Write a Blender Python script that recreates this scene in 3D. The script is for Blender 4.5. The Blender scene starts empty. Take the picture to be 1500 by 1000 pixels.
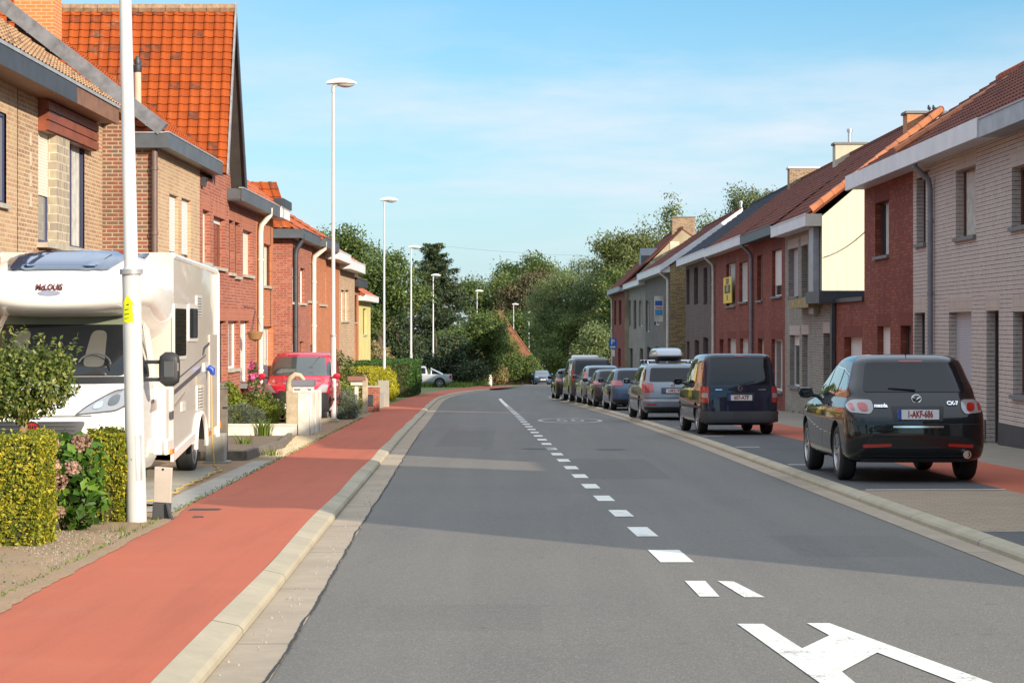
import bpy, bmesh, math, random
import numpy as np
from mathutils import Vector, Matrix
from mathutils.geometry import delaunay_2d_cdt
random.seed(11); rng = np.random.default_rng(11)
R = math.radians
sc = bpy.context.scene
COL = sc.collection
SLOPE = 0.0207                       # the street runs gently downhill away from the camera
def zg(y): return -SLOPE * y

# ------------------------------------------------------------------ mesh helper
class MB:
    def __init__(s): s.v = []; s.f = []; s.m = []; s.uv = {}
    def add(s, vs, fs, mi=0):
        b = len(s.v); s.v += [tuple(v) for v in vs]
        s.f += [tuple(i + b for i in f) for f in fs]; s.m += [mi] * len(fs); return s
    def box(s, x0, x1, y0, y1, z0, z1, mi=0):
        x0, x1 = min(x0, x1), max(x0, x1); y0, y1 = min(y0, y1), max(y0, y1); z0, z1 = min(z0, z1), max(z0, z1)
        v = [(x0,y0,z0),(x1,y0,z0),(x1,y1,z0),(x0,y1,z0),(x0,y0,z1),(x1,y0,z1),(x1,y1,z1),(x0,y1,z1)]
        return s.add(v, [(0,3,2,1),(4,5,6,7),(0,1,5,4),(1,2,6,5),(2,3,7,6),(3,0,4,7)], mi)
    def obox(s, c, ax, ay, az, mi=0):           # oriented box, half vectors
        c, ax, ay, az = Vector(c), Vector(ax), Vector(ay), Vector(az)
        v = [c - ax - ay - az, c + ax - ay - az, c + ax + ay - az, c - ax + ay - az,
             c - ax - ay + az, c + ax - ay + az, c + ax + ay + az, c - ax + ay + az]
        return s.add(v, [(0,3,2,1),(4,5,6,7),(0,1,5,4),(1,2,6,5),(2,3,7,6),(3,0,4,7)], mi)
    def prism(s, poly, axis, a0, a1, mi=0):     # poly in the two other axes
        n = len(poly)
        def mk(p, a): return {'x': (a, p[0], p[1]), 'y': (p[0], a, p[1]), 'z': (p[0], p[1], a)}[axis]
        v = [mk(p, a0) for p in poly] + [mk(p, a1) for p in poly]
        f = [tuple(range(n)), tuple(range(2*n - 1, n - 1, -1))] + [(i, n + i, n + (i+1) % n, (i+1) % n) for i in range(n)]
        return s.add(v, f, mi)
    def cyl(s, p0, p1, r0, r1=None, n=12, caps=True, mi=0):
        return s.tube([p0, p1], [r0, r0 if r1 is None else r1], n, caps, mi)
    def tube(s, pts, r, n=8, caps=True, mi=0):
        pts = [Vector(p) for p in pts]
        if not hasattr(r, '__len__'): r = [r] * len(pts)
        vs = []; up = None
        for i, p in enumerate(pts):
            d = (pts[min(i+1, len(pts)-1)] - pts[max(i-1, 0)]).normalized()
            if up is None:
                up = Vector((0,0,1)) if abs(d.z) < .9 else Vector((0,1,0))
            a = d.cross(up).normalized(); b = a.cross(d).normalized(); up = b
            for k in range(n):
                t = 2 * math.pi * k / n
                vs.append(p + a * math.cos(t) * r[i] + b * math.sin(t) * r[i])
        fs = []
        for i in range(len(pts)-1):
            for k in range(n):
                fs.append((i*n+k, i*n+(k+1) % n, (i+1)*n+(k+1) % n, (i+1)*n+k))
        if caps:
            fs.append(tuple(range(n-1, -1, -1))); fs.append(tuple((len(pts)-1)*n + k for k in range(n)))
        return s.add(vs, fs, mi)
    def lathe(s, prof, n=24, c=(0,0,0), axis='z', mi=0, caps=False):
        vs = []
        for (r, h) in prof:
            for k in range(n):
                t = 2*math.pi*k/n; a, b = r*math.cos(t), r*math.sin(t)
                p = {'z': (a, b, h), 'x': (h, a, b), 'y': (a, h, b)}[axis]
                vs.append((p[0]+c[0], p[1]+c[1], p[2]+c[2]))
        fs = []
        for i in range(len(prof)-1):
            for k in range(n):
                fs.append((i*n+k, i*n+(k+1) % n, (i+1)*n+(k+1) % n, (i+1)*n+k))
        if caps:
            fs.append(tuple(range(n-1, -1, -1))); fs.append(tuple((len(prof)-1)*n+k for k in range(n)))
        return s.add(vs, fs, mi)
    def grid(s, rows, mi=0, close=False):       # rows: list of equal-length point lists
        n = len(rows[0]); vs = [p for r in rows for p in r]; fs = []
        for i in range(len(rows)-1):
            for k in range(n if close else n-1):
                fs.append((i*n+k, i*n+(k+1) % n, (i+1)*n+(k+1) % n, (i+1)*n+k))
        return s.add(vs, fs, mi)
    def build(s, name, mats, parent=None, smooth=False, bevel=0, world=False, fixn=True, angle=40):
        me = bpy.data.meshes.new(name); me.from_pydata(s.v, [], s.f)
        if not isinstance(mats, (list, tuple)): mats = [mats]
        for m in mats: me.materials.append(m)
        if len(mats) > 1: me.polygons.foreach_set('material_index', s.m)
        if fixn:
            bm = bmesh.new(); bm.from_mesh(me); bmesh.ops.recalc_face_normals(bm, faces=bm.faces[:]); bm.to_mesh(me); bm.free()
        if smooth:
            me.polygons.foreach_set('use_smooth', [True]*len(me.polygons))
            if angle < 180: me.set_sharp_from_angle(angle=R(angle))
        me.update()
        o = bpy.data.objects.new(name, me); COL.objects.link(o)
        if parent is not None:
            o.parent = parent
            if world:
                p = parent; off = Vector((0,0,0))
                while p is not None: off += p.location; p = p.parent
                o.location = -off
        if bevel:
            b = o.modifiers.new('bevel', 'BEVEL'); b.width = bevel; b.segments = 2; b.limit_method = 'ANGLE'; b.angle_limit = R(35)
        return o

def empty(name, loc, rz=0, rx=0):
    o = bpy.data.objects.new(name, None); o.empty_display_size = .3
    COL.objects.link(o); o.location = loc; o.rotation_euler = (rx, 0, rz); return o
def tag(o, label, cat, group=None):
    o['label'] = label; o['category'] = cat
    if group: o['group'] = group
    return o
def thing(name, label, cat, loc, rz=0, group=None, rx=0):
    return tag(empty(name, loc, rz, rx), label, cat, group)
def struct(o): o['kind'] = 'structure'; return o
def stuff(o): o['kind'] = 'stuff'; return o
def copy_tree(o, parent=None):
    c = o.copy(); COL.objects.link(c)
    if parent is not None: c.parent = parent
    for ch in list(o.children): copy_tree(ch, c)
    return c
def text_mb(txt, size, extrude=0.002, font_bold=0, shear=0):
    cu = bpy.data.curves.new('t', 'FONT'); cu.body = txt; cu.size = size; cu.extrude = extrude
    cu.align_x = 'CENTER'; cu.align_y = 'CENTER'; cu.offset = font_bold; cu.shear = shear; cu.resolution_u = 2
    o = bpy.data.objects.new('t', cu); COL.objects.link(o)
    dg = bpy.context.evaluated_depsgraph_get(); me = bpy.data.meshes.new_from_object(o.evaluated_get(dg))
    vs = [tuple(v.co) for v in me.vertices]; fs = [tuple(p.vertices) for p in me.polygons]
    bpy.data.objects.remove(o); bpy.data.curves.remove(cu); bpy.data.meshes.remove(me)
    return vs, fs
def put_text(name, txt, size, mat, parent, fn, bold=0, shear=0, sx=1.0, world=False, ext=.001):
    """text laid in (a,b) coordinates, fn(a,b,c)->3D with c the outward depth"""
    vs, fs = text_mb(txt, size, ext, bold, shear); mb = MB()
    mb.add([fn(v[0]*sx, v[1], v[2]) for v in vs], fs)
    return mb.build(name, mat, parent, world=world)

# ------------------------------------------------------------------ materials
def newmat(name):
    m = bpy.data.materials.new(name); m.use_nodes = True; nt = m.node_tree
    b = nt.nodes['Principled BSDF']; return m, nt, b
def N(nt, t, **kw):
    n = nt.nodes.new(t)
    for k, v in kw.items():
        if k in n.inputs: n.inputs[k].default_value = v
        else: setattr(n, k, v)
    return n
def L(nt, a, b): nt.links.new(a, b)
def rgba(c): return (c[0], c[1], c[2], 1)
def math_n(nt, op, a, b=None, c=None):
    n = nt.nodes.new('ShaderNodeMath'); n.operation = op
    for i, x in enumerate((a, b, c)):
        if x is None: continue
        if hasattr(x, 'is_output'): nt.links.new(x, n.inputs[i])
        else: n.inputs[i].default_value = x
    return n.outputs[0]
def mix_c(nt, fac, a, b, mode='MIX'):
    n = nt.nodes.new('ShaderNodeMix'); n.data_type = 'RGBA'; n.blend_type = mode
    for sock, x in ((n.inputs[0], fac), (n.inputs[6], a), (n.inputs[7], b)):
        if hasattr(x, 'is_output'): nt.links.new(x, sock)
        else: sock.default_value = x if isinstance(x, (int, float)) else rgba(x)
    return n.outputs[2]
def noise(nt, vec, scale, detail=4, rough=.55):
    n = nt.nodes.new('ShaderNodeTexNoise'); n.inputs['Scale'].default_value = scale
    n.inputs['Detail'].default_value = detail; n.inputs['Roughness'].default_value = rough
    if vec is not None: nt.links.new(vec, n.inputs['Vector'])
    return n.outputs['Fac']
def ramp(nt, fac, a, b):                 # smooth remap a..b -> 0..1
    n = nt.nodes.new('ShaderNodeMapRange'); n.inputs[1].default_value = a; n.inputs[2].default_value = b
    nt.links.new(fac, n.inputs[0]); return n.outputs[0]
def bump(nt, b, h, strength=.3, dist=.01):
    n = nt.nodes.new('ShaderNodeBump'); n.inputs['Strength'].default_value = strength; n.inputs['Distance'].default_value = dist
    nt.links.new(h, n.inputs['Height']); nt.links.new(n.outputs[0], b.inputs['Normal'])
def pos(nt): return nt.nodes.new('ShaderNodeNewGeometry').outputs['Position']

def plain(name, c, rough=.6, metal=0, var=.15, scale=3, bmp=0, bscale=40, coat=0, spec=.5, c2=None, obj=False):
    m, nt, b = newmat(name)
    v = nt.nodes.new('ShaderNodeTexCoord').outputs['Object'] if obj else pos(nt)
    c2 = c2 or tuple(x*(1-var) for x in c)
    n1 = noise(nt, v, scale, 5); L(nt, mix_c(nt, ramp(nt, n1, .35, .68), c, c2), b.inputs['Base Color'])
    b.inputs['Roughness'].default_value = rough; b.inputs['Metallic'].default_value = metal
    b.inputs['Coat Weight'].default_value = coat; b.inputs['Coat Roughness'].default_value = .03
    b.inputs['Specular IOR Level'].default_value = spec
    if bmp: bump(nt, b, noise(nt, v, bscale, 3), bmp, .01)
    return m

def brick(name, c1, c2, mortar, row=.077, bw=.23, ms=.012, stripe=False, dirt=.25, c3=None, soldier=False, rough=.85):
    m, nt, b = newmat(name)
    g = nt.nodes.new('ShaderNodeNewGeometry'); sp = nt.nodes.new('ShaderNodeSeparateXYZ'); L(nt, g.outputs['Position'], sp.inputs[0])
    sn = nt.nodes.new('ShaderNodeSeparateXYZ'); L(nt, g.outputs['True Normal'], sn.inputs[0])
    k = math_n(nt, 'GREATER_THAN', math_n(nt, 'ABSOLUTE', sn.outputs[0]), .6)
    mx = nt.nodes.new('ShaderNodeMix'); mx.data_type = 'FLOAT'; L(nt, k, mx.inputs[0]); L(nt, sp.outputs[0], mx.inputs[2]); L(nt, sp.outputs[1], mx.inputs[3])
    u = mx.outputs[0]; z = sp.outputs[2]
    cb = nt.nodes.new('ShaderNodeCombineXYZ')
    if soldier: L(nt, z, cb.inputs[0]); L(nt, u, cb.inputs[1])
    else: L(nt, u, cb.inputs[0]); L(nt, z, cb.inputs[1])
    bt = nt.nodes.new('ShaderNodeTexBrick'); L(nt, cb.outputs[0], bt.inputs['Vector'])
    bt.inputs['Scale'].default_value = 1; bt.inputs['Brick Width'].default_value = bw; bt.inputs['Row Height'].default_value = row
    bt.inputs['Mortar Size'].default_value = ms; bt.inputs['Mortar Smooth'].default_value = .15
    bt.inputs['Color1'].default_value = rgba(c1); bt.inputs['Color2'].default_value = rgba(c2)
    bt.inputs['Mortar'].default_value = rgba(c1 if stripe else mortar)
    col = bt.outputs['Color']; fac = bt.outputs['Fac']
    if c3:                                # odd dark or burnt bricks
        wn = nt.nodes.new('ShaderNodeTexWhiteNoise'); wn.noise_dimensions = '2D'
        row_i = math_n(nt, 'FLOOR', math_n(nt, 'DIVIDE', z, row))
        off = math_n(nt, 'MULTIPLY', math_n(nt, 'MODULO', math_n(nt, 'ABSOLUTE', row_i), 2.0), .5)
        ui = math_n(nt, 'FLOOR', math_n(nt, 'SUBTRACT', math_n(nt, 'DIVIDE', u, bw), off))
        c = nt.nodes.new('ShaderNodeCombineXYZ'); L(nt, ui, c.inputs[0]); L(nt, row_i, c.inputs[1]); L(nt, c.outputs[0], wn.inputs[0])
        sel = math_n(nt, 'MULTIPLY', math_n(nt, 'GREATER_THAN', wn.outputs[0], .68), math_n(nt, 'SUBTRACT', 1.0, fac))
        col = mix_c(nt, sel, col, c3)
    if stripe:
        fr = math_n(nt, 'FRACT', math_n(nt, 'DIVIDE', z, row))
        fac = math_n(nt, 'LESS_THAN', math_n(nt, 'ABSOLUTE', math_n(nt, 'SUBTRACT', fr, .5)), ms/row*.5)
        v2 = math_n(nt, 'MULTIPLY', bt.outputs['Fac'], .35)
        col = mix_c(nt, v2, col, mortar); col = mix_c(nt, fac, col, mortar)
    n1 = noise(nt, g.outputs['Position'], .55, 6, .65); n2 = noise(nt, g.outputs['Position'], 9, 3)
    col = mix_c(nt, math_n(nt, 'MULTIPLY', ramp(nt, n1, .45, .75), dirt), col, tuple(x*.42 for x in c1))
    col = mix_c(nt, math_n(nt, 'MULTIPLY', ramp(nt, n2, .4, .8), .35), col, tuple(min(1, x*1.25) for x in c2))
    ms_ = nt.nodes.new('ShaderNodeMapping'); ms_.inputs['Scale'].default_value = (2.6, 2.6, .22); L(nt, g.outputs['Position'], ms_.inputs[0])
    stk = noise(nt, ms_.outputs[0], 1.3, 5, .65); col = mix_c(nt, math_n(nt, 'MULTIPLY', ramp(nt, stk, .52, .74), dirt*.9), col, tuple(x*.5 for x in c2))   # rain streaks
    L(nt, col, b.inputs['Base Color']); b.inputs['Roughness'].default_value = rough; b.inputs['Specular IOR Level'].default_value = .25
    bump(nt, b, math_n(nt, 'ADD', math_n(nt, 'SUBTRACT', 1.0, fac), math_n(nt, 'MULTIPLY', n2, .3)), .6, .008)
    return m

def tilemat(name, c1, c2, c3, moss=.3, mosscol=(.16,.14,.09), rough=.75):
    m, nt, b = newmat(name)
    uv = nt.nodes.new('ShaderNodeUVMap'); uv.uv_map = 'UVMap'
    fl = nt.nodes.new('ShaderNodeVectorMath'); fl.operation = 'FLOOR'; L(nt, uv.outputs[0], fl.inputs[0])
    wn = nt.nodes.new('ShaderNodeTexWhiteNoise'); wn.noise_dimensions = '3D'; L(nt, fl.outputs[0], wn.inputs[0])
    col = mix_c(nt, wn.outputs[0], c1, c2); p = pos(nt)
    dk = math_n(nt, 'MULTIPLY', math_n(nt, 'GREATER_THAN', wn.outputs[0], .86), ramp(nt, noise(nt, p, 7, 4), .38, .6))
    col = mix_c(nt, dk, col, c3)
    ms = ramp(nt, noise(nt, p, 1.1, 8, .7), .56, .72); ms2 = ramp(nt, noise(nt, p, 14, 4, .7), .45, .65)
    col = mix_c(nt, math_n(nt, 'MULTIPLY', math_n(nt, 'MULTIPLY', ms, ms2), moss), col, mosscol)
    col = mix_c(nt, math_n(nt, 'MULTIPLY', ramp(nt, noise(nt, p, 30, 3), .6, .75), .25), col, tuple(x*.5 for x in c1))
    L(nt, col, b.inputs['Base Color']); b.inputs['Roughness'].default_value = rough; b.inputs['Specular IOR Level'].default_value = .15
    bump(nt, b, noise(nt, p, 60, 3), .2, .004); return m

def leafmat(name, cs, trans=.35, rough=.5):
    """cs: list of (threshold, colour) over the per-leaf random number"""
    m, nt, b = newmat(name)
    at = nt.nodes.new('ShaderNodeAttribute'); at.attribute_name = 'rnd'
    cr = nt.nodes.new('ShaderNodeValToRGB'); L(nt, at.outputs['Fac'], cr.inputs[0])
    els = cr.color_ramp.elements
    while len(els) < len(cs): els.new(.5)
    for e, (t, c) in zip(els, cs): e.position = t; e.color = rgba(c)
    L(nt, cr.outputs[0], b.inputs['Base Color']); b.inputs['Roughness'].default_value = rough; b.inputs['Specular IOR Level'].default_value = .3
    tr = nt.nodes.new('ShaderNodeBsdfTranslucent'); L(nt, cr.outputs[0], tr.inputs[0])
    mx = nt.nodes.new('ShaderNodeMixShader'); mx.inputs[0].default_value = trans
    L(nt, b.outputs[0], mx.inputs[1]); L(nt, tr.outputs[0], mx.inputs[2])
    L(nt, mx.outputs[0], nt.nodes['Material Output'].inputs[0]); return m

def glassmat(name, c=(.02,.025,.03), rough=.03, spec=.8, coat=0):
    m, nt, b = newmat(name); b.inputs['Base Color'].default_value = rgba(c); b.inputs['Roughness'].default_value = rough
    b.inputs['Specular IOR Level'].default_value = spec; b.inputs['Coat Weight'].default_value = coat; return m
def seeglass(name, tint=(.75,.82,.8), refl=.12, trans=.8):
    m, nt, b = newmat(name)
    t = nt.nodes.new('ShaderNodeBsdfTransparent'); t.inputs[0].default_value = rgba(tint)
    g = nt.nodes.new('ShaderNodeBsdfGlossy'); g.inputs['Roughness'].default_value = .02
    lw = nt.nodes.new('ShaderNodeFresnel'); lw.inputs[0].default_value = 1.5
    mx = nt.nodes.new('ShaderNodeMixShader')
    L(nt, math_n(nt, 'ADD', lw.outputs[0], refl), mx.inputs[0]); L(nt, t.outputs[0], mx.inputs[1]); L(nt, g.outputs[0], mx.inputs[2])
    L(nt, mx.outputs[0], nt.nodes['Material Output'].inputs[0]); return m
def carpaint(name, c, flake=0, rough=.35):
    m, nt, b = newmat(name); b.inputs['Base Color'].default_value = rgba(c); b.inputs['Roughness'].default_value = rough
    b.inputs['Metallic'].default_value = flake; b.inputs['Coat Weight'].default_value = 1; b.inputs['Coat Roughness'].default_value = .02
    v = nt.nodes.new('ShaderNodeTexCoord').outputs['Object']
    b.inputs['Specular IOR Level'].default_value = .15; n1 = noise(nt, v, 2.5, 5); b.inputs['Coat IOR'].default_value = 1.5
    L(nt, ramp(nt, n1, -1.5, 2.5), b.inputs['Roughness']); return m

# ------------------------------------------------------------------ leaves
def leaf_mesh(name, P, size, mat, parent=None, dirs=None, aspect=.5, jitter=.35, world=True, spread=1.0, droop=0, along=False):
    """one mesh of bent diamond leaves at points P; dirs = outward directions"""
    P = np.asarray(P, float); n = len(P)
    d = rng.normal(size=(n,3))
    if dirs is not None: d = d*spread*.6 + np.asarray(dirs)*.8
    if along:
        d[:,2] -= droop; d /= np.linalg.norm(d, axis=1, keepdims=True) + 1e-9
        t = rng.normal(size=(n,3)); t -= (t*d).sum(1, keepdims=True)*d; t /= np.linalg.norm(t, axis=1, keepdims=True) + 1e-9
        nn = np.cross(d, t)
    else:                                # blade faces outwards, pointing any way (or hanging)
        nn = d / (np.linalg.norm(d, axis=1, keepdims=True) + 1e-9)
        d = rng.normal(size=(n,3)); d[:,2] -= droop*1.5; d -= (d*nn).sum(1, keepdims=True)*nn; d /= np.linalg.norm(d, axis=1, keepdims=True) + 1e-9
        t = np.cross(nn, d)
    s = size*(1 + jitter*rng.uniform(-1, 1, size=(n,1))); w = s*aspect
    # leaf lies along d, width along t, folded a little along the rib
    a = P - d*s*.5; c = P + d*s*.5; l = P + t*w*.5 + nn*w*.15; r = P - t*w*.5 + nn*w*.15
    V = np.stack([a, l, c, r], 1).reshape(-1, 3)
    if parent is not None and world:
        off = np.array([0.,0,0]); p = parent
        while p is not None: off += np.array(p.location); p = p.parent
        V = V - off
    me = bpy.data.meshes.new(name); me.vertices.add(4*n); me.vertices.foreach_set('co', V.ravel())
    idx = np.arange(4*n).reshape(n, 4); F = np.stack([idx[:,[0,1,2]], idx[:,[0,2,3]]], 1).reshape(-1, 3)
    me.loops.add(6*n); me.loops.foreach_set('vertex_index', F.ravel().astype(np.int32))
    me.polygons.add(2*n); me.polygons.foreach_set('loop_start', np.arange(0, 6*n, 3, dtype=np.int32))
    me.update(calc_edges=True)
    at = me.attributes.new('rnd', 'FLOAT', 'FACE'); at.data.foreach_set('value', np.repeat(rng.random(n), 2).astype(np.float32))
    me.materials.append(mat)
    o = bpy.data.objects.new(name, me); COL.objects.link(o)
    if parent is not None: o.parent = parent
    return o
def blob_points(blobs, n, shell=.55):
    """points in a union of ellipsoids (cx,cy,cz,rx,ry,rz), crowded towards their skins; returns points and outward directions"""
    w = np.array([b[3]*b[4]+b[4]*b[5]+b[3]*b[5] for b in blobs]); w /= w.sum()
    k = rng.choice(len(blobs), n, p=w); B = np.array(blobs)[k]
    d = rng.normal(size=(n,3)); d /= np.linalg.norm(d, axis=1, keepdims=True)
    r = shell + (1-shell)*rng.random((n,1))**.6
    r *= 1 + .16*np.sin(d[:,[0]]*7 + k[:,None]*1.7)*np.cos(d[:,[2]]*6 + k[:,None])
    return B[:, :3] + d*r*B[:, 3:6], d
# ================================================================== plan of the street
def curve(pts, sm=4.0):
    xs = np.array([p[0] for p in pts], float); ys = np.array([p[1] for p in pts], float)
    dd = np.arange(-30, 420, .5); yy = np.interp(dd, xs, ys)
    k = np.exp(-.5*(np.arange(-30, 31)*.5/sm)**2); k /= k.sum()
    yp = np.concatenate([np.full(30, yy[0]), yy, np.full(30, yy[-1])])
    ys2 = np.convolve(yp, k, 'valid')
    return lambda d: float(np.interp(d, dd, ys2))
LE = curve([(-30,-1.0),(10,-1.16),(15,-1.36),(21.5,-1.53),(30,-1.74),(35.5,-1.88),(47,-2.18),(67,-2.62),(90,-3.15),(105,-3.42),(120,-3.3),(138,-2.6),(150,-1.3),(160,-.1),(170,.6),(210,1.3),(260,4),(300,6),(420,12)])
RE = curve([(-30,4.1),(17,3.86),(25,3.8),(43,3.72),(65,3.35),(85,2.78),(104,2.15),(114,1.95),(120,2.3),(126,3.9),(140,5.4),(170,6.2),(210,6.6),(260,9.2),(300,11.6),(420,20)], 2.5)
RK = curve([(-30,4.25),(17,4.1),(43,3.98),(65,3.6),(85,3.02),(104,2.38),(112,2.2),(118,2.4),(124,4.1),(140,5.7),(170,6.5),(420,20)], 2.5)   # front of the right kerb
CL = curve([(-30,2.0),(17,1.36),(22,1.15),(29.6,.99),(47,.62),(70,.15),(90,-.3),(106,-.64)])
PO = curve([(-30,-3.1),(13,-3.28),(20.3,-3.45),(28,-3.67),(37.6,-3.9),(44,-4.06),(60,-4.44),(72,-4.8),(96,-5.3),(123,-5.35),(140,-5.0),(160,-3.5),(420,8)])
def ribbon(mb, fa, fb, d0, d1, za, zb, step=1.0, cols=1):
    n = int((d1-d0)/step)+1; rows = []
    for i in range(n+1):
        d = d0+(d1-d0)*i/n; a, b = fa(d), fb(d)
        rows.append([(a+(b-a)*k/cols, d, zg(d)+za+(zb-za)*k/cols) for k in range(cols+1)])
    return mb.grid(rows)
off = lambda f, o: (lambda d: f(d)+o)

# ---- materials of the ground
def asphalt(name, c, c2, agg=.5, oil=0):
    m, nt, b = newmat(name); p = pos(nt)
    v = nt.nodes.new('ShaderNodeTexVoronoi'); v.inputs['Scale'].default_value = 70; L(nt, p, v.inputs['Vector'])
    n1 = noise(nt, p, .35, 6, .6); n2 = noise(nt, p, 160, 2); n3 = noise(nt, p, 5, 5, .7)
    mp = nt.nodes.new('ShaderNodeMapping'); mp.inputs['Scale'].default_value = (1.4, .05, 1); L(nt, p, mp.inputs[0])
    tr = noise(nt, mp.outputs[0], 1.2, 3)              # worn tracks along the street
    col = mix_c(nt, ramp(nt, n1, .3, .7), c, c2)
    col = mix_c(nt, math_n(nt, 'MULTIPLY', ramp(nt, tr, .4, .62), .4), col, tuple(x*1.22 for x in c))
    col = mix_c(nt, math_n(nt, 'MULTIPLY', ramp(nt, v.outputs['Color'], .55, 1.0), agg), col, tuple(min(1, x*1.9) for x in c))
    col = mix_c(nt, math_n(nt, 'MULTIPLY', ramp(nt, n2, .5, .75), .5), col, tuple(x*.45 for x in c))
    col = mix_c(nt, math_n(nt, 'MULTIPLY', ramp(nt, n3, .58, .75), .22), col, tuple(x*.6 for x in c))
    sp = nt.nodes.new('ShaderNodeSeparateXYZ'); L(nt, p, sp.inputs[0])
    for (x0, x1, y0, y1, k_) in ((.9,2.3,29,35.5,.80),(-1.6,-.4,41,52,.86),(2.4,3.6,17,19.2,.88),(-.9,.2,12.2,13.6,.93)):   # older repair patches
        e = .02; ix = math_n(nt, 'MULTIPLY', ramp(nt, sp.outputs[0], x0, x0+e), ramp(nt, sp.outputs[0], x1, x1-e)); iy = math_n(nt, 'MULTIPLY', ramp(nt, sp.outputs[1], y0, y0+e), ramp(nt, sp.outputs[1], y1, y1-e))
        col = mix_c(nt, math_n(nt, 'MULTIPLY', math_n(nt, 'MULTIPLY', ix, iy), 1-k_), col, (.02,.02,.02))
    dr = nt.nodes.new('ShaderNodeTexNoise'); dr.inputs['Scale'].default_value = .9; dr.inputs['Detail'].default_value = 2; L(nt, p, dr.inputs['Vector'])
    spot = math_n(nt, 'MULTIPLY', math_n(nt, 'GREATER_THAN', noise(nt, p, 6.5, 2), .70), .35); col = mix_c(nt, spot, col, tuple(x*.5 for x in c))
    L(nt, col, b.inputs['Base Color']); b.inputs['Roughness'].default_value = .8; b.inputs['Specular IOR Level'].default_value = .3
    bump(nt, b, math_n(nt, 'ADD', v.outputs['Distance'], n2), .55, .006); return m
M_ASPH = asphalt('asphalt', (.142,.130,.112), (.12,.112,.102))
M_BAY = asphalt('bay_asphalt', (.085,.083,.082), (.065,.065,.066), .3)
def redpath(name, c, c2):
    m, nt, b = newmat(name); p = pos(nt)
    n1 = noise(nt, p, .45, 6, .65); n2 = noise(nt, p, 90, 2); n3 = noise(nt, p, 3.2, 6, .7); n4 = noise(nt, p, 14, 2)
    col = mix_c(nt, ramp(nt, n1, .35, .7), c, c2)
    col = mix_c(nt, math_n(nt, 'MULTIPLY', ramp(nt, n2, .4, .8), .5), col, tuple(min(1, x*1.35) for x in c))
    col = mix_c(nt, math_n(nt, 'MULTIPLY', ramp(nt, n3, .55, .78), .3), col, (.32,.11,.06))
    col = mix_c(nt, math_n(nt, 'MULTIPLY', ramp(nt, n4, .72, .78), .6), col, (.14,.08,.06))
    mp = nt.nodes.new('ShaderNodeMapping'); mp.inputs['Scale'].default_value = (2.2, .10, 1); mp.inputs['Rotation'].default_value = (0,0,R(-3)); L(nt, p, mp.inputs[0])
    st = noise(nt, mp.outputs[0], 2.2, 5, .6); col = mix_c(nt, math_n(nt, 'MULTIPLY', ramp(nt, st, .5, .72), .34), col, tuple(x*.62 for x in c))
    n5 = noise(nt, p, 1.1, 3, .5); col = mix_c(nt, math_n(nt, 'MULTIPLY', ramp(nt, n5, .55, .7), .22), col, (.40,.125,.065))
    vo = nt.nodes.new('ShaderNodeTexVoronoi'); vo.feature = 'DISTANCE_TO_EDGE'; vo.inputs['Scale'].default_value = .42; L(nt, mix_c(nt, .06, p, n3) if False else p, vo.inputs['Vector'])
    L(nt, col, b.inputs['Base Color']); b.inputs['Roughness'].default_value = .85; bump(nt, b, n2, .4, .005); return m
M_RED = redpath('red_path', (.385,.082,.033), (.325,.076,.033))
def concrete(name, c, joint=0, vdir=1):
    m, nt, b = newmat(name); p = pos(nt)
    n1 = noise(nt, p, 1.2, 6, .7); n2 = noise(nt, p, 120, 2); n3 = noise(nt, p, 9, 4)
    col = mix_c(nt, ramp(nt, n1, .35, .7), c, tuple(x*.68 for x in c))
    col = mix_c(nt, math_n(nt, 'MULTIPLY', ramp(nt, n3, .5, .75), .35), col, tuple(x*.55 for x in c))
    col = mix_c(nt, math_n(nt, 'MULTIPLY', n2, .35), col, tuple(min(1, x*1.35) for x in c))
    if joint:
        sp = nt.nodes.new('ShaderNodeSeparateXYZ'); L(nt, p, sp.inputs[0])
        fr = math_n(nt, 'FRACT', math_n(nt, 'DIVIDE', math_n(nt, 'ADD', sp.outputs[vdir], math_n(nt, 'MULTIPLY', n3, .03)), joint))
        col = mix_c(nt, math_n(nt, 'LESS_THAN', fr, .018/joint), col, (.05,.045,.035))
    L(nt, col, b.inputs['Base Color']); b.inputs['Roughness'].default_value = .9; bump(nt, b, n2, .35, .004); return m
M_KERB = concrete('kerb_concrete', (.36,.31,.22), 3.0)
M_GUT = concrete('gutter_concrete', (.33,.265,.19), 2.9)
M_CONC = concrete('grey_concrete', (.32,.3,.26))
M_SLAB = concrete('drive_slab', (.30,.27,.21), 1.5)
def paver(name, c1, c2, mort, bw=.22, rh=.11):
    m, nt, b = newmat(name); p = pos(nt)
    bt = nt.nodes.new('ShaderNodeTexBrick'); L(nt, p, bt.inputs['Vector']); bt.inputs['Scale'].default_value = 1
    bt.inputs['Brick Width'].default_value = bw; bt.inputs['Row Height'].default_value = rh; bt.inputs['Mortar Size'].default_value = .006
    bt.inputs['Color1'].default_value = rgba(c1); bt.inputs['Color2'].default_value = rgba(c2); bt.inputs['Mortar'].default_value = rgba(mort)
    n1 = noise(nt, p, .8, 5, .7); n2 = noise(nt, p, 60, 2)
    col = mix_c(nt, math_n(nt, 'MULTIPLY', ramp(nt, n1, .4, .7), .45), bt.outputs['Color'], tuple(x*.5 for x in c1))
    col = mix_c(nt, math_n(nt, 'MULTIPLY', n2, .3), col, tuple(min(1, x*1.4) for x in c2))
    L(nt, col, b.inputs['Base Color']); b.inputs['Roughness'].default_value = .85
    bump(nt, b, math_n(nt, 'SUBTRACT', 1.0, bt.outputs['Fac']), .5, .006); return m
M_PAVE = paver('tan_pavers', (.31,.235,.15), (.245,.18,.12), (.09,.07,.05))
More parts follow.
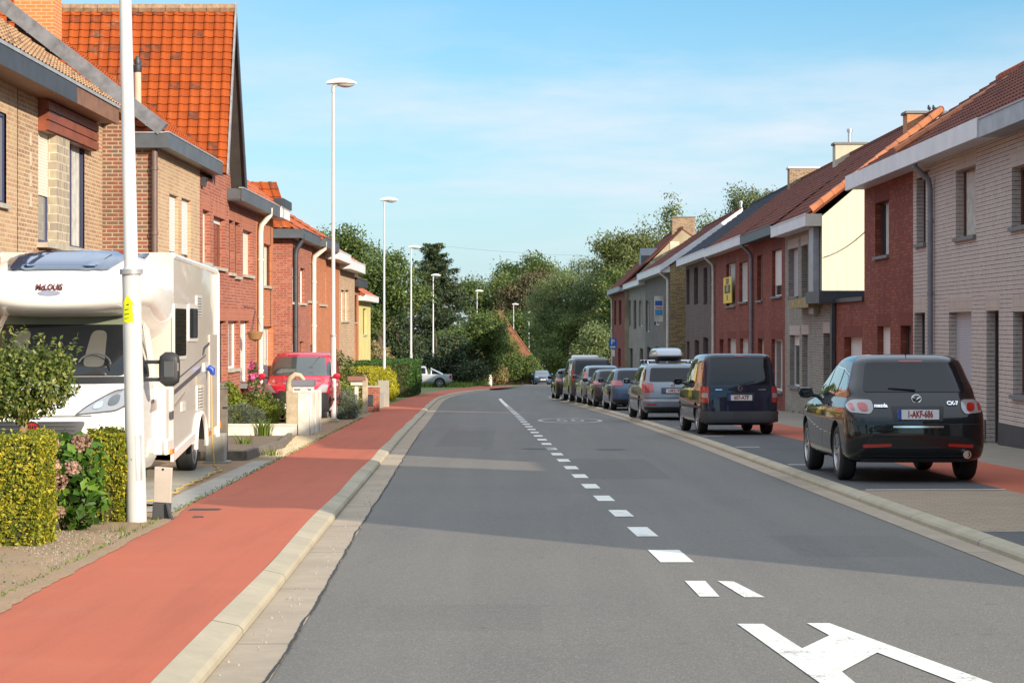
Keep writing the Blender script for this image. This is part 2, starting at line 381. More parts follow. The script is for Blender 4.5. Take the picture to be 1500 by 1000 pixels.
M_SIDEW = paver('sidewalk_pavers', (.27,.225,.17), (.22,.19,.15), (.09,.08,.06), .3, .3)
def wornpaint(name, c, amount):
    m, nt, b = newmat(name); p = pos(nt); n1 = noise(nt, p, 55, 4, .75); n2 = noise(nt, p, 3.5, 5, .7); n3 = noise(nt, p, 14, 4)
    col = mix_c(nt, math_n(nt, 'MULTIPLY', ramp(nt, n3, .4, .75), .4), c, tuple(x*.72 for x in c))
    wear = math_n(nt, 'MULTIPLY', math_n(nt, 'GREATER_THAN', math_n(nt, 'ADD', math_n(nt, 'MULTIPLY', n1, .6), math_n(nt, 'MULTIPLY', n2, .4)), amount), .75)
    L(nt, mix_c(nt, wear, col, (.16,.15,.135)), b.inputs['Base Color']); b.inputs['Roughness'].default_value = .7; bump(nt, b, n1, .3, .004); return m
M_PAINT = wornpaint('road_paint', (.66,.64,.58), .565); M_FADED = wornpaint('faded_road_paint', (.42,.41,.38), .51)
M_IRON = plain('cast_iron', (.06,.058,.055), .6, .3, bmp=.6, bscale=60)
def soil(name, c, c2, c3):
    m, nt, b = newmat(name); p = pos(nt)
    n1 = noise(nt, p, 1.6, 7, .7); n2 = noise(nt, p, 70, 3, .7); n3 = noise(nt, p, 22, 4)
    col = mix_c(nt, ramp(nt, n1, .38, .62), c, c2); col = mix_c(nt, math_n(nt, 'MULTIPLY', ramp(nt, n2, .5, .7), .7), col, c3)
    col = mix_c(nt, math_n(nt, 'MULTIPLY', ramp(nt, n3, .58, .7), .5), col, tuple(x*.5 for x in c))
    L(nt, col, b.inputs['Base Color']); b.inputs['Roughness'].default_value = .95; bump(nt, b, math_n(nt, 'ADD', n2, n3), .9, .02); return m
M_SOIL = soil('verge_soil', (.34,.205,.11), (.27,.185,.105), (.46,.36,.26))
M_GRASSG = soil('grass_ground', (.10,.15,.035), (.13,.16,.045), (.17,.17,.07))
M_FIELD = soil('field_ground', (.09,.11,.04), (.14,.13,.07), (.12,.12,.06))

# ---- the sheets
W = 1500
g = MB(); g.grid([[(x, y, zg(y)-.06) for x in (-W, 0, W)] for y in (-200, 0, 200, 600, 1600, 3000)]); struct(g.build('ground', M_FIELD))
r = ribbon(MB(), LE, RE, -25, 400, 0, 0, 1.0, 6); struct(r.build('road', M_ASPH))
# left gutter strip, kerb, red path
gl, gk = off(LE, -.31), off(LE, -.46)
struct(ribbon(MB(), gl, off(LE, .008), -25, 150, .004, .006).build('gutter_strip', M_GUT))
k = MB(); n = 350; rows = []
for i in range(n+1):
    d = -25+175*i/n; w = .012*math.sin(d*.7)
    rows.append([(LE(d)-.312, d, zg(d)-.03), (LE(d)-.316, d, zg(d)+.035), (LE(d)-.335-w*.5, d, zg(d)+.058), (LE(d)-.465-w, d, zg(d)+.086), (LE(d)-.485-w, d, zg(d)+.089), (LE(d)-.485-w, d, zg(d)-.03)])
k.grid(rows); struct(k.build('kerb', M_KERB, smooth=True, angle=20))
struct(ribbon(MB(), PO, off(LE, -.48), -25, 175, .082, .086, 1.0, 4).build('bicycle_path', M_RED))
# soil and gravel verge left of the path, up to the houses
struct(ribbon(MB(), lambda d: -14.0, off(PO, .03), -25, 70, .068, .074, .5, 6).build('verge', M_SOIL))
struct(ribbon(MB(), lambda d: -30.0, off(PO, .02), 70.2, 118, .06, .07, 1, 3).build('garden_ground', M_GRASSG))
struct(ribbon(MB(), lambda d: -60.0, off(PO, .02), 118.2, 260, .05, .062, 2, 3).build('grass_bank', M_GRASSG))
# soil trodden over the edge of the path
sp2 = MB(); rows = []; a = .1
for i in range(260):
    d = 8+i*.06; a = max(.0, min(.34, a+random.gauss(0,.007)-.01*(a-.14))); fade_ = min(1, max(0, (22.5-d)/3)); a2 = a*fade_
    rows.append([(PO(d)-.02, d, zg(d)+.0875), (PO(d)+a2*.6, d, zg(d)+.0885), (PO(d)+a2+random.random()*.006*fade_, d, zg(d)+.0868)])
sp2.grid(rows); struct(sp2.build('verge_soil_spill', M_SOIL))
# right: gutter, kerb, bays, path, pavement
struct(ribbon(MB(), off(RE, -.008), off(RK, .02), -25, 118, .005, .006).build('gutter_strip', M_GUT))
k = MB(); rows = []
for i in range(n+1):
    d = -25+150*i/n
    rows.append([(RK(d), d, zg(d)-.03), (RK(d)+.003, d, zg(d)+.04), (RK(d)+.022, d, zg(d)+.062), (RK(d)+.13, d, zg(d)+.086), (RK(d)+.15, d, zg(d)+.09), (RK(d)+.152, d, zg(d)-.02)])
k.grid(rows); struct(k.build('kerb', M_KERB, smooth=True, angle=20))
bi = lambda d: 6.02 if d < 30 else RK(d)+1.98
po_ = lambda d: 7.45 if d < 30 else bi(d)+1.42
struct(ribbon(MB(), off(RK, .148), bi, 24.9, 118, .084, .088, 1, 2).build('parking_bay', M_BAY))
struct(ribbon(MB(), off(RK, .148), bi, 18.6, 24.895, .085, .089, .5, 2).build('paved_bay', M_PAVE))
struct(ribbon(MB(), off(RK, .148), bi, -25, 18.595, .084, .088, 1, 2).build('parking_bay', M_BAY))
struct(ribbon(MB(), off(bi, .004), po_, -25, 118, .086, .09, 1, 2).build('bicycle_path', M_RED))
struct(ribbon(MB(), off(po_, .004), lambda d: 9.6, -25, 122, .086, .093, 1, 2).build('pavement', M_SIDEW))
# markings
dash = MB()
def strip(mb, a, b, w0, w1, z=.005):    # a,b = (x,d) centre ends; widths
    mb.add([(a[0]-w0/2, a[1], zg(a[1])+z), (a[0]+w0/2, a[1], zg(a[1])+z), (b[0]+w1/2, b[1], zg(b[1])+z), (b[0]-w1/2, b[1], zg(b[1])+z)], [(0,1,2,3)])
d = 16.5; i = 0
M_MARK = M_PAINT
marks = []
while d < 84:
    ln = 1.12 if d < 20 else 1.02
    w = .27 if d < 19 else .2
    m_ = MB(); strip(m_, (CL(d), d), (CL(d+ln), d+ln), w, w); struct(m_.build('road_marking', M_MARK)); d += 2.55
m_ = MB(); ribbon(m_, off(CL, -.08), off(CL, .08), 85, 107, .005, .005); struct(m_.build('road_marking', M_MARK))
def flat(name, polys, mat, z=.005):
    mb = MB()
    for p in polys: mb.add([(x, y, zg(y)+z) for x, y in p], [tuple(range(len(p)))])
    return struct(mb.build(name, mat))
def gp(x, y):                             # a point of the photograph's ground plane, in metres
    D = 4680/(y-540); return ((x-750)*D/3000, D)
flat('road_marking', [[gp(1003,851), gp(1033,851), gp(1054,874), gp(1025,874)]], M_MARK)
flat('road_marking', [[gp(1051,851), gp(1075,852), gp(1120,875), gp(1090,875)]], M_MARK)
a0, a1, a2, a3 = gp(1080,914), gp(1118,914), gp(1175,950), gp(1215,931)
b0, b1 = gp(1182,913), gp(1215,913); c0, c1 = gp(1452,1000), gp(1399,1000); e0, e1 = gp(1285,956), gp(1233,984)
def ext(p, q, s): return (p[0]+(q[0]-p[0])*s, p[1]+(q[1]-p[1])*s)
l_in = gp(1252,1000); l_out = gp(1200,1000)
flat('road_marking', [[a0, a1, a2, e1, ext(e1, l_in, 2.5), ext(a0, l_out, 1.5)]], M_MARK)
flat('road_marking', [[a2, a3, e0, e1]], M_MARK, .0052)
flat('road_marking', [[a3, b0, b1, ext(b1, c0, 1.5), ext(e0, c1, 1.8), e0]], M_MARK)
# bay lines
m_ = MB(); m_.add([(4.3,24.85,zg(24.85)+.093), (6.0,24.85,zg(24.85)+.096), (6.0,24.97,zg(25)+.096), (4.3,24.97,zg(25)+.093)], [(0,1,2,3)]); struct(m_.build('bay_line', M_PAINT))
for d in (31.4, 38.5, 44.6, 51.3, 57.8, 65, 71.2):
    x = RK(d)+.16; m_ = MB(); m_.add([(x+.05,d,zg(d)+.0915), (x+.5,d,zg(d)+.092), (x+.5,d+.12,zg(d)+.09), (x+.05,d+.12,zg(d)+.0895)], [(0,1,2,3)]); struct(m_.build('bay_line', M_PAINT))
# tarred joint between road and gutter, drain lids on the path
jt = MB(); rows = []; q = 0
for i in range(900):
    d = 7+i*.05; q = .93*q+random.gauss(0, .0022); wj = .004+.004*abs(math.sin(d*1.7))+random.random()*.003
    x = LE(d)+q; rows.append([(x-wj, d, zg(d)+.0088), (x+wj, d, zg(d)+.0088)])
jt.grid(rows); struct(jt.build('road_joint', plain('tar', (.02,.019,.018), .8)))
for (x, y, rx_, ry_, lab) in ((300,746,.16,.10,'thin dark drain grate lying in the near red path'), (290,757,.05,.05,'tiny dark valve lid beside the drain grate in the near red path')):
    D = 1.475*3000/(y-540); X_ = (x-750)*D/3000; o = thing('drain_lid', lab, 'drain', (X_, D, zg(D)+.088), rx=-SLOPE); mh = MB(); mh.box(-rx_,rx_,-ry_,ry_,-.01,.002); mh.build('frame', M_IRON, o); mh = MB()
    for k in range(5): mh.box(-rx_*.9,rx_*.9,-ry_*.9+k*ry_*.4,-ry_*.9+k*ry_*.4+.012,.002,.006)
    mh.build('grate', M_IRON, o)
# speed roundel: flat ellipse with figures
el = MB(); D0 = 61.8; cx = 1.75; ring = []
for j in range(40):
    t = 2*math.pi*j/40
    for (ra, rb) in ((.98, 2.9), (.86, 2.5)): ring.append((cx+ra*math.cos(t), D0+rb*math.sin(t), zg(D0+rb*math.sin(t))+.006))
el.add(ring, [(2*j, 2*j+1, (2*j+3) % 80, (2*j+2) % 80) for j in range(40)]); struct(el.build('road_marking', M_FADED))
struct(put_text('road_marking', '50', 1.0, M_FADED, None, lambda a, b, c: (cx+a*.95, D0+b*3.6, zg(D0+b*3.6)+.005+c*.2)))
for (x, y, rr) in ((790,657,.34), (895,658,.3), (712,657,.06)):
    px, D = gp(x, y); mh = MB(); mh.lathe([(.001,.006),(rr*.8,.006),(rr*.82,.004),(rr*.95,.0055),(rr,.004)], 24)
    o = thing('manhole_cover', {790:'round iron manhole cover left of the centre line dashes', 895:'round iron manhole cover in the right lane near the kerb', 712:'small iron valve cover in the left lane'}[x], 'manhole cover', (px, D, zg(D)+.001), rx=-SLOPE)
    mh.build('cover_plate', M_IRON, o)
# ================================================================== houses
def FP(X, x, y):
    """point of the facade plane X seen at photograph pixel (x, y): distance and height"""
    D = X*3000/(x-750); return D, 1.56+(478-y)*D/3000
M_FRAME_W = plain('white_frame', (.72,.71,.68), .45, var=.08)
M_FRAME_D = plain('dark_frame', (.05,.045,.05), .4)
M_FRAME_B = plain('blue_frame', (.045,.05,.11), .4)
M_FRAME_BR = plain('brown_frame', (.16,.06,.035), .5)
M_STONE = plain('blue_stone_sill', (.17,.17,.17), .8, bmp=.2)
M_STONE_L = plain('pale_stone_sill', (.42,.38,.31), .85, var=.3, bmp=.2)
M_PANE = glassmat('window_pane', (.035,.04,.045), .04, .9)
M_PANE_C = glassmat('curtained_pane', (.22,.22,.21), .08, .7)
M_ZINC = plain('zinc', (.13,.14,.155), .45, .5, var=.3, scale=2)
M_ZINC_D = plain('dark_zinc', (.055,.06,.07), .5, .3, var=.3)
M_ZINC_L = plain('pale_zinc', (.36,.37,.39), .5, .3, var=.25)
M_WHITEBOARD = plain('white_board', (.66,.65,.66), .5, var=.14, scale=1.5)
M_PVC = plain('white_pipe', (.62,.58,.5), .5, var=.2)
M_GREYPIPE = plain('grey_pipe', (.20,.20,.23), .5, var=.2)
M_BROWNPIPE = plain('brown_pipe', (.13,.085,.075), .5, var=.2)
M_LEAD = plain('lead_flashing', (.30,.30,.30), .6, .2, var=.4, scale=6)
M_DOOR_D = plain('dark_door', (.025,.02,.018), .35)
M_DOOR_W = plain('white_door', (.68,.65,.58), .4, var=.08)
M_STEEL = plain('steel_flue', (.6,.6,.6), .3, .9)
M_BIRD = plain('bird_feathers', (.02,.02,.022), .7)
def slats(name, c, pitch=.055):
    m, nt, b = newmat(name); sp = nt.nodes.new('ShaderNodeSeparateXYZ'); p = pos(nt); L(nt, p, sp.inputs[0])
    fr = math_n(nt, 'FRACT', math_n(nt, 'DIVIDE', sp.outputs[2], pitch))
    col = mix_c(nt, math_n(nt, 'LESS_THAN', fr, .16), c, tuple(x*.55 for x in c))
    col = mix_c(nt, math_n(nt, 'MULTIPLY', ramp(nt, noise(nt, p, 3, 5), .4, .7), .2), col, tuple(x*.6 for x in c))
    L(nt, col, b.inputs['Base Color']); b.inputs['Roughness'].default_value = .5; bump(nt, b, fr, .5, .012); return m
M_SHUT = slats('white_shutter', (.72,.69,.66)); M_SHUT_C = slats('cream_shutter', (.74,.68,.56)); M_SHUT_G = slats('grey_shutter', (.42,.42,.46))
M_CURT = plain('curtain', (.5,.48,.44), .9, var=.3, scale=6)

BR_RED = brick('red_brick', (.30,.085,.05), (.24,.065,.042), (.36,.2,.15), c3=(.36,.12,.07))
BR_RED2 = brick('dark_red_brick', (.25,.052,.03), (.20,.042,.025), (.12,.06,.045), ms=.013, dirt=.5, c3=(.31,.085,.05))
BR_ORANGE = brick('orange_brick', (.42,.14,.06), (.37,.115,.05), (.42,.21,.12), c3=(.46,.16,.07))
BR_GABLE = brick('old_red_brick', (.26,.075,.045), (.17,.085,.06), (.38,.30,.21), row=.08, bw=.24, ms=.014, dirt=.5, c3=(.13,.095,.075))
BR_BEIGE = brick('beige_brick', (.45,.31,.175), (.40,.265,.155), (.50,.40,.29), c3=(.38,.22,.13))
BR_BEIGE2 = brick('brown_beige_brick', (.40,.26,.15), (.34,.215,.125), (.52,.42,.3), c3=(.28,.16,.1))
BR_WHITE = brick('white_brick', (.60,.525,.475), (.53,.455,.41), (.09,.065,.06), row=.085, bw=.24, ms=.018, stripe=True, dirt=.3)
BR_GREYW = brick('weathered_white_brick', (.38,.35,.30), (.32,.30,.25), (.07,.06,.05), row=.08, bw=.22, ms=.016, stripe=True, dirt=.6, c3=(.25,.23,.19))
BR_BROWN = brick('brown_brick', (.14,.095,.08), (.105,.075,.066), (.16,.125,.11), dirt=.4, c3=(.08,.06,.055))
BR_YELLOW = brick('yellow_gable_brick', (.42,.30,.13), (.30,.22,.11), (.16,.12,.075), ms=.016, row=.085, bw=.25, c3=(.17,.13,.085))
BR_CHIM = brick('chimney_brick', (.52,.20,.08), (.46,.17,.065), (.5,.34,.22), row=.08)
BR_CHIM_D = brick('brown_chimney_brick', (.30,.20,.12), (.24,.15,.09), (.34,.28,.2), c3=(.14,.09,.06))
BR_SOLD_W = brick('white_soldier_course', (.50,.42,.37), (.46,.385,.33), (.26,.21,.185), row=.075, bw=.32, ms=.008, soldier=True)
BR_SOLD_R = brick('red_soldier_course', (.19,.045,.028), (.16,.036,.024), (.12,.04,.03), row=.07, bw=.26, ms=.008, soldier=True)
BR_SOLD_O = brick('orange_soldier_course', (.36,.11,.06), (.31,.09,.05), (.38,.22,.16), row=.07, bw=.26, ms=.010, soldier=True)
RENDER_G = plain('grey_render', (.155,.13,.11), .9, var=.3, scale=1.2, bmp=.3)
RENDER_Y = plain('yellow_render', (.56,.49,.20), .9, var=.15, scale=1.2, bmp=.2)
RENDER_C = plain('cream_render', (.50,.44,.33), .9, var=.2, scale=1.5, bmp=.2)
T_ORANGE = tilemat('orange_roof_tiles', (.32,.066,.012), (.235,.046,.010), (.105,.04,.024), .9, (.27,.21,.13))
T_DARK = tilemat('dark_red_roof_tiles', (.155,.05,.033), (.115,.04,.028), (.06,.03,.025), .25, (.12,.08,.06))
T_BROWN = tilemat('brown_roof_tiles', (.105,.05,.036), (.085,.042,.032), (.05,.03,.026), .25)
T_SLATE = tilemat('dark_slate_tiles', (.035,.04,.055), (.045,.05,.062), (.02,.022,.03), .1)
T_TAN = tilemat('tan_roof_tiles', (.35,.22,.12), (.26,.15,.09), (.12,.08,.05), .6)
T_RED = tilemat('red_roof_tiles', (.40,.12,.055), (.30,.085,.045), (.12,.05,.035), .4)

def facade(mb, X, y0, y1, z0, z1, holes, s, depth=.16, mi=0):
    """front wall in the plane X with real openings; s = +1 house lies towards +X"""
    ys = sorted({y0, y1, *[max(y0, min(y1, h[0])) for h in holes], *[max(y0, min(y1, h[1])) for h in holes]})
    zs = sorted({z0, z1, *[h[2] for h in holes], *[h[3] for h in holes]})
    for i in range(len(ys)-1):
        for j in range(len(zs)-1):
            cy, cz = (ys[i]+ys[i+1])/2, (zs[j]+zs[j+1])/2
            if any(h[0] < cy < h[1] and h[2] < cz < h[3] for h in holes): continue
            mb.add([(X, ys[i], zs[j]), (X, ys[i+1], zs[j]), (X, ys[i+1], zs[j+1]), (X, ys[i], zs[j+1])], [(0,1,2,3)], mi)
    for (a, b, c, d) in holes:
        Xi = X+s*depth
        mb.add([(X,a,c),(X,b,c),(X,b,d),(X,a,d),(Xi,a,c),(Xi,b,c),(Xi,b,d),(Xi,a,d)], [(0,4,5,1),(1,5,6,2),(2,6,7,3),(3,7,4,0)], mi)

def tiles(name, mat, parent, e0, e1, up, tw=.26, th=.33, amp=.028, thick=.09, samples=6):
    """pantile slope: eave edge e0->e1, up = vector from eave to ridge. Real stepped, waved tiles with a slab below"""
    e0, e1, up = Vector(e0), Vector(e1), Vector(up); along = e1-e0; W_ = along.length; H_ = up.length
    au = along.normalized(); av = up.normalized(); nn = au.cross(av).normalized()
    if nn.z < 0: nn = -nn
    nu = max(1, round(W_/tw)); nv = max(1, round(H_/th)); tw = W_/nu; th = H_/nv
    prof = [(0,0), (.12,.75), (.25,1), (.38,.75), (.52,.1), (.78,-.12)]
    us = []
    for k in range(nu): us += [((k+f)*tw, h*amp, k+f) for f, h in prof]
    us.append((W_, 0, nu-.001))
    V = []; UV = []
    for r in range(nv):
        for (vv, lift, tv) in ((r*th, .034, r+.02), (min(H_, (r+1)*th+.0), .004, r+.98)):
            for (u, h, tu) in us:
                V.append(e0+au*u+av*vv+nn*(h+lift)); UV.append((tu, tv))
    n = len(us); F = []
    for r in range(nv*2-1):
        for k in range(n-1):
            F.append((r*n+k, r*n+k+1, (r+1)*n+k+1, (r+1)*n+k))
    # slab
    b = len(V); q = [e0, e1, e1+up, e0+up]
    V += [p-nn*.005 for p in q]+[p-nn*thick for p in q]; UV += [(0,0)]*8
    F += [(b+4,b+5,b+6,b+7),(b,b+1,b+5,b+4),(b+1,b+2,b+6,b+5),(b+2,b+3,b+7,b+6),(b+3,b,b+4,b+7)]
    me = bpy.data.meshes.new(name); off_ = Vector((0,0,0)); p = parent
    while p is not None: off_ += p.location; p = p.parent
    me.from_pydata([tuple(v-off_) for v in V], [], F); me.materials.append(mat)
    uvl = me.uv_layers.new(name='UVMap'); li = np.zeros(len(me.loops), np.int32); me.loops.foreach_get('vertex_index', li)
    # per-face tile ids: take the row/column of the face's first vertex so every tile is one colour
    fl = np.zeros((len(me.loops), 2), np.float32); c = 0
    UVa = np.array(UV, np.float32)
    for f in F:
        m_ = UVa[list(f)].mean(0); fl[c:c+len(f)] = m_; c += len(f)
    uvl.data.foreach_set('uv', fl.ravel()); me.update()
    o = bpy.data.objects.new(name, me); COL.objects.link(o); o.parent = parent; return o

def ridge_caps(name, mat, parent, p0, p1, r=.11, seg=.38, n=7):
    p0, p1 = Vector(p0), Vector(p1); Lr = (p1-p0).length; k = max(1, round(Lr/seg)); d = (p1-p0)/k; mb = MB()
    for i in range(k): mb.tube([p0+d*i, p0+d*(i+1.06)], [r*1.08, r*.94], n, True)
    return mb.build(name, mat, parent, world=True)

def opening(root, X, s, spec, sill_m=None, lintel_m=None):
    """one window or door filling a hole (y0,y1,z0,z1); kinds: glass, shutter, half, door"""
    y0, y1, z0, z1 = spec['r']; kind = spec.get('k', 'glass'); fm = spec.get('fm', M_FRAME_D); rec = spec.get('rec', .13)
    Xf = X+s*rec; ft = .055; fb = MB()
    nm = 'door' if kind == 'door' else 'window'
    fb.box(Xf, Xf+s*.06, y0+.004, y0+ft, z0+.004, z1-.004); fb.box(Xf, Xf+s*.06, y1-ft, y1-.004, z0+.004, z1-.004)
    fb.box(Xf+s*.001, Xf+s*.059, y0+ft, y1-ft, z1-ft, z1-.004); fb.box(Xf+s*.001, Xf+s*.059, y0+ft, y1-ft, z0+.004, z0+ft)
    for q in spec.get('mull', []):
        yy = y0+(y1-y0)*q; fb.box(Xf+s*.002, Xf+s*.058, yy-.03, yy+.03, z0+ft, z1-ft)
    for q in spec.get('trans', []):
        zz = z0+(z1-z0)*q; fb.box(Xf+s*.003, Xf+s*.057, y0+ft, y1-ft, zz-.028, zz+.028)
    w_ = fb.build(nm, fm, root, world=True)
    iy0, iy1, iz0, iz1 = y0+ft, y1-ft, z0+ft, z1-ft
    if kind == 'door':
        p = MB(); p.box(Xf+s*.03, Xf+s*.05, iy0, iy1, iz0, iz1)
        for (q0, q1) in ((.08,.42), (.5,.93)): p.box(Xf+s*.018, Xf+s*.031, iy0+.12, iy1-.12, iz0+(iz1-iz0)*q0, iz0+(iz1-iz0)*q1)
        p.build('door_leaf', spec.get('dm', M_DOOR_D), w_, world=True)
        h = MB(); h.tube([(Xf-s*.03, iy0+.1, z0+1.0), (Xf-s*.03, iy0+.1, z0+1.3)], .015, 6); h.build('handle', M_STEEL, w_, world=True)
    else:
        f = spec.get('f', 0)
        if kind == 'shutter': f = 1
        zs = iz1-(iz1-iz0)*f
        if f < 1:
            p = MB(); p.box(Xf+s*.03, Xf+s*.04, iy0, iy1, iz0, iz1); p.build('pane', spec.get('gm', M_PANE), w_, world=True)
        if f > 0:
            p = MB(); p.box(Xf-s*.002, Xf+s*.02, y0+.012, y1-.012, zs, z1-.006); p.build('roller_shutter', spec.get('sm', M_SHUT), w_, world=True)
        if spec.get('curt') and f < 1:
            p = MB(); wv = [(Xf+s*(.022+.006*math.sin(t*1.9)), iy0+(iy1-iy0)*spec['curt'][0]+(iy1-iy0)*(spec['curt'][1]-spec['curt'][0])*t/14) for t in range(15)]
            p.grid([[(a, b, zz) for a, b in wv] for zz in (iz0, iz1)]); p.build('curtain', M_CURT, w_, world=True)
    if sill_m and not spec.get('nosill') and kind != 'door':
        p = MB(); p.box(X-s*.07, X+s*(rec-.002), y0-.06, y1+.06, z0-.075, z0+.002); p.build('sill', sill_m, w_, world=True)
    if kind == 'door':
        p = MB(); p.box(X-s*.18, X+s*.1, y0-.05, y1+.05, z0-.13, z0-.004); p.build('doorstep', M_STONE, w_, world=True)
    if lintel_m and not spec.get('nolint'):
        p = MB(); p.box(X-s*.004, X+s*.05, y0-.09, y1+.09, z1+.003, z1+.32); p.build('lintel', lintel_m, w_, world=True)
    return w_

def row_house(name, label, s, X, y0, y1, eave, ridge_dx, ridge_z, mat, roof, opens, depth=7.0, over=.42, fas=(.3, None), sill=M_STONE, lint=None, pipe=None, gable=None, group=None, eave_y=None, zb=None, ridge_m=None, tw=.26, back_eave=None, plinth=None, slope_over=.03):
    ym = (y0+y1)/2; zb = zg(y1)-.4 if zb is None else zb
    root = thing(name, label, 'house', (X+s*depth/2, ym, zg(ym)), group=group)
    y0 += .006; y1 -= .006
    wb = MB(); top = eave-.02
    holes = [o_['r'] for o_ in opens]
    facade(wb, X, y0, y1, zb, top, holes, s, .2)
    Xr, Xb = X+s*ridge_dx, X+s*depth; be = back_eave if back_eave else eave
    zr = ridge_z-.14
    for yy in (y0, y1):
        wb.add([(X,yy,zb),(Xb,yy,zb),(Xb,yy,be-.1),(Xr,yy,zr),(X,yy,top)], [(0,1,2,3,4)], 1)
    wb.add([(Xb,y0,zb),(Xb,y1,zb),(Xb,y1,be-.1),(Xb,y0,be-.1)], [(0,1,2,3)], 1)
    wb.build('wall', [mat, gable or mat], root, world=True, fixn=False)
    # dark sheet behind the openings, standing in for the unlit room
    rb = MB(); rb.add([(X+s*.32,y0+.05,zb),(X+s*.32,y1-.05,zb),(X+s*.32,y1-.05,top-.05),(X+s*.32,y0+.05,top-.05)], [(0,1,2,3)]); rb.build('dark_backing', M_DOOR_D, root, world=True)
    Xe = X-s*over; so_ = slope_over
    rf = tiles('roof', roof, root, (Xe+s*.02, y0-so_, eave+.02), (Xe+s*.02, y1+so_, eave+.02), (s*(ridge_dx+over-.02), 0, ridge_z-eave-.02), tw=tw)
    bk = MB(); nx = .12
    bk.add([(Xr,y0-so_,ridge_z),(Xr,y1+so_,ridge_z),(Xb+s*.2,y1+so_,be-.1),(Xb+s*.2,y0-so_,be-.1),(Xr,y0-so_,ridge_z-nx),(Xr,y1+so_,ridge_z-nx),(Xb+s*.2,y1+so_,be-.1-nx),(Xb+s*.2,y0-so_,be-.1-nx)],
           [(0,1,2,3),(4,7,6,5),(0,3,7,4),(1,5,6,2),(2,6,7,3)]); bk.build('rear_roof', M_BACKROOF, root, world=True)
    ridge_caps('ridge', ridge_m or roof, rf, (Xr, y0, ridge_z+.03), (Xr, y1, ridge_z+.03))
    fh, fmat = fas
    if fmat:
        g = MB(); ya, yb = eave_y or (y0+.004, y1-.004)
        g.box(Xe-s*.02, X+s*.0-s*.003, ya, yb, eave-fh, eave-fh+.02)                # soffit
        g.box(Xe-s*.05, Xe-s*.02, ya, yb, eave-fh-.01, eave+.05)                      # face board
        g.box(Xe-s*.07, Xe-s*.051, ya, yb, eave+.03, eave+.06)
        for yy in (ya, yb-.02): g.box(Xe-s*.02, X-s*.003, yy, yy+.02, eave-fh+.02, eave-.0)
        g.build('eaves_gutter', fmat, root, world=True)
    for o_ in opens:
        opening(root, X, s, o_, o_.get('sl', sill), o_.get('lm', lint))
    if pipe:
        for (yy, pm, pr) in pipe:
            p = MB(); p.tube([(X-s*(over-.02), yy, eave-.12), (X-s*(over-.02), yy, eave-fh-.06), (X-s*(.12), yy, eave-fh-.35), (X-s*.09, yy, eave-fh-.55), (X-s*.09, yy, zb+.3)], pr, 10)
            for zz in (eave-1.6, eave-3.2, eave-4.7): p.tube([(X-s*.09,yy,zz),(X-s*.09,yy,zz+.05)], pr*1.25, 10)
            p.build('downpipe', pm, root, world=True, smooth=True)
    if plinth:
        pm, ph = plinth; p = MB(); ys = sorted([(o_['r'][0]-.02, o_['r'][1]+.02) for o_ in opens if o_.get('k') == 'door' or o_['r'][2] < zg(ym)+ph]); cur = y0
        for a, b in ys+[(y1, y1)]:
            if a > cur+.02: p.box(X-s*.02, X+s*.05, cur, a, zb, zg(ym)+ph)
            cur = b
        p.build('plinth', pm, root, world=True)
    return root
M_BACKROOF = plain('rear_roof_tiles', (.15,.06,.04), .8, var=.3)

def chimney(root, x0, x1, y0, y1, z0, z1, mat, cap=M_STONE, pots=0, flash=True):
    c = MB(); c.box(x0, x1, y0, y1, z0, z1); o = c.build('chimney', mat, root, world=True)
    c = MB(); c.box(x0-.06, x1+.06, y0-.06, y1+.06, z1+.002, z1+.09); c.build('chimney_cap', cap, o, world=True, bevel=.01)
    for i in range(pots):
        xx = x0+(x1-x0)*(i+1)/(pots+1); c = MB(); c.lathe([(.07,z1+.09),(.07,z1+.5),(.11,z1+.5),(.11,z1+.62),(.02,z1+.7)], 12, (xx,(y0+y1)/2,0)); c.build('flue', M_STEEL, o, world=True, smooth=True)
    return o
# ================================================================== left-hand houses (facing +X, in the sun)
def ll(X, x0, x1, y0, y1):
    """opening from its pixel box on the left facade X: nearer edge x0, farther x1"""
    Da, Db = X*3000/(x0-750), (X-.075)*3000/(x1-750); Dm = (Da+Db)/2
    return (Da, Db, 1.56+(478-y1)*Dm/3000, 1.56+(478-y0)*Dm/3000)
G_L = 'houses along the left side of the street'
M_WOODP = plain('red_brown_boards', (.25,.065,.03), .5, var=.35, scale=3)
M_WOODF = plain('brown_fascia_wood', (.22,.10,.05), .55, var=.35, scale=4)
def blocks(name):
    m, nt, b = newmat(name); p = pos(nt)
    sp = nt.nodes.new('ShaderNodeSeparateXYZ'); L(nt, p, sp.inputs[0]); cb = nt.nodes.new('ShaderNodeCombineXYZ')
    L(nt, math_n(nt, 'ADD', sp.outputs[0], sp.outputs[1]), cb.inputs[0]); L(nt, sp.outputs[2], cb.inputs[1])
    bt = nt.nodes.new('ShaderNodeTexBrick'); L(nt, cb.outputs[0], bt.inputs['Vector']); bt.inputs['Scale'].default_value = 1
    bt.inputs['Brick Width'].default_value = .3; bt.inputs['Row Height'].default_value = .155; bt.inputs['Mortar Size'].default_value = .012; bt.squash = .6; bt.squash_frequency = 2
    bt.inputs['Color1'].default_value = (.40,.33,.22,1); bt.inputs['Color2'].default_value = (.27,.22,.17,1); bt.inputs['Mortar'].default_value = (.55,.48,.36,1)
    L(nt, mix_c(nt, math_n(nt, 'MULTIPLY', ramp(nt, noise(nt, p, 7, 4), .4, .7), .5), bt.outputs['Color'], (.2,.18,.15)), b.inputs['Base Color']); b.inputs['Roughness'].default_value = .85
    bump(nt, b, math_n(nt, 'SUBTRACT', 1.0, bt.outputs['Fac']), .6, .01); return m
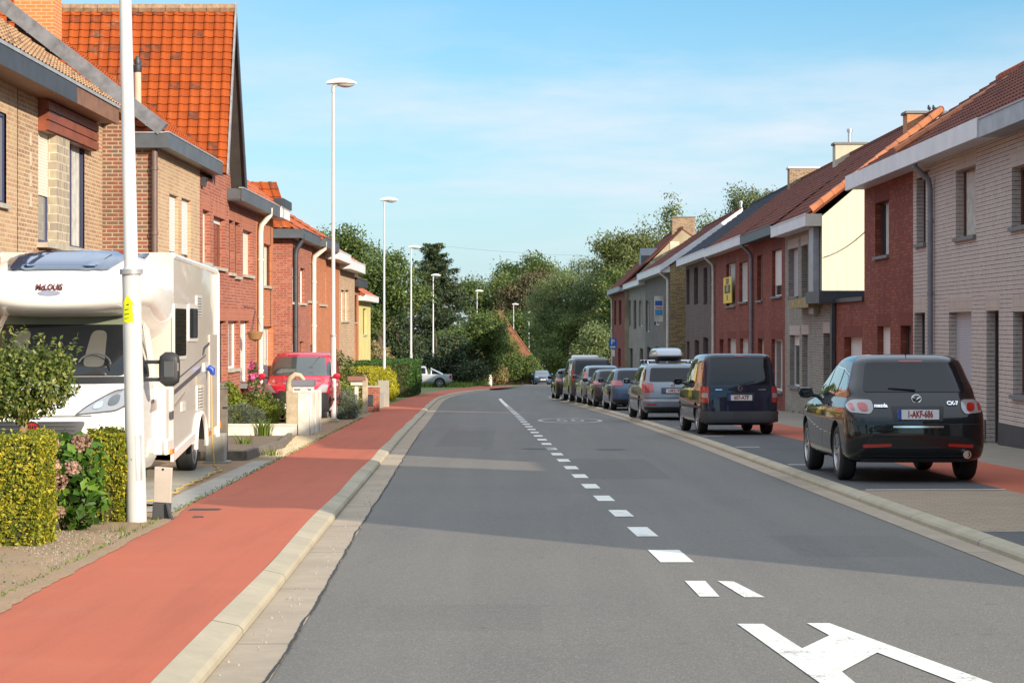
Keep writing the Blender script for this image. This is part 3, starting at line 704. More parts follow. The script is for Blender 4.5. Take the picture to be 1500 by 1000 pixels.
# ---- L1: beige brick house with a deep brown eaves box
X1 = -8.24
w1 = ll(X1, 56, 118, 214, 322)
big = (w1[0], w1[1], 3.02, 5.18)
near = ll(X1, -26, 2.5, 160, 296)
lowr = (35.0, 38.4, -.1, 1.75); lowl = (28.5, 31.2, .1, 1.8)
L1 = thing('beige_brick_house', 'beige brick house behind the camper with a red brown boarded panel above its window', 'house', (X1-3.5, 34, zg(34)), group=G_L)
wb = MB(); holes = [big, near, lowr, lowl]
facade(wb, X1, 25, 34.1, -1.5, 5.6, holes, -1, .2, 0); facade(wb, X1, 34.14, 41.2, -1.5, 5.6, holes, -1, .34, 1)
wb.add([(X1,25.0,-1.5),(X1-7,25.0,-1.5),(X1-7,25.0,5.4),(X1-3.8,25.0,8.5),(X1,25.0,5.6)], [(0,1,2,3,4)]); wb.add([(X1-7,25,-1.5),(X1-7,41.2,-1.5),(X1-7,41.2,5.4),(X1-7,25,5.4)], [(0,1,2,3)])
wb.build('wall', [BR_BEIGE, BR_BEIGE2], L1, world=True, fixn=False)
e = MB(); e.box(X1-.05, X1-.01, 34.1, 34.14, -1.5, 5.6); e.build('wall_joint', M_DOOR_D, L1, world=True)
e = MB(); e.box(X1-.42, X1-.46, 25.1, 41.1, -1.5, 5.5); e.build('dark_backing', M_DOOR_D, L1, world=True)  # dark sheet in place of the unlit rooms
opening(L1, X1, -1, dict(r=near, fm=M_FRAME_B, mull=[.8], gm=M_PANE_C, rec=.03), M_STONE_L)
opening(L1, X1, -1, dict(r=lowr, fm=M_FRAME_B, mull=[.5], gm=M_PANE, rec=.14), M_STONE_L)
opening(L1, X1, -1, dict(r=lowl, fm=M_FRAME_B, mull=[.5], gm=M_PANE, rec=.14), M_STONE_L)
# upper window group: shuttered light, stone pillar, tall light, boarded panel above
ya, yb = big[0], big[1]; yp0 = -8.24*3000/(71-750)-.0; yp1 = -8.24*3000/(101-750)
yp0 = 36.43; yp1 = 37.5
e = MB(); e.box(X1-.2, X1+.14, yp0, yp1, big[2]+.003, big[3]-.002); e.build('stone_pillar', blocks('stone_blocks'), L1, world=True)
opening(L1, X1, -1, dict(r=(ya+.003, yp0-.003, big[2]+.005, big[3]-.005), fm=M_FRAME_B, f=.62, sm=M_SHUT_C, rec=.02, gm=M_PANE_C, nosill=1))
opening(L1, X1, -1, dict(r=(yp1+.003, yb-.003, big[2]+.005, big[3]-.105), fm=M_FRAME_B, curt=(.25,.9), rec=.02, gm=M_PANE, nosill=1, mull=[.45]))
e = MB(); e.box(X1-.1, X1-.015, yp1+.01, yb-.01, big[3]-.1, big[3]-.004); e.build('shutter_box', M_WHITEBOARD, L1, world=True)
e = MB(); e.box(X1-.019, X1+.2, ya-.12, yb+.35, big[2]-.09, big[2]-.002); e.build('sill', M_STONE_L, L1, world=True)
e = MB()
for j in range(3): zz = 4.98+j*.175; e.box(X1+.142, X1+.19, ya-.02, yb+.42, zz, zz+.155)
e.box(X1+.004, X1+.142, ya-.02, yb+.42, 4.96, 5.515); e.build('boarded_panel', M_WOODP, L1, world=True)
e = MB(); e.box(X1-.004, X1+.012, ya-.05, yb+.05, 2.15, big[2]-.1); e.build('stained_panel', brick('stained_brick', (.36,.16,.075), (.33,.14,.07), (.38,.2,.12), dirt=.5), L1, world=True)
e = MB(); e.box(X1+.004, X1+.54, 25, 40.02, 5.52, 5.545); e.box(X1+.51, X1+.56, 25, 40.02, 5.5, 5.80); e.box(X1+.004, X1+.51, 39.98, 40.02, 5.546, 5.8); e.build('fascia_board', M_WOODF, L1, world=True)
e = MB(); e.box(X1+.46, X1+.59, 25, 40.03, 5.803, 5.86); e.build('gutter', M_ZINC_L, L1, world=True)
e = MB(); e.box(X1+.562, X1+.575, 25, 36.1, 5.49, 5.80); e.build('fascia_cladding', M_ZINC_D, L1, world=True)
tiles('roof', T_TAN, L1, (X1+.52, 25, 5.87), (X1+.52, 41.0, 5.87), (-4.6, 0, 3.3), tw=.25)
e = MB(); e.add([(X1-4.08,25,9.17),(X1-4.08,41,9.17),(X1-7.2,41,5.5),(X1-7.2,25,5.5)], [(0,1,2,3)]); e.build('rear_roof', M_BACKROOF, L1, world=True)
for j in range(4): e = MB(); zz = 4.1+j*.35; e.box(X1-.002, X1+.008, 35.0, 35.12, zz-.5, zz-.27); e.build('pale_inset', RENDER_C, L1, world=True)
# ---- L2: projecting house, old brick side wall, beige front
X2 = -7.15
o = [dict(r=ll(X2,248,256,286,391), fm=M_FRAME_BR, f=.8, sm=M_SHUT, rec=.075), dict(r=ll(X2,266,274.5,292,395), fm=M_FRAME_BR, f=.8, sm=M_SHUT, rec=.075)]
o += [dict(r=(42.6,43.6,-.85+.1,1.3), k='door', dm=M_DOOR_D, nosill=1)]
L2 = thing('brick_house', 'beige fronted house with an old red brick side wall and brown downpipe', 'house', (X2-3.5, 44, zg(44)), group=G_L)
wb = MB(); facade(wb, X2, 41.206, 46.9, -1.6, 5.17, [q['r'] for q in o], -1, .2, 0)
wb.add([(X2,41.206,-1.6),(X2-8,41.206,-1.6),(X2-8,41.206,9.9),(X2-5.5,41.206,9.45),(X2+.0,41.206,5.17)], [(0,1,2,3,4)], 1)
wb.build('wall', [BR_BEIGE, BR_GABLE], L2, world=True, fixn=False)
e = MB(); e.box(X2-.3, X2-.33, 41.3, 46.8, -1.5, 5.1); e.build('dark_backing', M_DOOR_D, L2, world=True)  # dark sheet for the unlit rooms behind
for q in o: opening(L2, X2, -1, q, M_STONE_L, None)
e = MB(); e.box(X2+.003, X2+.27, 41.0, 48.6, 5.14, 5.17); e.box(X2+.24, X2+.285, 40.95, 48.62, 5.13, 5.43); e.box(X2-.42, X2+.24, 40.95, 41.0, 5.13, 5.42); e.box(X2-.42, X2+.24, 41.0, 41.2, 5.14, 5.17); e.build('eaves_gutter', M_ZINC, L2, world=True)
e = MB(); e.box(X2+.2, X2+.30, 40.93, 48.64, 5.432, 5.46); e.box(X2-.42, X2+.2, 40.93, 41.2, 5.425, 5.45); e.build('gutter_lip', M_ZINC_L, L2, world=True)
tiles('roof', T_ORANGE, L2, (X2+.2, 41.05, 5.44), (X2+.2, 48.72, 5.44), (-5.6, 0, 4.37), tw=.27)
e = MB(); V = Vector((-5.7, 0, 4.45)); e.obox(Vector((X2+.16, 41.05, 5.50))+V*.5, V*.5, (0,.13,0), Vector((4.45,0,5.7)).normalized()*.14)
for j in range(12):
    c = Vector((X2+.16, 40.915, 5.50))+V*((j+.5)/12); e.obox(c, V.normalized()*.015, (0,.012,0), Vector((4.45,0,5.7)).normalized()*.15)
e.build('verge_flashing', plain('seamed_zinc_verge', (.20,.20,.215), .55, .2, var=.4, scale=5), L2, world=True)
p = MB(); p.tube([(X2-.05,41.1,5.5),(X2-.05,41.1,5.3)], .07, 10); p.tube([(X2-.03,41.13,5.3),(X2-.03,41.13,4.9),(X2-.03,41.14,-1)], .065, 10)
for zz in (4.7, 3.4): p.tube([(X2-.03,41.13,zz),(X2-.03,41.13,zz+.06)], .08, 10)
p.build('downpipe', M_BROWNPIPE, L2, world=True, smooth=True)
p = MB(); p.tube([(X2-.95,44.3,6.1),(X2-.95,44.3,7.05)], [.085,.075], 12); p.build('vent_pipe', RENDER_C, L2, world=True, smooth=True)
p = MB(); p.lathe([(.085,7.05),(.1,7.1),(.1,7.2),(.07,7.22),(.08,7.3),(.03,7.4)], 12, (X2-.95,44.3,0)); p.build('vent_cowl', M_ZINC_D, L2, world=True, smooth=True)
c1 = chimney(L2, -10.35, -9.52, 42.6, 43.3, 7.2, 9.4, brick('bright_chimney_brick', (.60,.19,.06), (.54,.165,.05), (.6,.34,.2), row=.075, bw=.22), M_STONE)
e = MB()
for j in range(5): a = -10.5+j*.2; e.box(a, a+.24, 42.55, 42.597, 7.05+.0-.16*j+.85, 7.05-.16*j+1.1)
e.build('stepped_flashing', M_LEAD, c1, world=True)
# ---- L3: red brick house with a steep cross gable
o = [dict(r=ll(X2,297,303,308,385), fm=M_FRAME_W, k='shutter', sm=M_SHUT_C), dict(r=ll(X2,313,325,319,392), fm=M_FRAME_BR, gm=glassmat('red_curtain_pane', (.13,.03,.02), .08, .6), f=.07, mull=[.5]),
     dict(r=ll(X2,335.5,338.5,323,400), fm=M_FRAME_BR, rec=.1), dict(r=ll(X2,344,347.5,326,405), fm=M_FRAME_BR, rec=.1), dict(r=ll(X2,356,366,338,403), fm=M_FRAME_W, k='shutter', sm=M_SHUT_C),
     dict(r=ll(X2,334,346,470,540), fm=M_FRAME_W, gm=M_PANE_C, curt=(0,.6)), dict(r=ll(X2,352,362,470,560), fm=M_FRAME_W, k='door', dm=M_DOOR_W), dict(r=ll(X2,318,327,470,560), k='door', dm=M_FRAME_BR)]
L3 = thing('gabled_brick_house', 'red brick house with a steep gable and a big orange tiled roof', 'house', (X2-3.5, 52, zg(52)), group=G_L)
wb = MB(); facade(wb, X2, 46.91, 57.2, -1.8, 5.05, [q['r'] for q in o], -1, .2)
gy0, gy1, gya, gz0, gza = 48.72, 52.25, 50.25, 5.2, 9.35
gz1 = 5.0
wb.add([(X2,gy0+.12,5.05),(X2,gy1-.12,5.05),(X2,gya,gza-.3)], [(0,1,2)]); wb.add([(X2,57.2,-1.8),(X2-8,57.2,-1.8),(X2-8,57.2,5.0),(X2-4,57.2,8.4),(X2,57.2,5.05)], [(0,1,2,3,4)])
wb.build('wall', BR_RED, L3, world=True, fixn=False)
e = MB(); e.box(X2-.3, X2-.33, 47, 57.1, -1.7, 5.0); e.build('dark_backing', M_DOOR_D, L3, world=True)  # unlit rooms given as a dark sheet
for q in o: opening(L3, X2, -1, q, M_STONE_L, BR_SOLD_O)
oh = .36
# camera-facing slope: eave edge runs along X; pantiles
tiles('gable_roof', T_ORANGE, L3, (X2-9, gy0+.0, gz0), (X2+oh, gy0, gz0), (0, gya-gy0, gza-gz0), tw=.25, th=.205, thick=.1, amp=.034)
ridge_caps('ridge', plain('mossy_ridge', (.34,.21,.12), .85, var=.5, scale=7, bmp=.4), L3, (X2-9, gya, gza+.0), (X2+oh-.02, gya, gza+.0), .12, .33)
e = MB(); e.add([(X2-9,gya,gza),(X2+oh,gya,gza),(X2+oh,gy1,gz1+.05),(X2-9,gy1,gz1+.05),(X2-9,gya,gza-.12),(X2+oh,gya,gza-.12),(X2+oh,gy1-.07,gz1+.02),(X2-9,gy1-.07,gz1+.02)], [(0,1,2,3),(4,7,6,5),(0,4,5,1),(1,5,6,2),(2,6,7,3)]); e.build('gable_roof_rear', plain('dark_soffit', (.045,.042,.04), .6, var=.3), L3, world=True)
e = MB(); xx = X2+oh+.003
e.add([(xx,gy0-.05,gz0-.02),(xx,gya-.02,gza+.16),(xx,gya+.07,gza+.16),(xx,gy0+.10,gz0-.02),(xx+.04,gy0-.05,gz0-.02),(xx+.04,gya-.02,gza+.16),(xx+.04,gya+.07,gza+.16),(xx+.04,gy0+.10,gz0-.02)], [(0,1,2,3),(4,7,6,5),(0,4,5,1),(1,5,6,2),(2,6,7,3),(3,7,4,0)])
e.build('verge_trim', M_LEAD, L3, world=True)
e = MB(); xx = X2+oh+.002
e.add([(xx,gya+.0,gza+.1),(xx,gy1+.08,gz1+.08),(xx,gy1-.1,gz1-.1),(xx,gya,gza-.28),(xx+.03,gya,gza+.1),(xx+.03,gy1+.08,gz1+.08),(xx+.03,gy1-.1,gz1-.1),(xx+.03,gya,gza-.28)], [(0,1,2,3),(4,7,6,5),(0,4,5,1),(1,5,6,2),(2,6,7,3),(3,7,4,0)]); e.build('barge_board', M_ZINC_D, L3, world=True)
e = MB(); e.box(X2+.003, X2+oh, 51.4, 59.6, 4.72, 4.75); e.box(X2+oh, X2+oh+.045, 51.35, 59.6, 4.71, 5.02); e.box(X2+.003, X2+oh, 51.37, 51.4, 4.751, 5.02); e.build('eaves_gutter', M_ZINC, L3, world=True)
e = MB(); e.box(X2+oh-.06, X2+oh+.06, 51.33, 59.62, 5.022, 5.05); e.build('gutter_lip', M_ZINC_L, L3, world=True)
tiles('roof', T_RED, L3, (X2+.3, 52.3, 5.05), (X2+.3, 57.25, 5.05), (-4.3, 0, 3.2), tw=.27)
e = MB(); e.box(X2-3.9,X2-3.0,57,57.6,7.2,8.0); e.build('parapet_stub', RENDER_C, L3, world=True)
p = MB(); p.tube([(X2-.1,47.0,5.0),(X2+.12,47.2,4.95),(X2+.04,47.6,4.9)], .02, 5); p.box(X2+.01,X2+.1,47.0,47.25,4.78,4.98); p.build('cable_bracket', M_ZINC_D, L3, world=True)
# hanging basket bracket is separate; L4
o = [dict(r=ll(X2,386.5,393.5,358,419), fm=M_FRAME_W, k='shutter', sm=M_SHUT_C), dict(r=ll(X2,386,397,478,575), k='door', dm=M_DOOR_W, fm=M_DOOR_W)]
L4 = row_house('orange_brick_house', 'narrow orange brick house with a white door, beside the cream downpipe', -1, X2, 57.2, 61.3, 5.0, 3.8, 8.2, BR_ORANGE, T_RED, o, 7, .38, (.25, M_WHITEBOARD), M_STONE_L, None, [(57.5, M_PVC, .075)], group=G_L, eave_y=(59.65, 62.0))
e = MB(); e.box(X2+.2,X2+.48,59.7,62.05,5.06,5.3); e.build('balustrade', M_ZINC_D, L4, world=True)
# ---- L5.. lower houses further on
X5 = -7.3
def lo(*a): return ll(X5, *a)
o = [dict(r=lo(428.5,433,388,443), fm=M_FRAME_W, k='shutter'), dict(r=lo(440,444,393,444), fm=M_FRAME_W, gm=M_PANE_C), dict(r=lo(428.5,433,500,530), fm=M_FRAME_W), dict(r=lo(439,443,500,530), fm=M_FRAME_BR)]
L5 = row_house('dark_red_brick_house', 'dark red brick house with an orange tiled side roof, behind the red van', -1, X5, 68, 74.2, 4.75, 3.6, 7.3, BR_RED, T_RED, o, 7, .32, (.28, M_ZINC), M_STONE_L, None, [(68.2, M_ZINC_D, .09)], group=G_L)
e = MB(); e.box(X5-.9, X5+.35, 67.6, 67.98, 4.48, 4.78); e.build('gutter_return', M_ZINC, L5, world=True)
tiles('side_roof', T_ORANGE, L5, (X5-3.2, 67.7, 4.8), (X5+.0, 67.7, 4.8), (-.6, 1.0, 1.6), tw=.28)
e = MB(); e.prism([(X5-.3,4.75),(X5-3.4,7.25),(X5-3.4,6.75),(X5-.9,4.75)], 'y', 67.99, 68.02); e.build('gable_cladding', M_CREAM2 if 'M_CREAM2' in globals() else plain('pale_gable_boards', (.62,.55,.33), .6), L5, world=True)
chimney(L5, -11.0, -10.35, 75.6, 76.3, 6.2, 8.35, brick('pale_red_chimney_brick', (.48,.24,.16), (.42,.19,.13), (.55,.45,.38), row=.1, bw=.2, ms=.016), M_STONE, 1)
o = [dict(r=lo(451.5,454.5,386,441), fm=M_FRAME_O2 if 'M_FRAME_O2' in globals() else plain('orange_frame', (.5,.16,.03), .5)), dict(r=lo(457.5,460,388,441), fm=bpy.data.materials['orange_frame']), dict(r=lo(452,458,505,540), k='door', dm=M_FRAME_BR)]
L6 = row_house('bright_orange_brick_house', 'bright orange brick house with narrow windows left of the second street lamp', -1, X5, 74.2, 80, 4.75, 3.6, 7.3, BR_ORANGE, T_RED, o, 7, .5, (.3, M_ZINC), M_STONE_L, None, [(74.5, M_PVC, .09)], group=G_L)
o = [dict(r=lo(468,475,396,446), fm=M_FRAME_W, k='shutter'), dict(r=lo(467,473,505,540), fm=M_FRAME_W)]
L7 = row_house('brick_house', 'orange brick house with one white shuttered window, half hidden by the second street lamp', -1, X5, 80, 86.5, 4.5, 3.6, 7.0, BR_ORANGE, T_RED, o, 7, .45, (.3, M_WHITEBOARD), M_STONE_L, None, None, group=G_L)
o = [dict(r=lo(500,503,425,470), fm=M_FRAME_W), dict(r=lo(506,509,425,470), fm=M_FRAME_W)]
L8 = row_house('tan_brick_house', 'tan brick house with white eaves just right of the second street lamp', -1, X5, 86.5, 95, 4.35, 3.6, 6.8, BR_BEIGE2, T_RED, o, 7, .45, (.35, M_WHITEBOARD), M_STONE_L, None, None, group=G_L)
o = [dict(r=ll(-7.6,516.5,520.5,432,472), fm=M_FRAME_W, gm=M_PANE_C), dict(r=ll(-7.6,516,520,500,535), fm=M_FRAME_W)]
L9 = row_house('brick_house', 'small orange brick house with a white window next to the yellow house', -1, -7.6, 95.5, 101.5, 3.75, 3.6, 6.1, BR_ORANGE, T_BROWN, o, 7, .4, (.3, M_ZINC_D), M_STONE_L, None, None, group=G_L)
o = [dict(r=ll(-7.7,532,535,452,490), fm=M_FRAME_BR)]
L10 = row_house('yellow_house', 'yellow rendered house at the far end of the left row', -1, -7.7, 101.6, 111.5, 3.1, 3.6, 5.5, RENDER_Y, T_RED, o, 7, .4, (.25, M_WHITEBOARD), M_STONE_L, None, None, group=G_L)
# ================================================================== right-hand terrace (facade X = 9.4, facing the street)
XR = 9.4
def rr(x0, x1, y0, y1, X=XR):
    """opening from its pixel box on the facade X: nearer edge x1, farther edge x0"""
    Da, Db = X*3000/(x1-750), X*3000/(x0-750); Dm = (Da+Db)/2
    return (Da, Db, 1.56+(478-y1)*Dm/3000, 1.56+(478-y0)*Dm/3000)
G_R = 'terraced houses along the right pavement'
# R1: pale brick, nearest
o1 = [dict(r=rr(1342.5,1356,260,357), fm=M_FRAME_D, rec=.17), dict(r=rr(1400,1429,246,347), fm=M_FRAME_BR, curt=(.1,.95), rec=.17), dict(r=rr(1482,1522,240,330), fm=M_FRAME_BR, rec=.17),
      dict(r=rr(1339.5,1355,458,606), k='door', dm=M_FRAME_D, rec=.18), dict(r=rr(1390,1423,457,574), fm=M_FRAME_W, f=.97, sm=M_SHUT_G, rec=.16), dict(r=rr(1445,1463,455,652), k='door', rec=.17), dict(r=rr(1484,1545,456,582), fm=M_FRAME_BR, rec=.17)]
R1 = row_house('terraced_house', 'pale brick house with dark joints behind the black car, dark door and grey downpipe', 1, XR, 33.5, 48, 5.47, 4.6, 9.1, BR_WHITE, T_DARK, o1, 8.2, .45, (.3, M_ZINC_L), M_STONE, BR_SOLD_W, [(45.6, M_GREYPIPE, .062)], plinth=(M_ZINC_D, .55), eave_y=(33.5, 39.1), ridge_m=T_RED, zb=-1.6)
fb = MB(); fb.box(XR-.52, XR-.45, 39.13, 54.6, 5.17, 5.55); fb.box(XR-.45, XR-.004, 39.13, 54.6, 5.2, 5.22); fb.box(XR-.45, XR-.004, 54.57, 54.6, 5.22, 5.5); fb.build('fascia_board', M_WHITEBOARD, R1, world=True)
# lamp bracket / cable box under the eaves
p = MB(); p.tube([(XR-.05,45.9,5.05),(XR-.2,46.1,5.02),(XR-.05,46.7,5.0)], .015, 5); p.box(XR-.09,XR-.005,46.3,46.45,4.88,5.04); p.build('cable_bracket', M_ZINC_D, R1, world=True)
# R2: red brick
o2 = [dict(r=rr(1282,1302,295,375), fm=M_FRAME_D, curt=(.2,.8), rec=.18), dict(r=rr(1285,1304,478,560), fm=M_FRAME_W, f=1, k='shutter', rec=.16), dict(r=rr(1319,1335,477,622), k='door', dm=M_FRAME_BR, rec=.17)]
R2 = row_house('terraced_house', 'red brick house with a single upper window beside the cream side wall', 1, XR, 48, 54.65, 5.47, 3.6, 8.15, BR_RED2, T_DARK, o2, 6.0, .45, (.3, None), M_STONE, BR_SOLD_R, None, ridge_m=T_RED, back_eave=6.0)
ridge_caps('verge_tiles', T_RED_CAP if 'T_RED_CAP' in globals() else plain('orange_verge_tile', (.50,.17,.07), .7, var=.35), R2, (XR-.4, 48.0, 5.66), (XR+3.6, 48.0, 8.2), .1, .42)
M_VERGE = bpy.data.materials['orange_verge_tile']
# garage: single storey, red brick, flat roof
og = [dict(r=rr(1236,1262,494,575), fm=M_FRAME_W, k='shutter', rec=.2)]
zt = zg(57)+3.42
gr = thing('garage', 'low red brick garage with a white roller door below the cream side wall', 'garage', (XR+2, 57, zg(57)))
wb = MB(); facade(wb, XR+.01, 54.66, 59.55, zg(59)-.4, zt, [o_['r'] for o_ in og], 1, .22); wb.add([(XR+.01,54.67,zt),(XR+5,54.67,zt),(XR+5,59.54,zt),(XR+.01,59.54,zt)], [(0,1,2,3)]); wb.build('wall', BR_RED2, gr, world=True, fixn=False)
opening(gr, XR+.01, 1, og[0], None, BR_SOLD_R)
rb = MB(); rb.box(XR+.35, XR+.4, 54.7, 59.5, zg(59)-.4, zt-.05); rb.build('dark_backing', M_DOOR_D, gr, world=True)  # dark sheet for the unlit garage inside
e = MB(); e.box(XR-.06, XR+5, 54.68, 59.5, zt+.004, zt+.12); e.build('roof', M_ZINC_D, gr, world=True)
# R3: weathered white brick with cream-clad gable; ground floor reaches forward over the full width
o3 = [dict(r=rr(1155,1169,364,434), fm=M_FRAME_W, k='shutter', sm=M_SHUT_G, rec=.18), dict(r=rr(1174,1183,359,435), fm=M_FRAME_D, rec=.18),
      dict(r=rr(1157,1171,491,566), fm=M_FRAME_W, f=.18, rec=.16, curt=(.1,.5)), dict(r=rr(1175,1184,490,570), k='shutter', sm=M_SHUT_G, rec=.17)]
def cream(name, c):
    m, nt, b = newmat(name); p = pos(nt); sp = nt.nodes.new('ShaderNodeSeparateXYZ'); L(nt, p, sp.inputs[0])
    fr = math_n(nt, 'FRACT', math_n(nt, 'DIVIDE', sp.outputs[0], .29))
    col = mix_c(nt, math_n(nt, 'LESS_THAN', fr, .045), c, tuple(x*.72 for x in c)); col = mix_c(nt, math_n(nt, 'MULTIPLY', ramp(nt, noise(nt, p, 1.5, 5), .4, .75), .15), col, tuple(x*.7 for x in c))
    L(nt, col, b.inputs['Base Color']); b.inputs['Roughness'].default_value = .55; bump(nt, b, math_n(nt, 'GREATER_THAN', fr, .045), .5, .01); return m
M_CREAM = cream('cream_cladding', (.56,.515,.385))
R3 = row_house('terraced_house', 'weathered whitish brick house with a cream clad side wall above the garage', 1, XR, 62.1, 70.5, 4.92, 3.6, 8.1, BR_GREYW, T_DARK, o3, 7.2, .45, (.3, M_WHITEBOARD), M_STONE, BR_SOLD_W, None, gable=M_CREAM, ridge_m=T_DARK)
ridge_caps('verge_tiles', M_VERGE, R3, (XR-.35, 62.0, 5.1), (XR+3.6, 62.0, 8.13), .1, .42)
dr = dict(r=(60.25, 61.75, zg(61)+.14, zg(61)+2.62), k='door', dm=M_FRAME_BR, rec=.45)
wb = MB(); facade(wb, XR-.008, 59.58, 62.1, zg(62)-.4, zg(61)+3.5, [dr['r']], 1, .46); wb.add([(XR-.008,59.58,zg(62)-.4),(XR+3,59.58,zg(62)-.4),(XR+3,59.58,zg(61)+3.5),(XR-.008,59.58,zg(61)+3.5)], [(0,1,2,3)]); wb.build('porch_wall', BR_GREYW, R3, world=True, fixn=False)
opening(R3, XR-.008, 1, dr, None, BR_SOLD_W)
pz = zg(61)+3.5
e = MB(); e.box(XR-.5, XR+3, 59.35, 62.06, pz+.004, pz+.36); e.build('porch_roof', M_ZINC_D, R3, world=True)
e = MB(); e.box(XR-.42, XR-.012, 62.1, 66.4, pz-.1, pz+.2); e.build('concrete_ledge', plain('mossy_concrete', (.36,.28,.12), .9, var=.5, scale=5, bmp=.3), R3, world=True)
e = MB(); e.box(XR-.12, XR-.012, 59.45, 59.8, zg(62)-.4, pz-.01); e.build('porch_post', M_ZINC_D, R3, world=True)
e = MB(); e.box(XR-.2, XR-.02, 62.55, 63.5, 3.3-1.35, 4.6); e.build('downpipe', M_ZINC_L, R3, world=True)
e = MB(); e.box(XR-.5, XR-.003, 62.06, 62.1, 4.6, 4.97); e.build('gutter_end', M_ZINC, R3, world=True)
# wire along the cream wall
e = MB(); e.tube([(XR+.05+q*1.5, 62.07, 3.55+.42*q+1.0*q*q*.6+.1) for q in [i/8 for i in range(9)]], .012, 4); e.build('cable', M_ZINC_D, R3, world=True)
# R4, R5 red brick pair
M_FRAME_O = plain('tan_frame', (.38,.26,.15), .5)
o4 = [dict(r=rr(1131,1145,366,434), fm=M_FRAME_W, f=.78, rec=.12), dict(r=rr(1109,1117,374,440), fm=M_FRAME_O, rec=.15, curt=(0,.6)), dict(r=rr(1130,1146,497,572), fm=M_FRAME_W, curt=(.05,.5), gm=M_PANE_C), dict(r=rr(1110,1119,496,590), k='door', dm=M_FRAME_O)]
R4 = row_house('terraced_house', 'dark red brick house with a half lowered white shutter upstairs, left of the whitish house', 1, XR, 70.5, 80, 5.02, 3.6, 8.1, BR_RED2, T_DARK, o4, 7.2, .45, (.28, M_ZINC_D), M_STONE, BR_SOLD_R, [(79.7, M_GREYPIPE, .07)])
o5 = [dict(r=rr(1064,1077,386,448), fm=M_FRAME_W, f=.0, curt=(.3,.9)), dict(r=rr(1083,1095,384,442), fm=M_FRAME_W, curt=(.4,1), gm=M_PANE_C), dict(r=rr(1066,1078,496,552), fm=M_FRAME_W, curt=(.3,1)), dict(r=rr(1084,1096,496,555), fm=M_FRAME_W, curt=(.4,1)), dict(r=rr(1054,1060,497,580), k='door', dm=M_FRAME_BR)]
R5 = row_house('terraced_house', 'dark red brick house with a yellow notice at its upper window', 1, XR, 80, 95, 5.07, 3.6, 8.1, BR_RED2, T_DARK, o5, 7.2, .45, (.3, M_WHITEBOARD), M_STONE, BR_SOLD_R, [(94.8, M_PVC, .07)])
o6 = [dict(r=rr(a,b,c,d)) for (a,b,c,d) in ((1005.5,1010,395,446),(1016.5,1022.5,391,446),(1030.5,1036,392,446),(1041,1044,390,446),(1006,1010,500,540),(1017.5,1024,498,545),(1030,1037.5,494,548))]
R6 = row_house('terraced_house', 'brown brick house with narrow windows and a dark slate roof', 1, XR, 95, 111, 5.1, 3.6, 8.1, BR_BROWN, T_SLATE, o6, 7.2, .45, (.3, M_WHITEBOARD), None, None, None)
chimney(R3, 12.35, 13.6, 64, 64.7, 7.2, 8.2, BR_CHIM, M_STONE)
chimney(R4, 12.35, 13.55, 78.2, 78.9, 7.2, 8.5, RENDER_C, M_STONE, 1)
chimney(R5, 12.4, 13.7, 91.5, 92.2, 7.2, 8.6, BR_CHIM_D, M_WHITEBOARD)
c6 = chimney(R6, 12.5, 13.3, 115, 115.7, 6.6, 7.95, BR_CHIM_D, M_STONE, 1)
# birds on a chimney
for i, (x, lab) in enumerate(((13.25, 'dark pigeon standing on the orange brick chimney, right one of the pair'), (13.1, 'dark pigeon standing on the orange brick chimney, left one of the pair'))):
    t = thing('pigeon', lab, 'bird', (x, 64.3, 8.295), group='pigeons on the chimney')
    b_ = MB(); b_.tube([(-.0,-.13,.03),(0,-.06,.09),(0,.03,.11),(0,.09,.15),(0,.11,.2),(0,.15,.2)], [.012,.05,.058,.035,.03,.008], 8); b_.tube([(0,0,.07),(0,0,0)], .012, 5); b_.build('body', M_BIRD, t, smooth=True)
# R7.. further houses set a little forward
X7 = 8.72
r7 = lambda a,b,c,d: rr(a,b,c,d,X7)
o7 = [dict(r=r7(958,966,440,476), fm=M_FRAME_W, gm=M_PANE_C), dict(r=r7(946,951,440,486), fm=M_FRAME_W), dict(r=r7(948,953,508,540)), dict(r=r7(960,966,508,540))]
R7 = row_house('terraced_house', 'grey house with a yellow brick side wall and white eaves', 1, X7, 113, 134, 4.9, 3.9, 8.0, RENDER_G, T_DARK, o7, 7.2, .5, (.35, M_WHITEBOARD), None, None, [(113.5, M_PVC, .08)], gable=BR_YELLOW)
vb = MB(); vb.prism([(X7-.55, 4.95), (X7+4.0, 8.1), (X7+4.0, 7.75), (X7-.55, 4.6)], 'y', 112.85, 112.98); vb.build('verge_board', M_WHITEBOARD, R7, world=True)
o8 = [dict(r=r7(936,941,440,478), fm=M_FRAME_W), dict(r=r7(928,932,440,482)), dict(r=r7(920,924,440,478), fm=M_FRAME_W), dict(r=r7(937,942,510,540)), dict(r=r7(922,927,510,540))]
R8 = row_house('terraced_house', 'brown grey house with white window frames, second before the end of the row', 1, X7, 134, 153, 4.6, 3.6, 7.4, plain('brown_grey_render', (.24,.205,.165), .9, var=.3, scale=1.2, bmp=.3), T_DARK, o8, 7.2, .4, (.3, M_WHITEBOARD), None, None, None)
o9 = [dict(r=r7(912,916,440,476)), dict(r=r7(905,908,440,476)), dict(r=r7(911,915,510,538))]
R9 = row_house('terraced_house', 'tall last house of the right row with a patched pale gable and brick chimney', 1, X7-.3, 153, 172, 4.5, 4.3, 8.9, BR_RED2, T_DARK, o9, 10.5, .4, (.3, M_ZINC_L), None, None, [(171, M_PVC, .08)], gable=plain('patched_gable_render', (.36,.30,.20), .9, var=.4, scale=.8, c2=(.24,.19,.125)))
chimney(R9, 12.0, 13.7, 153.3, 154, 8.0, 9.7, BR_CHIM_D, M_STONE)
g9 = MB()
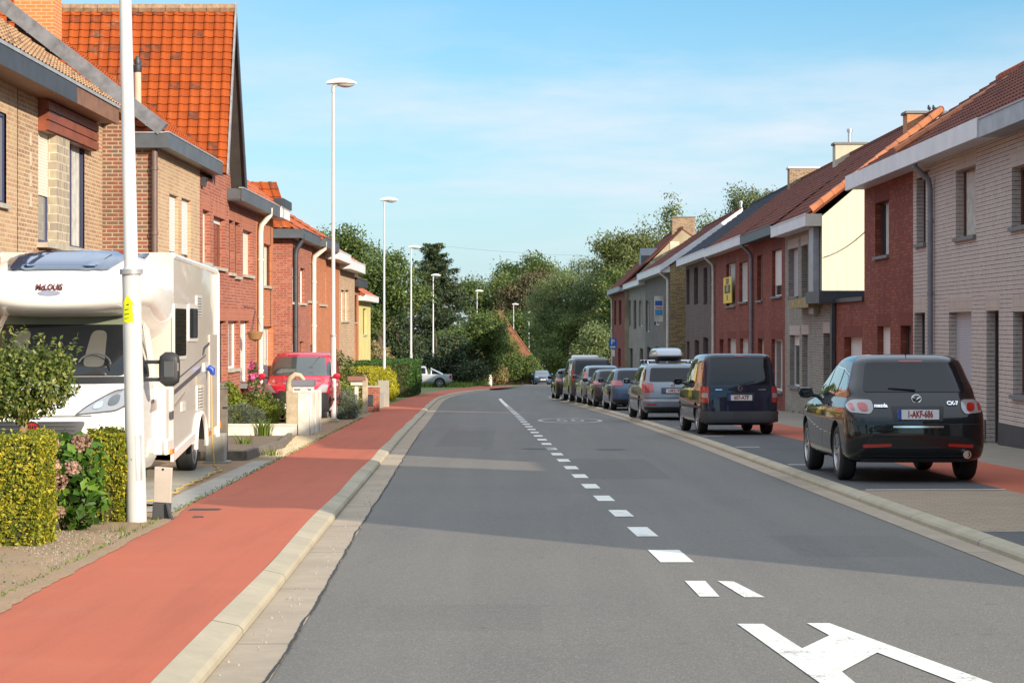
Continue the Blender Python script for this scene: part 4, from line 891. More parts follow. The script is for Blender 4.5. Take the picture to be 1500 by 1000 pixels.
for (a, b, c, d) in ((10.3,11.3,5.7,6.4),(11.2,12.1,6.2,7.0),(11.8,12.5,7.2,7.9)): g9.box(a, b, 152.97, 152.995, c, d)
g9.build('cement_patch', RENDER_C, R9, world=True)
dm = MB(); dm.prism([(157,5.6),(159.5,5.6),(159.5,7.0),(158.2,7.6),(157,7.0)], 'x', 9.9, 12.0); dm.build('dormer', M_ZINC, R9, world=True)
# near end of the row, mostly out of the frame: it throws the shadow over the street
row_house('terraced_house', 'brick house at the near end of the right row, beyond the frame', 1, XR, 23.5, 33.5, 5.9, 4.3, 9.0, BR_RED, T_DARK, [dict(r=(25,26.2,3.4,5)), dict(r=(29,30.2,3.4,5)), dict(r=(25,26.2,.5,2.3)), dict(r=(30,31,-.3,2), k='door')], 8.0, .45, (.3, M_WHITEBOARD), M_STONE, BR_SOLD_R)
t = thing('brick_annex', 'low flat roofed brick annex in the right row, beyond the frame', 'annex', (XR+4, 18, zg(18)))
wb = MB(); facade(wb, XR, 13.01, 23.49, -.9, 3.9, [(15,17.6,-.3,2.2)], 1, .2); wb.add([(XR,13.02,3.9),(XR+8,13.02,3.9),(XR+8,23.48,3.9),(XR,23.48,3.9)], [(0,1,2,3)]); wb.add([(XR+8,13.02,-.9),(XR+8,23.48,-.9),(XR+8,23.48,3.9),(XR+8,13.02,3.9)], [(0,1,2,3)]); wb.build('wall', BR_BROWN, t, world=True, fixn=False)
opening(t, XR, 1, dict(r=(15,17.6,-.3,2.2), k='shutter', fm=M_FRAME_W)); e = MB(); e.box(XR-.08, XR+8.05, 13.03, 23.47, 3.905, 4.1); e.build('roof', M_ZINC_D, t, world=True)
row_house('terraced_house', 'brick end house of the right row nearest the camera, beyond the frame', 1, XR, 7.8, 13.0, 6.2, 4.3, 9.4, BR_BEIGE2, T_DARK, [dict(r=(8.3,9.5,3.6,5.2)), dict(r=(10.8,12,3.6,5.2)), dict(r=(8.3,9.5,.7,2.5)), dict(r=(10.5,11.5,0,2.3), k='door')], 8.0, .45, (.3, M_WHITEBOARD), M_STONE, BR_SOLD_R)
# ================================================================== vehicles: body lofted over height, fittings laid on its surface
M_TYRE = plain('tyre_rubber', (.018,.018,.019), .8, var=.3, scale=9, obj=True)
M_RIM = plain('alloy_rim', (.55,.55,.56), .28, .85, var=.1, obj=True)
M_RIMD = plain('steel_rim', (.22,.22,.23), .4, .5, obj=True)
M_BLACKPL = plain('black_plastic', (.022,.022,.024), .55, var=.2, obj=True)
M_GREYPL = plain('grey_plastic', (.06,.062,.066), .6, var=.2, obj=True)
M_CHROME = plain('chrome', (.75,.75,.76), .12, 1.0, var=.03, obj=True)
M_CGLASS = glassmat('car_glass', (.008,.010,.012), .02, .45, .0)
M_SGLASS = glassmat('car_side_glass', (.012,.015,.018), .02, .9, .6)
M_CGLASS2 = glassmat('car_glass_lit', (.05,.06,.06), .02, .9, .6)
M_LRED = glassmat('red_lamp_glass', (.35,.008,.008), .12, .7, 1)
M_LCLR = glassmat('clear_lamp_glass', (.27,.25,.25), .1, .8, 1)
M_LORG = glassmat('orange_lamp_glass', (.75,.22,.03), .15, .7, 1)
M_PLATE = plain('plate_white', (.68,.68,.66), .45, var=.05, obj=True)
M_PLTXT = plain('plate_red', (.28,.02,.02), .5, obj=True)
M_PLBLUE = plain('plate_blue', (.02,.07,.35), .5, obj=True)
M_UNDER = plain('underbody', (.012,.012,.012), .9, obj=True)

def pchip(xs, ys):
    xs, ys = np.array(xs, float), np.array(ys, float); h = np.diff(xs); d = np.diff(ys)/h; m = np.zeros_like(ys)
    for i in range(1, len(xs)-1):
        if d[i-1]*d[i] > 0:
            w1, w2 = 2*h[i]+h[i-1], h[i]+2*h[i-1]; m[i] = (w1+w2)/(w1/d[i-1]+w2/d[i])
    m[0], m[-1] = d[0], d[-1]
    def f(x):
        i = int(np.clip(np.searchsorted(xs, x)-1, 0, len(h)-1)); t = (x-xs[i])/h[i]; t = min(max(t, 0), 1)
        return ((1+2*t)*(1-t)**2*ys[i]+t*(1-t)**2*h[i]*m[i]+t*t*(3-2*t)*ys[i+1]+t*t*(t-1)*h[i]*m[i+1])
    return f
def roundpoly(poly, r, n=4):
    out = []; k = len(poly)
    for i in range(k):
        p, a, b = Vector(poly[i][:2]), Vector(poly[i-1][:2]), Vector(poly[(i+1) % k][:2])
        ri = min(r, (a-p).length*.45, (b-p).length*.45)
        s, e = p+(a-p).normalized()*ri, p+(b-p).normalized()*ri
        for j in range(n+1):
            t = j/n; q = s*(1-t)**2+p*2*t*(1-t)+e*t*t; out.append((q.x, q.y))
    return out
def fill(poly, step):
    """triangulated filled polygon with inner points"""
    pts = []
    k = len(poly)
    for i in range(k):
        a, b = Vector(poly[i]), Vector(poly[(i+1) % k]); n = max(1, int((b-a).length/step))
        for j in range(n): pts.append(a+(b-a)*j/n)
    nb = len(pts); B_ = list(pts); edges = [(i, (i+1) % nb) for i in range(nb)]
    x0, x1 = min(p.x for p in pts), max(p.x for p in pts); y0, y1 = min(p.y for p in pts), max(p.y for p in pts)
    def inside(x, y):
        c = False
        for i in range(nb):
            a, b = B_[i], B_[i-1]
            if (a.y > y) != (b.y > y) and x < (b.x-a.x)*(y-a.y)/(b.y-a.y)+a.x: c = not c
        return c
    y = y0+step*.5
    while y < y1:
        x = x0+step*.5
        while x < x1:
            if inside(x, y) and min((Vector((x, y))-p).length for p in pts[:nb]) > step*.45: pts.append(Vector((x, y)))
            x += step
        y += step
    v, e, f, *_ = delaunay_2d_cdt(pts, edges, [], 1, 1e-6)
    f = [t for t in f if inside(sum(v[i].x for i in t)/len(t), sum(v[i].y for i in t)/len(t))]
    return [(p.x, p.y) for p in v], [tuple(t) for t in f]

class Body:
    """tab rows: z, rear y, front y, half width, rear corner radius, front corner radius"""
    def __init__(s, tab, bulge_r=.06, bulge_f=.12, taper=.04, crown=.025):
        z = [t[0] for t in tab]; s.z0, s.z1 = z[0], z[-1]
        s.F = [pchip(z, [t[i] for t in tab]) for i in range(1, 6)]
        s.br, s.bf, s.tp, s.crown = bulge_r, bulge_f, taper, crown
        s.L = max(t[2] for t in tab)-min(t[1] for t in tab); s.yc = (max(t[2] for t in tab)+min(t[1] for t in tab))/2
        s.zs = z
    def at(s, z):
        z = min(max(z, s.z0), s.z1); yr, yf, w, rr, rf = [f(z) for f in s.F]
        lim = (yf-yr)*.48; return yr, yf, w, min(rr, w*.98, lim), min(rf, w*.98, lim)
    def deform(s, x, y, z, q):
        yr, yf, w = q[:3]; t = (y-yr)/(yf-yr+1e-9); k = 1-s.tp*(2*t-1)**2*(1.0)
        y2 = y-(1-(x/w)**2)*s.br*(1-t)**4*0 - 0
        u = min(1, abs(x)/w)
        y2 = y + s.br*u*u*max(0, 1-t*3)**2 - s.bf*u*u*max(0, 1-(1-t)*3)**2
        return Vector((x*k, y2, z))
    def side(s, y, z, sg, o=0):
        q = s.at(z); yr, yf, w, rr, rf = q; nx, ny = 1.0, 0.0; x = w
        if y < yr+rr: c = min(1, (yr+rr-y)/rr); nx = math.sqrt(max(0,1-c*c)); ny = -c; x = w-rr+rr*nx
        elif y > yf-rf: c = min(1, (y-yf+rf)/rf); nx = math.sqrt(max(0,1-c*c)); ny = c; x = w-rf+rf*nx
        dz = (s.at(z+.02)[2]-s.at(z-.02)[2])/.04
        p = s.deform(x*sg, y, z, q); n = Vector((sg*nx, ny, -dz*nx)).normalized(); return p+n*o
    def end(s, x, z, o=0, front=False):
        q = s.at(z); yr, yf, w, rr, rf = q; r = rf if front else rr; sg = 1 if x >= 0 else -1
        a = max(0, min(1, (abs(x)-(w-r))/r)); ny = math.sqrt(max(0, 1-a*a))
        y = (yf-r+r*ny) if front else (yr+r-r*ny)
        k = 1 if front else 0; dz = (s.at(z+.02)[k]-s.at(z-.02)[k])/.04
        p = s.deform(x, y, z, q); n = Vector((sg*a, (1 if front else -1)*max(ny,.15), (-dz if front else dz)*max(ny,.15))).normalized()
        return p+n*o
    def ring(s, z, n=(9, 7, 34, 9)):
        q = s.at(z); yr, yf, w, rr, rf = q; nr, nc, ns, nf = n; half = []
        for i in range(nr): half.append(((w-rr)*i/nr, yr))
        for i in range(nc): t = math.pi/2*i/nc; half.append((w-rr+rr*math.sin(t), yr+rr-rr*math.cos(t)))
        for i in range(ns): half.append((w, yr+rr+(yf-rf-yr-rr)*i/ns))
        for i in range(nc): t = math.pi/2*i/nc; half.append((w-rf+rf*math.cos(t), yf-rf+rf*math.sin(t)))
        for i in range(nf+1): half.append(((w-rf)*(1-i/nf), yf))
        pts = half+[(-x, y) for x, y in half[-2:0:-1]]
        return [s.deform(x, y, z, q) for x, y in pts]
    def mesh(s, nz=44):
        zs = sorted(set([round(s.z0+(s.z1-s.z0)*i/nz, 4) for i in range(nz+1)])); mb = MB(); rows = [s.ring(z) for z in zs]
        top = rows[-1]; c = sum((Vector(p) for p in top), Vector())/len(top); n = len(top)
        for f_, up in ((.93,.35),(.75,.72),(.45,.93),(.15,1)): rows.append([c+(Vector(p)-c)*f_+Vector((0,0,s.crown*up)) for p in top])
        mb.grid(rows, close=True); b = len(mb.v)-n; mb.f.append(tuple(b+i for i in range(n))); mb.m.append(0)
        mb.f.append(tuple(range(n-1, -1, -1))); mb.m.append(1); return mb
    def patch(s, name, poly, where, mat, parent, o=.006, r=.03, step=.07, raw=False):
        """where: 'L','R' sides (poly in y,z); 'rear','front' (poly in x,z)"""
        pl = poly if raw else roundpoly(poly, r); v, f = fill(pl, step)
        if where in 'LR': P = [s.side(a, b, -1 if where == 'L' else 1, o) for a, b in v]
        else: P = [s.end(a, b, o, where == 'front') for a, b in v]
        mb = MB(); mb.add(P, f)
        # turn a skirt inwards so the fitting has thickness
        return mb.build(name, mat, parent, smooth=True, angle=180)
    def line(s, name, pts, where, mat, parent, w=.006, o=.003):
        mb = MB(); P = []
        dense = []
        for a, b in zip(pts[:-1], pts[1:]):
            n = max(1, int((Vector(b)-Vector(a)).length/.06))
            dense += [Vector(a)+(Vector(b)-Vector(a))*i/n for i in range(n)]
        dense.append(Vector(pts[-1]))
        fn = (lambda a, b: s.side(a, b, -1 if where == 'L' else 1, o)) if where in 'LR' else (lambda a, b: s.end(a, b, o, where == 'front'))
        rows = []
        for i, p in enumerate(dense):
            d = (dense[min(i+1, len(dense)-1)]-dense[max(i-1, 0)]).normalized(); nrm = Vector((-d.y, d.x))*w*.5
            rows.append([fn(*(p+nrm)), fn(*(p-nrm))])
        mb.grid(rows); return mb.build(name, mat, parent)

def finish_body(mb, name, paint, parent, arches, under=M_UNDER, r=.36, hw=.8):
    """close the loft and cut the wheel arches out of it"""
    o = mb.build(name, [paint, under], parent, smooth=True, angle=55)
    cuts = []
    for y, z, rad in arches:
        c = MB(); c.cyl((-3, y, z), (3, y, z), rad, n=36); co_ = c.build('cut', [paint, under]); co_.data.materials.clear(); co_.data.materials.append(paint); co_.data.materials.append(under)
        co_.data.polygons.foreach_set('material_index', [1]*len(co_.data.polygons)); cuts.append(co_)
        md = o.modifiers.new('b', 'BOOLEAN'); md.operation = 'DIFFERENCE'; md.object = co_; md.solver = 'EXACT'
    if cuts:
        bpy.context.view_layer.update()
        dg = bpy.context.evaluated_depsgraph_get(); par = o.parent; o.parent = None
        dg.update(); me = bpy.data.meshes.new_from_object(o.evaluated_get(dg)); o.modifiers.clear(); o.data = me; o.parent = par
        me.set_sharp_from_angle(angle=R(50))
        for c in cuts: bpy.data.objects.remove(c)
    return o
_wheels = {}
def wheel(parent, x, y, r, wd, sg, rim=M_RIM, spokes=7, z=None):
    key = (round(r, 3), round(wd, 3), rim.name, spokes, sg)
    z = r if z is None else z
    if key in _wheels:
        a, b = _wheels[key]; t = a.copy(); COL.objects.link(t); t.parent = parent; t.location = (x, y, z)
        c = b.copy(); COL.objects.link(c); c.parent = t; return t
    mb = MB(); h = wd/2; ri = r*.68
    mb.lathe([(ri*.9,-h*.8),(ri,-h*.95),(r*.9,-h),(r*.975,-h*.8),(r,-h*.5),(r,h*.5),(r*.975,h*.8),(r*.9,h),(ri,h*.95),(ri*.9,h*.8)], 36, axis='x')
    for q in (-.5,-.17,.17,.5): mb.lathe([(r*1.0005,h*(q-.03)),(r*1.002,h*q),(r*1.0005,h*(q+.03))], 36, axis='x')
    t = mb.build('wheel', M_TYRE, parent, smooth=True, angle=50); t.location = (x, y, z)
    rb = MB(); X = sg*h
    rb.lathe([(ri*.97,X*.86),(ri*.985,X*.97),(ri*.93,X*.97),(ri*.90,X*.6),(ri*.88,X*.1)], 36, axis='x')
    rb.lathe([(.001,X*.84),(ri*.16,X*.84),(ri*.22,X*.74),(ri*.22,X*.4)], 20, axis='x')
    for k in range(spokes):
        a = 2*math.pi*k/spokes
        for da in (-.11, .11):
            p0 = Vector((X*.72, math.cos(a+da*.5)*ri*.18, math.sin(a+da*.5)*ri*.18)); p1 = Vector((X*.86, math.cos(a+da)*ri*.93, math.sin(a+da)*ri*.93))
            d = (p1-p0); tn = Vector((0,-math.sin(a), math.cos(a)))
            rb.obox((p0+p1)/2, d*.5, tn*ri*.042, Vector((X*.06,0,0)))
    rm = rb.build('rim', rim, t, smooth=True)
    db = MB(); db.lathe([(.001,X*.15),(ri*.9,X*.15)], 28, axis='x')
    # brake disc darkness sits inside the rim mesh's well
    v0 = len(rb.v); d_ = db.build('brake_disc', M_BLACKPL, t)
    _wheels[key] = (t, rm); return t

def plate(parent, body, x, z, w, h, txt, where='rear', o=.02, col=None, depth=.012):
    y0 = body.end(x, z, 0, where == 'front').y; s = -1 if where == 'rear' else 1; yy = y0+s*o
    mb = MB(); mb.box(x-w/2, x+w/2, yy, yy+s*depth, z-h/2, z+h/2); p = mb.build('number_plate', M_PLATE, parent)
    mb = MB(); mb.box(x-w/2*s*-1*1-.0 if False else x-w/2, x-w/2+w*.085, yy+s*depth, yy+s*(depth+.002), z-h/2, z+h/2); mb.build('plate_band', M_PLBLUE, p)
    f = 1 if where == 'rear' else -1
    put_text('plate_text', txt, h*.98, col or M_PLTXT, p, lambda a, b, c: (x+w*.04+f*a, yy+s*(depth+.002)+s*c, z+b), bold=.004, sx=.9*min(1, w*.86/(h*.60*len(txt))))
    return p
def mirror(parent, body, y, z, sg, paint, size=(.12,.22,.16), arm=.07):
    p = body.side(y, z, sg, 0); mb = MB(); c = p+Vector((sg*(arm+size[1]/2), -.02, size[2]*.35)); hx, hy, hz = size[1]/2, size[0]/2, size[2]/2
    rows = []
    for k in range(7):
        t = -1+2*k/6; f_ = math.sqrt(max(0, 1-(abs(t)**2.6)))*.9+.1; rows.append([c+Vector((sg*hx*t, hy*f_*math.cos(a)*(1), hz*f_*(abs(math.sin(a))**.6)*(1 if math.sin(a) > 0 else -1))) for a in [2*math.pi*i/14 for i in range(14)]])
    mb.grid(rows, close=True); mb.f.append(tuple(range(13,-1,-1))); mb.m.append(0); mb.f.append(tuple(len(mb.v)-14+i for i in range(14))); mb.m.append(0)
    m = mb.build('wing_mirror', paint, parent, smooth=True)
    mb = MB(); mb.tube([p-Vector((sg*.03,0,0)), p+Vector((sg*arm,0,.02)), c-Vector((sg*hx*.7,0,hz*.5))], [.03,.025,.025], 8); mb.build('mirror_foot', M_BLACKPL, m, smooth=True)
    mb = MB(); mb.add([(c.x+sg*hx*a*.8, c.y-hy*.95, c.z+hz*b*.75) for a, b in ((-1,-1),(1,-1),(1,1),(-1,1))], [(0,1,2,3)]); mb.build('mirror_glass', M_CGLASS, m)
    return m
def wiper(parent, body, x0, z0, x1, z1, where='rear', o=.02):
    mb = MB(); P = [body.end(x0+(x1-x0)*t, z0+(z1-z0)*t, o, where == 'front') for t in (0,.25,.5,.75,1)]
    mb.tube(P, [.014,.011,.009,.009,.007], 6); return mb.build('wiper', M_BLACKPL, parent)

def make_car(kind, label, cat, loc, rz, paint, group, tab, axles, wr, rear_win, side_wins, tails, plt, opt):
    """assemble one car; every fitting is a part under the car"""
    root = thing(kind, label, cat, loc, rz, group, rx=-SLOPE*math.cos(rz))
    b = Body(tab, opt.get('br', .06), opt.get('bf', .15), opt.get('tp', .04), opt.get('crown', .025)); root['_'] = 0; del root['_']
    body = finish_body(b.mesh(), 'body', paint, root, [(y, wr+.005, wr*1.16) for y in axles])
    w = b.at(wr)[2]
    for y in axles:
        for sg in (-1, 1): wheel(root, sg*(w-.115-opt.get('inset', .02)), y, wr, .215, sg, opt.get('rim', M_RIM), opt.get('spokes', 7))
    if rear_win: b.patch('rear_window', rear_win, 'rear', opt.get('rglass', M_CGLASS), root, .006, opt.get('rr', .06), .06)
    for wn in side_wins:
        for sd in 'LR': b.patch('side_window', wn, sd, opt.get('sglass', M_SGLASS), root, .005, .03, .08)
    if opt.get('windscreen'): b.patch('windscreen', opt['windscreen'], 'front', opt.get('fglass', M_CGLASS), root, .006, .06, .07)
    for poly, m in tails:
        for sg in (1, -1): b.patch('tail_light', [(x*sg, z) for x, z in poly], 'rear', m, root, .012, opt.get('tr', .03), .04)
    for poly, m in opt.get('heads', []):
        for sg in (1, -1): b.patch('headlight', [(x*sg, z) for x, z in poly], 'front', m, root, .012, .03, .04)
    for nm, poly, wh, m, oo in opt.get('patches', []): b.patch(nm, poly, wh, m, root, oo, .02, .06)
    for nm, pts, wh, m, wd in opt.get('lines', []):
        for sd in ('LR' if wh == 'LR' else [wh]): b.line(nm, pts, sd, m, root, wd)
    if plt: plate(root, b, *plt)
    if opt.get('fplate'): plate(root, b, *opt['fplate'])
    if opt.get('mirror'):
        for sg in (-1, 1): mirror(root, b, *opt['mirror'], sg, opt.get('mpaint', paint))
    if opt.get('wiper'): wiper(root, b, *opt['wiper'])
    return root, b
G_C = 'cars parked along the right kerb'
P_BLACK = carpaint('black_paint', (.004,.0045,.006), 0, .2)
P_NAVY = carpaint('navy_paint', (.008,.012,.032), .15)
P_SILVER = carpaint('silver_blue_paint', (.20,.235,.27), .6)
P_BLUE = carpaint('mid_blue_paint', (.06,.10,.17), .4)
P_GREY = carpaint('dark_grey_paint', (.045,.048,.055), .3)
P_BROWN = carpaint('grey_brown_paint', (.075,.07,.068), .3)
P_RED = carpaint('red_paint', (.43,.006,.028), 0)
P_WHITE = carpaint('white_paint', (.80,.79,.76), 0)
P_LSILV = carpaint('light_silver_paint', (.42,.44,.47), .5)
SEAM = M_BLACKPL
def gaps(seams): return [('door_gap', s, 'LR', SEAM, .008) for s in seams]
def carloc(rear_d, left_x, halfw, L_, rz):
    """ground point of a car whose rear-left corner stands at (left_x, rear_d), heading rz"""
    hx, hy = -math.sin(rz), math.cos(rz); rx_, ry_ = math.cos(rz), math.sin(rz)
    x = left_x+hx*L_/2+rx_*halfw; y = rear_d+hy*L_/2+ry_*halfw; return (x, y, zg(y)+.087)
# ---- black crossover, nearest
tab = [(.26,-2.14,2.05,.82,.28,.5),(.33,-2.28,2.22,.90,.25,.55),(.45,-2.33,2.32,.93,.26,.6),(.62,-2.34,2.34,.937,.27,.62),(.80,-2.33,2.33,.937,.27,.62),(.93,-2.29,2.22,.93,.28,.65),(1.02,-2.23,1.85,.90,.33,.65),
       (1.09,-2.18,1.18,.865,.33,.5),(1.2,-2.09,.85,.845,.29,.4),(1.36,-1.96,.42,.79,.28,.32),(1.5,-1.85,.05,.745,.27,.3),(1.59,-1.78,-.2,.705,.26,.3),(1.645,-1.65,-.4,.63,.26,.3)]
so = [[(-2.05,1.14),(-1.62,1.42),(-1.25,1.47),(-1.22,1.13)], [(-1.15,1.125),(-1.18,1.475),(-.55,1.50),(-.38,1.48),(-.34,1.10)], [(-.26,1.10),(-.29,1.48),(.03,1.41),(.62,1.13),(.66,1.09)]]
so = [[(-1.78,1.20),(-1.62,1.37),(-1.22,1.45),(-1.20,1.165)], [(-1.13,1.155),(-1.15,1.462),(-.55,1.495),(-.36,1.485),(-.33,1.115)], [(-.25,1.11),(-.28,1.485),(.0,1.42),(.55,1.15),(.6,1.1)]]
car, b = make_car('parked_car', 'black crossover with tinted rear window, nearest car on the right', 'car', carloc(26.35, 4.30, .935, 4.68, 0), 0, P_BLACK, G_C, tab, (-1.38, 1.38), .365,
    [(-.70,1.17),(.70,1.17),(.605,1.555),(-.605,1.555)], so,
    [([(.60,1.07),(.83,1.075),(.91,1.0),(.88,.91),(.64,.885),(.59,.95)], M_LCLR)], (.0,.885,.53,.125,'1-AKF-686'),
    dict(spokes=5, mirror=(.62,1.08), wiper=(.0,1.19,-.36,1.215), tr=.05, inset=.0, patches=[
        ('tailgate_recess', [(-.33,.80),(.33,.80),(.36,.99),(-.36,.99)], 'rear', M_BLACKPL, .004),
        ('chrome_strip', [(-.34,.715),(.34,.715),(.34,.738),(-.34,.738)], 'rear', M_CHROME, .01),
        ('rear_reflector', [(-.74,.455),(-.36,.475),(-.36,.51),(-.74,.50)], 'rear', M_LRED, .008), ('rear_reflector', [(.74,.455),(.40,.475),(.40,.51),(.74,.50)], 'rear', M_LRED, .008),
        ('lower_valance', [(-.72,.27),(.72,.27),(.8,.36),(-.8,.36)], 'rear', M_GREYPL, .004),
        ('brake_light', [(-.16,1.56),(.16,1.56),(.16,1.575),(-.16,1.575)], 'rear', M_LRED, .008)],
      lines=gaps([[(-1.98,.5),(-1.2,.46),(-1.16,1.12)], [(-.30,.36),(-.29,1.10)], [(.86,.40),(.80,.95),(.62,1.1)]]) + [('tailgate_gap', [(-.84,.76),(.84,.76)], 'rear', SEAM, .01), ('window_trim', [(.62,1.085),(-.33,1.10),(-1.20,1.15),(-1.80,1.19)], 'LR', M_CHROME, .016), ('window_trim', [(-1.80,1.2),(-1.63,1.39),(-1.2,1.47),(-.5,1.508),(-.2,1.49),(.1,1.40)], 'LR', M_CHROME, .014)]))
for sg in (-1, 1):
    b.patch('lamp_core', [(sg*.66,.92),(sg*.77,.93),(sg*.79,1.03),(sg*.67,1.03)], 'rear', M_LRED, car, .018, .06, .03)
    b.patch('lamp_edge', [(sg*.82,.93),(sg*.875,.95),(sg*.885,1.01),(sg*.83,1.04)], 'rear', M_LRED, car, .017, .03, .03)
yb = b.end(.0,1.075,.012).y
mb = MB(); ring = [(.062*math.cos(t), .05*math.sin(t)) for t in [2*math.pi*i/28 for i in range(28)]]
mb.tube([(x, yb-.008, 1.085+z) for x, z in ring+ring[:1]], .008, 6, False)
for sg in (-1, 1): mb.tube([(0,yb-.008,1.07),(sg*.022,yb-.01,1.098),(sg*.05,yb-.01,1.105)], [.007,.008,.005], 6)
mb.build('badge', M_CHROME, car, smooth=True)
put_text('badge_text', 'mazda', .066, M_CHROME, car, lambda a, b_, c: (-.47+a, b.end(-.47+a*1, 1.0+b_, .02+c).y-.002, 1.0+b_), bold=.003)
put_text('badge_text', 'CX-7', .066, M_CHROME, car, lambda a, b_, c: (.46+a, b.end(.46+a, 1.03+b_, .02+c).y-.002, 1.03+b_), bold=.003)
mb = MB(); e_ = Vector((.62,-2.3,.37)); mb.lathe([(.040,-.06),(.052,-.06),(.055,.05),(.045,.05),(.042,-.02),(.001,-.02)], 18, e_, 'y'); mb.build('exhaust', M_CHROME, car, smooth=True)
mb = MB(); mb.tube([(0,-1.42,1.64),(0,-1.5,1.72),(0,-1.62,1.84)], [.012,.006,.004], 6); mb.build('aerial', M_BLACKPL, car)
b.patch('fuel_flap', [(-1.72,.86),(-1.56,.86),(-1.56,1.0),(-1.72,1.0)], 'R', P_BLACK, car, .004)
for sg in 'LR':
    for y in (-.42, .62):
        p = b.side(y-.35, .98 if y < 0 else .96, -1 if sg == 'L' else 1, .02); mb = MB(); mb.tube([p+Vector((0,-.1,0)), p+Vector((0,.1,0))], .014, 6); mb.build('door_handle', P_BLACK, car, smooth=True)
# ---- navy high-roof van-car
tab = [(.22,-2.10,2.05,.76,.18,.5),(.32,-2.19,2.15,.85,.2,.5),(.5,-2.2,2.2,.89,.2,.55),(.8,-2.19,2.19,.895,.2,.55),(.98,-2.17,2.02,.89,.2,.55),(1.08,-2.16,1.6,.87,.2,.5),(1.14,-2.15,1.25,.855,.2,.4),(1.3,-2.11,.95,.835,.2,.35),(1.55,-2.04,.55,.80,.2,.3),(1.7,-1.99,.32,.765,.2,.3),(1.77,-1.95,.18,.73,.2,.3),(1.80,-1.88,.1,.68,.2,.3)]
rz = .05
car, b = make_car('parked_car', 'navy high roofed car van with a grey rear bumper, second from the camera', 'car', carloc(45.6, 4.2, .895, 4.4, rz), rz, P_NAVY, G_C, tab, (-1.28, 1.40), .33,
    [(-.70,1.12),(.70,1.12),(.66,1.71),(-.66,1.71)], [[(-.15,1.15),(-.15,1.62),(.42,1.6),(.78,1.2)], [(-1.1,1.15),(-1.1,1.62),(-.22,1.62),(-.22,1.15)], [(-1.95,1.16),(-1.9,1.6),(-1.2,1.62),(-1.2,1.15)]],
    [([(.73,.72),(.885,.72),(.885,1.08),(.73,1.08)], M_LRED)], (.0,.83,.52,.12,'607-ATF'),
    dict(rim=M_RIM, spokes=8, br=.03, mirror=(.72,1.12), mpaint=M_BLACKPL, wiper=(.02,1.13,.35,1.2), inset=.0,
     patches=[('bumper', [(-.885,.29),(.885,.29),(.885,.53),(-.885,.53)], 'rear', M_GREYPL, .03), ('plate_recess', [(-.31,.75),(.31,.75),(.33,.94),(-.33,.94)], 'rear', M_BLACKPL, .004),
      ('brake_light', [(-.1,1.745),(.1,1.745),(.1,1.765),(-.1,1.765)], 'rear', M_LRED, .01)],
     lines=gaps([[(-.18,.36),(-.18,1.62)],[(-1.15,.75),(-1.15,1.62)],[(.85,.36),(.85,1.1)],[(-2.0,.98),(-.2,.98)]]) + [('side_moulding', [(-2.0,.62),(1.9,.62)], 'LR', M_BLACKPL, .06), ('tailgate_gap', [(-.71,.56),(-.71,1.72),(.71,1.72),(.71,.56)], 'rear', SEAM, .012)]))
for sg in (-1, 1): b.patch('lamp_core', [(sg*.75,.83),(sg*.87,.83),(sg*.87,.93),(sg*.75,.93)], 'rear', M_LCLR, car, .018, .02, .04)
yb = b.end(0,1.02,.014).y; mb = MB(); mb.tube([(.05*math.cos(t), yb, 1.03+.05*math.sin(t)) for t in [2*math.pi*i/20 for i in range(21)]], .008, 6, False)
mb.tube([(-.035,yb,1.06),(-.012,yb,1.0),(0,yb,1.03),(.012,yb,1.0),(.035,yb,1.06)], .006, 5); mb.build('badge', M_CHROME, car, smooth=True)
for x0, x1 in ((-.58,-.42), (.42,.6)): b.patch('badge_strip', [(x0,1.0),(x1,1.0),(x1,1.018),(x0,1.018)], 'rear', M_CHROME, car, .01)
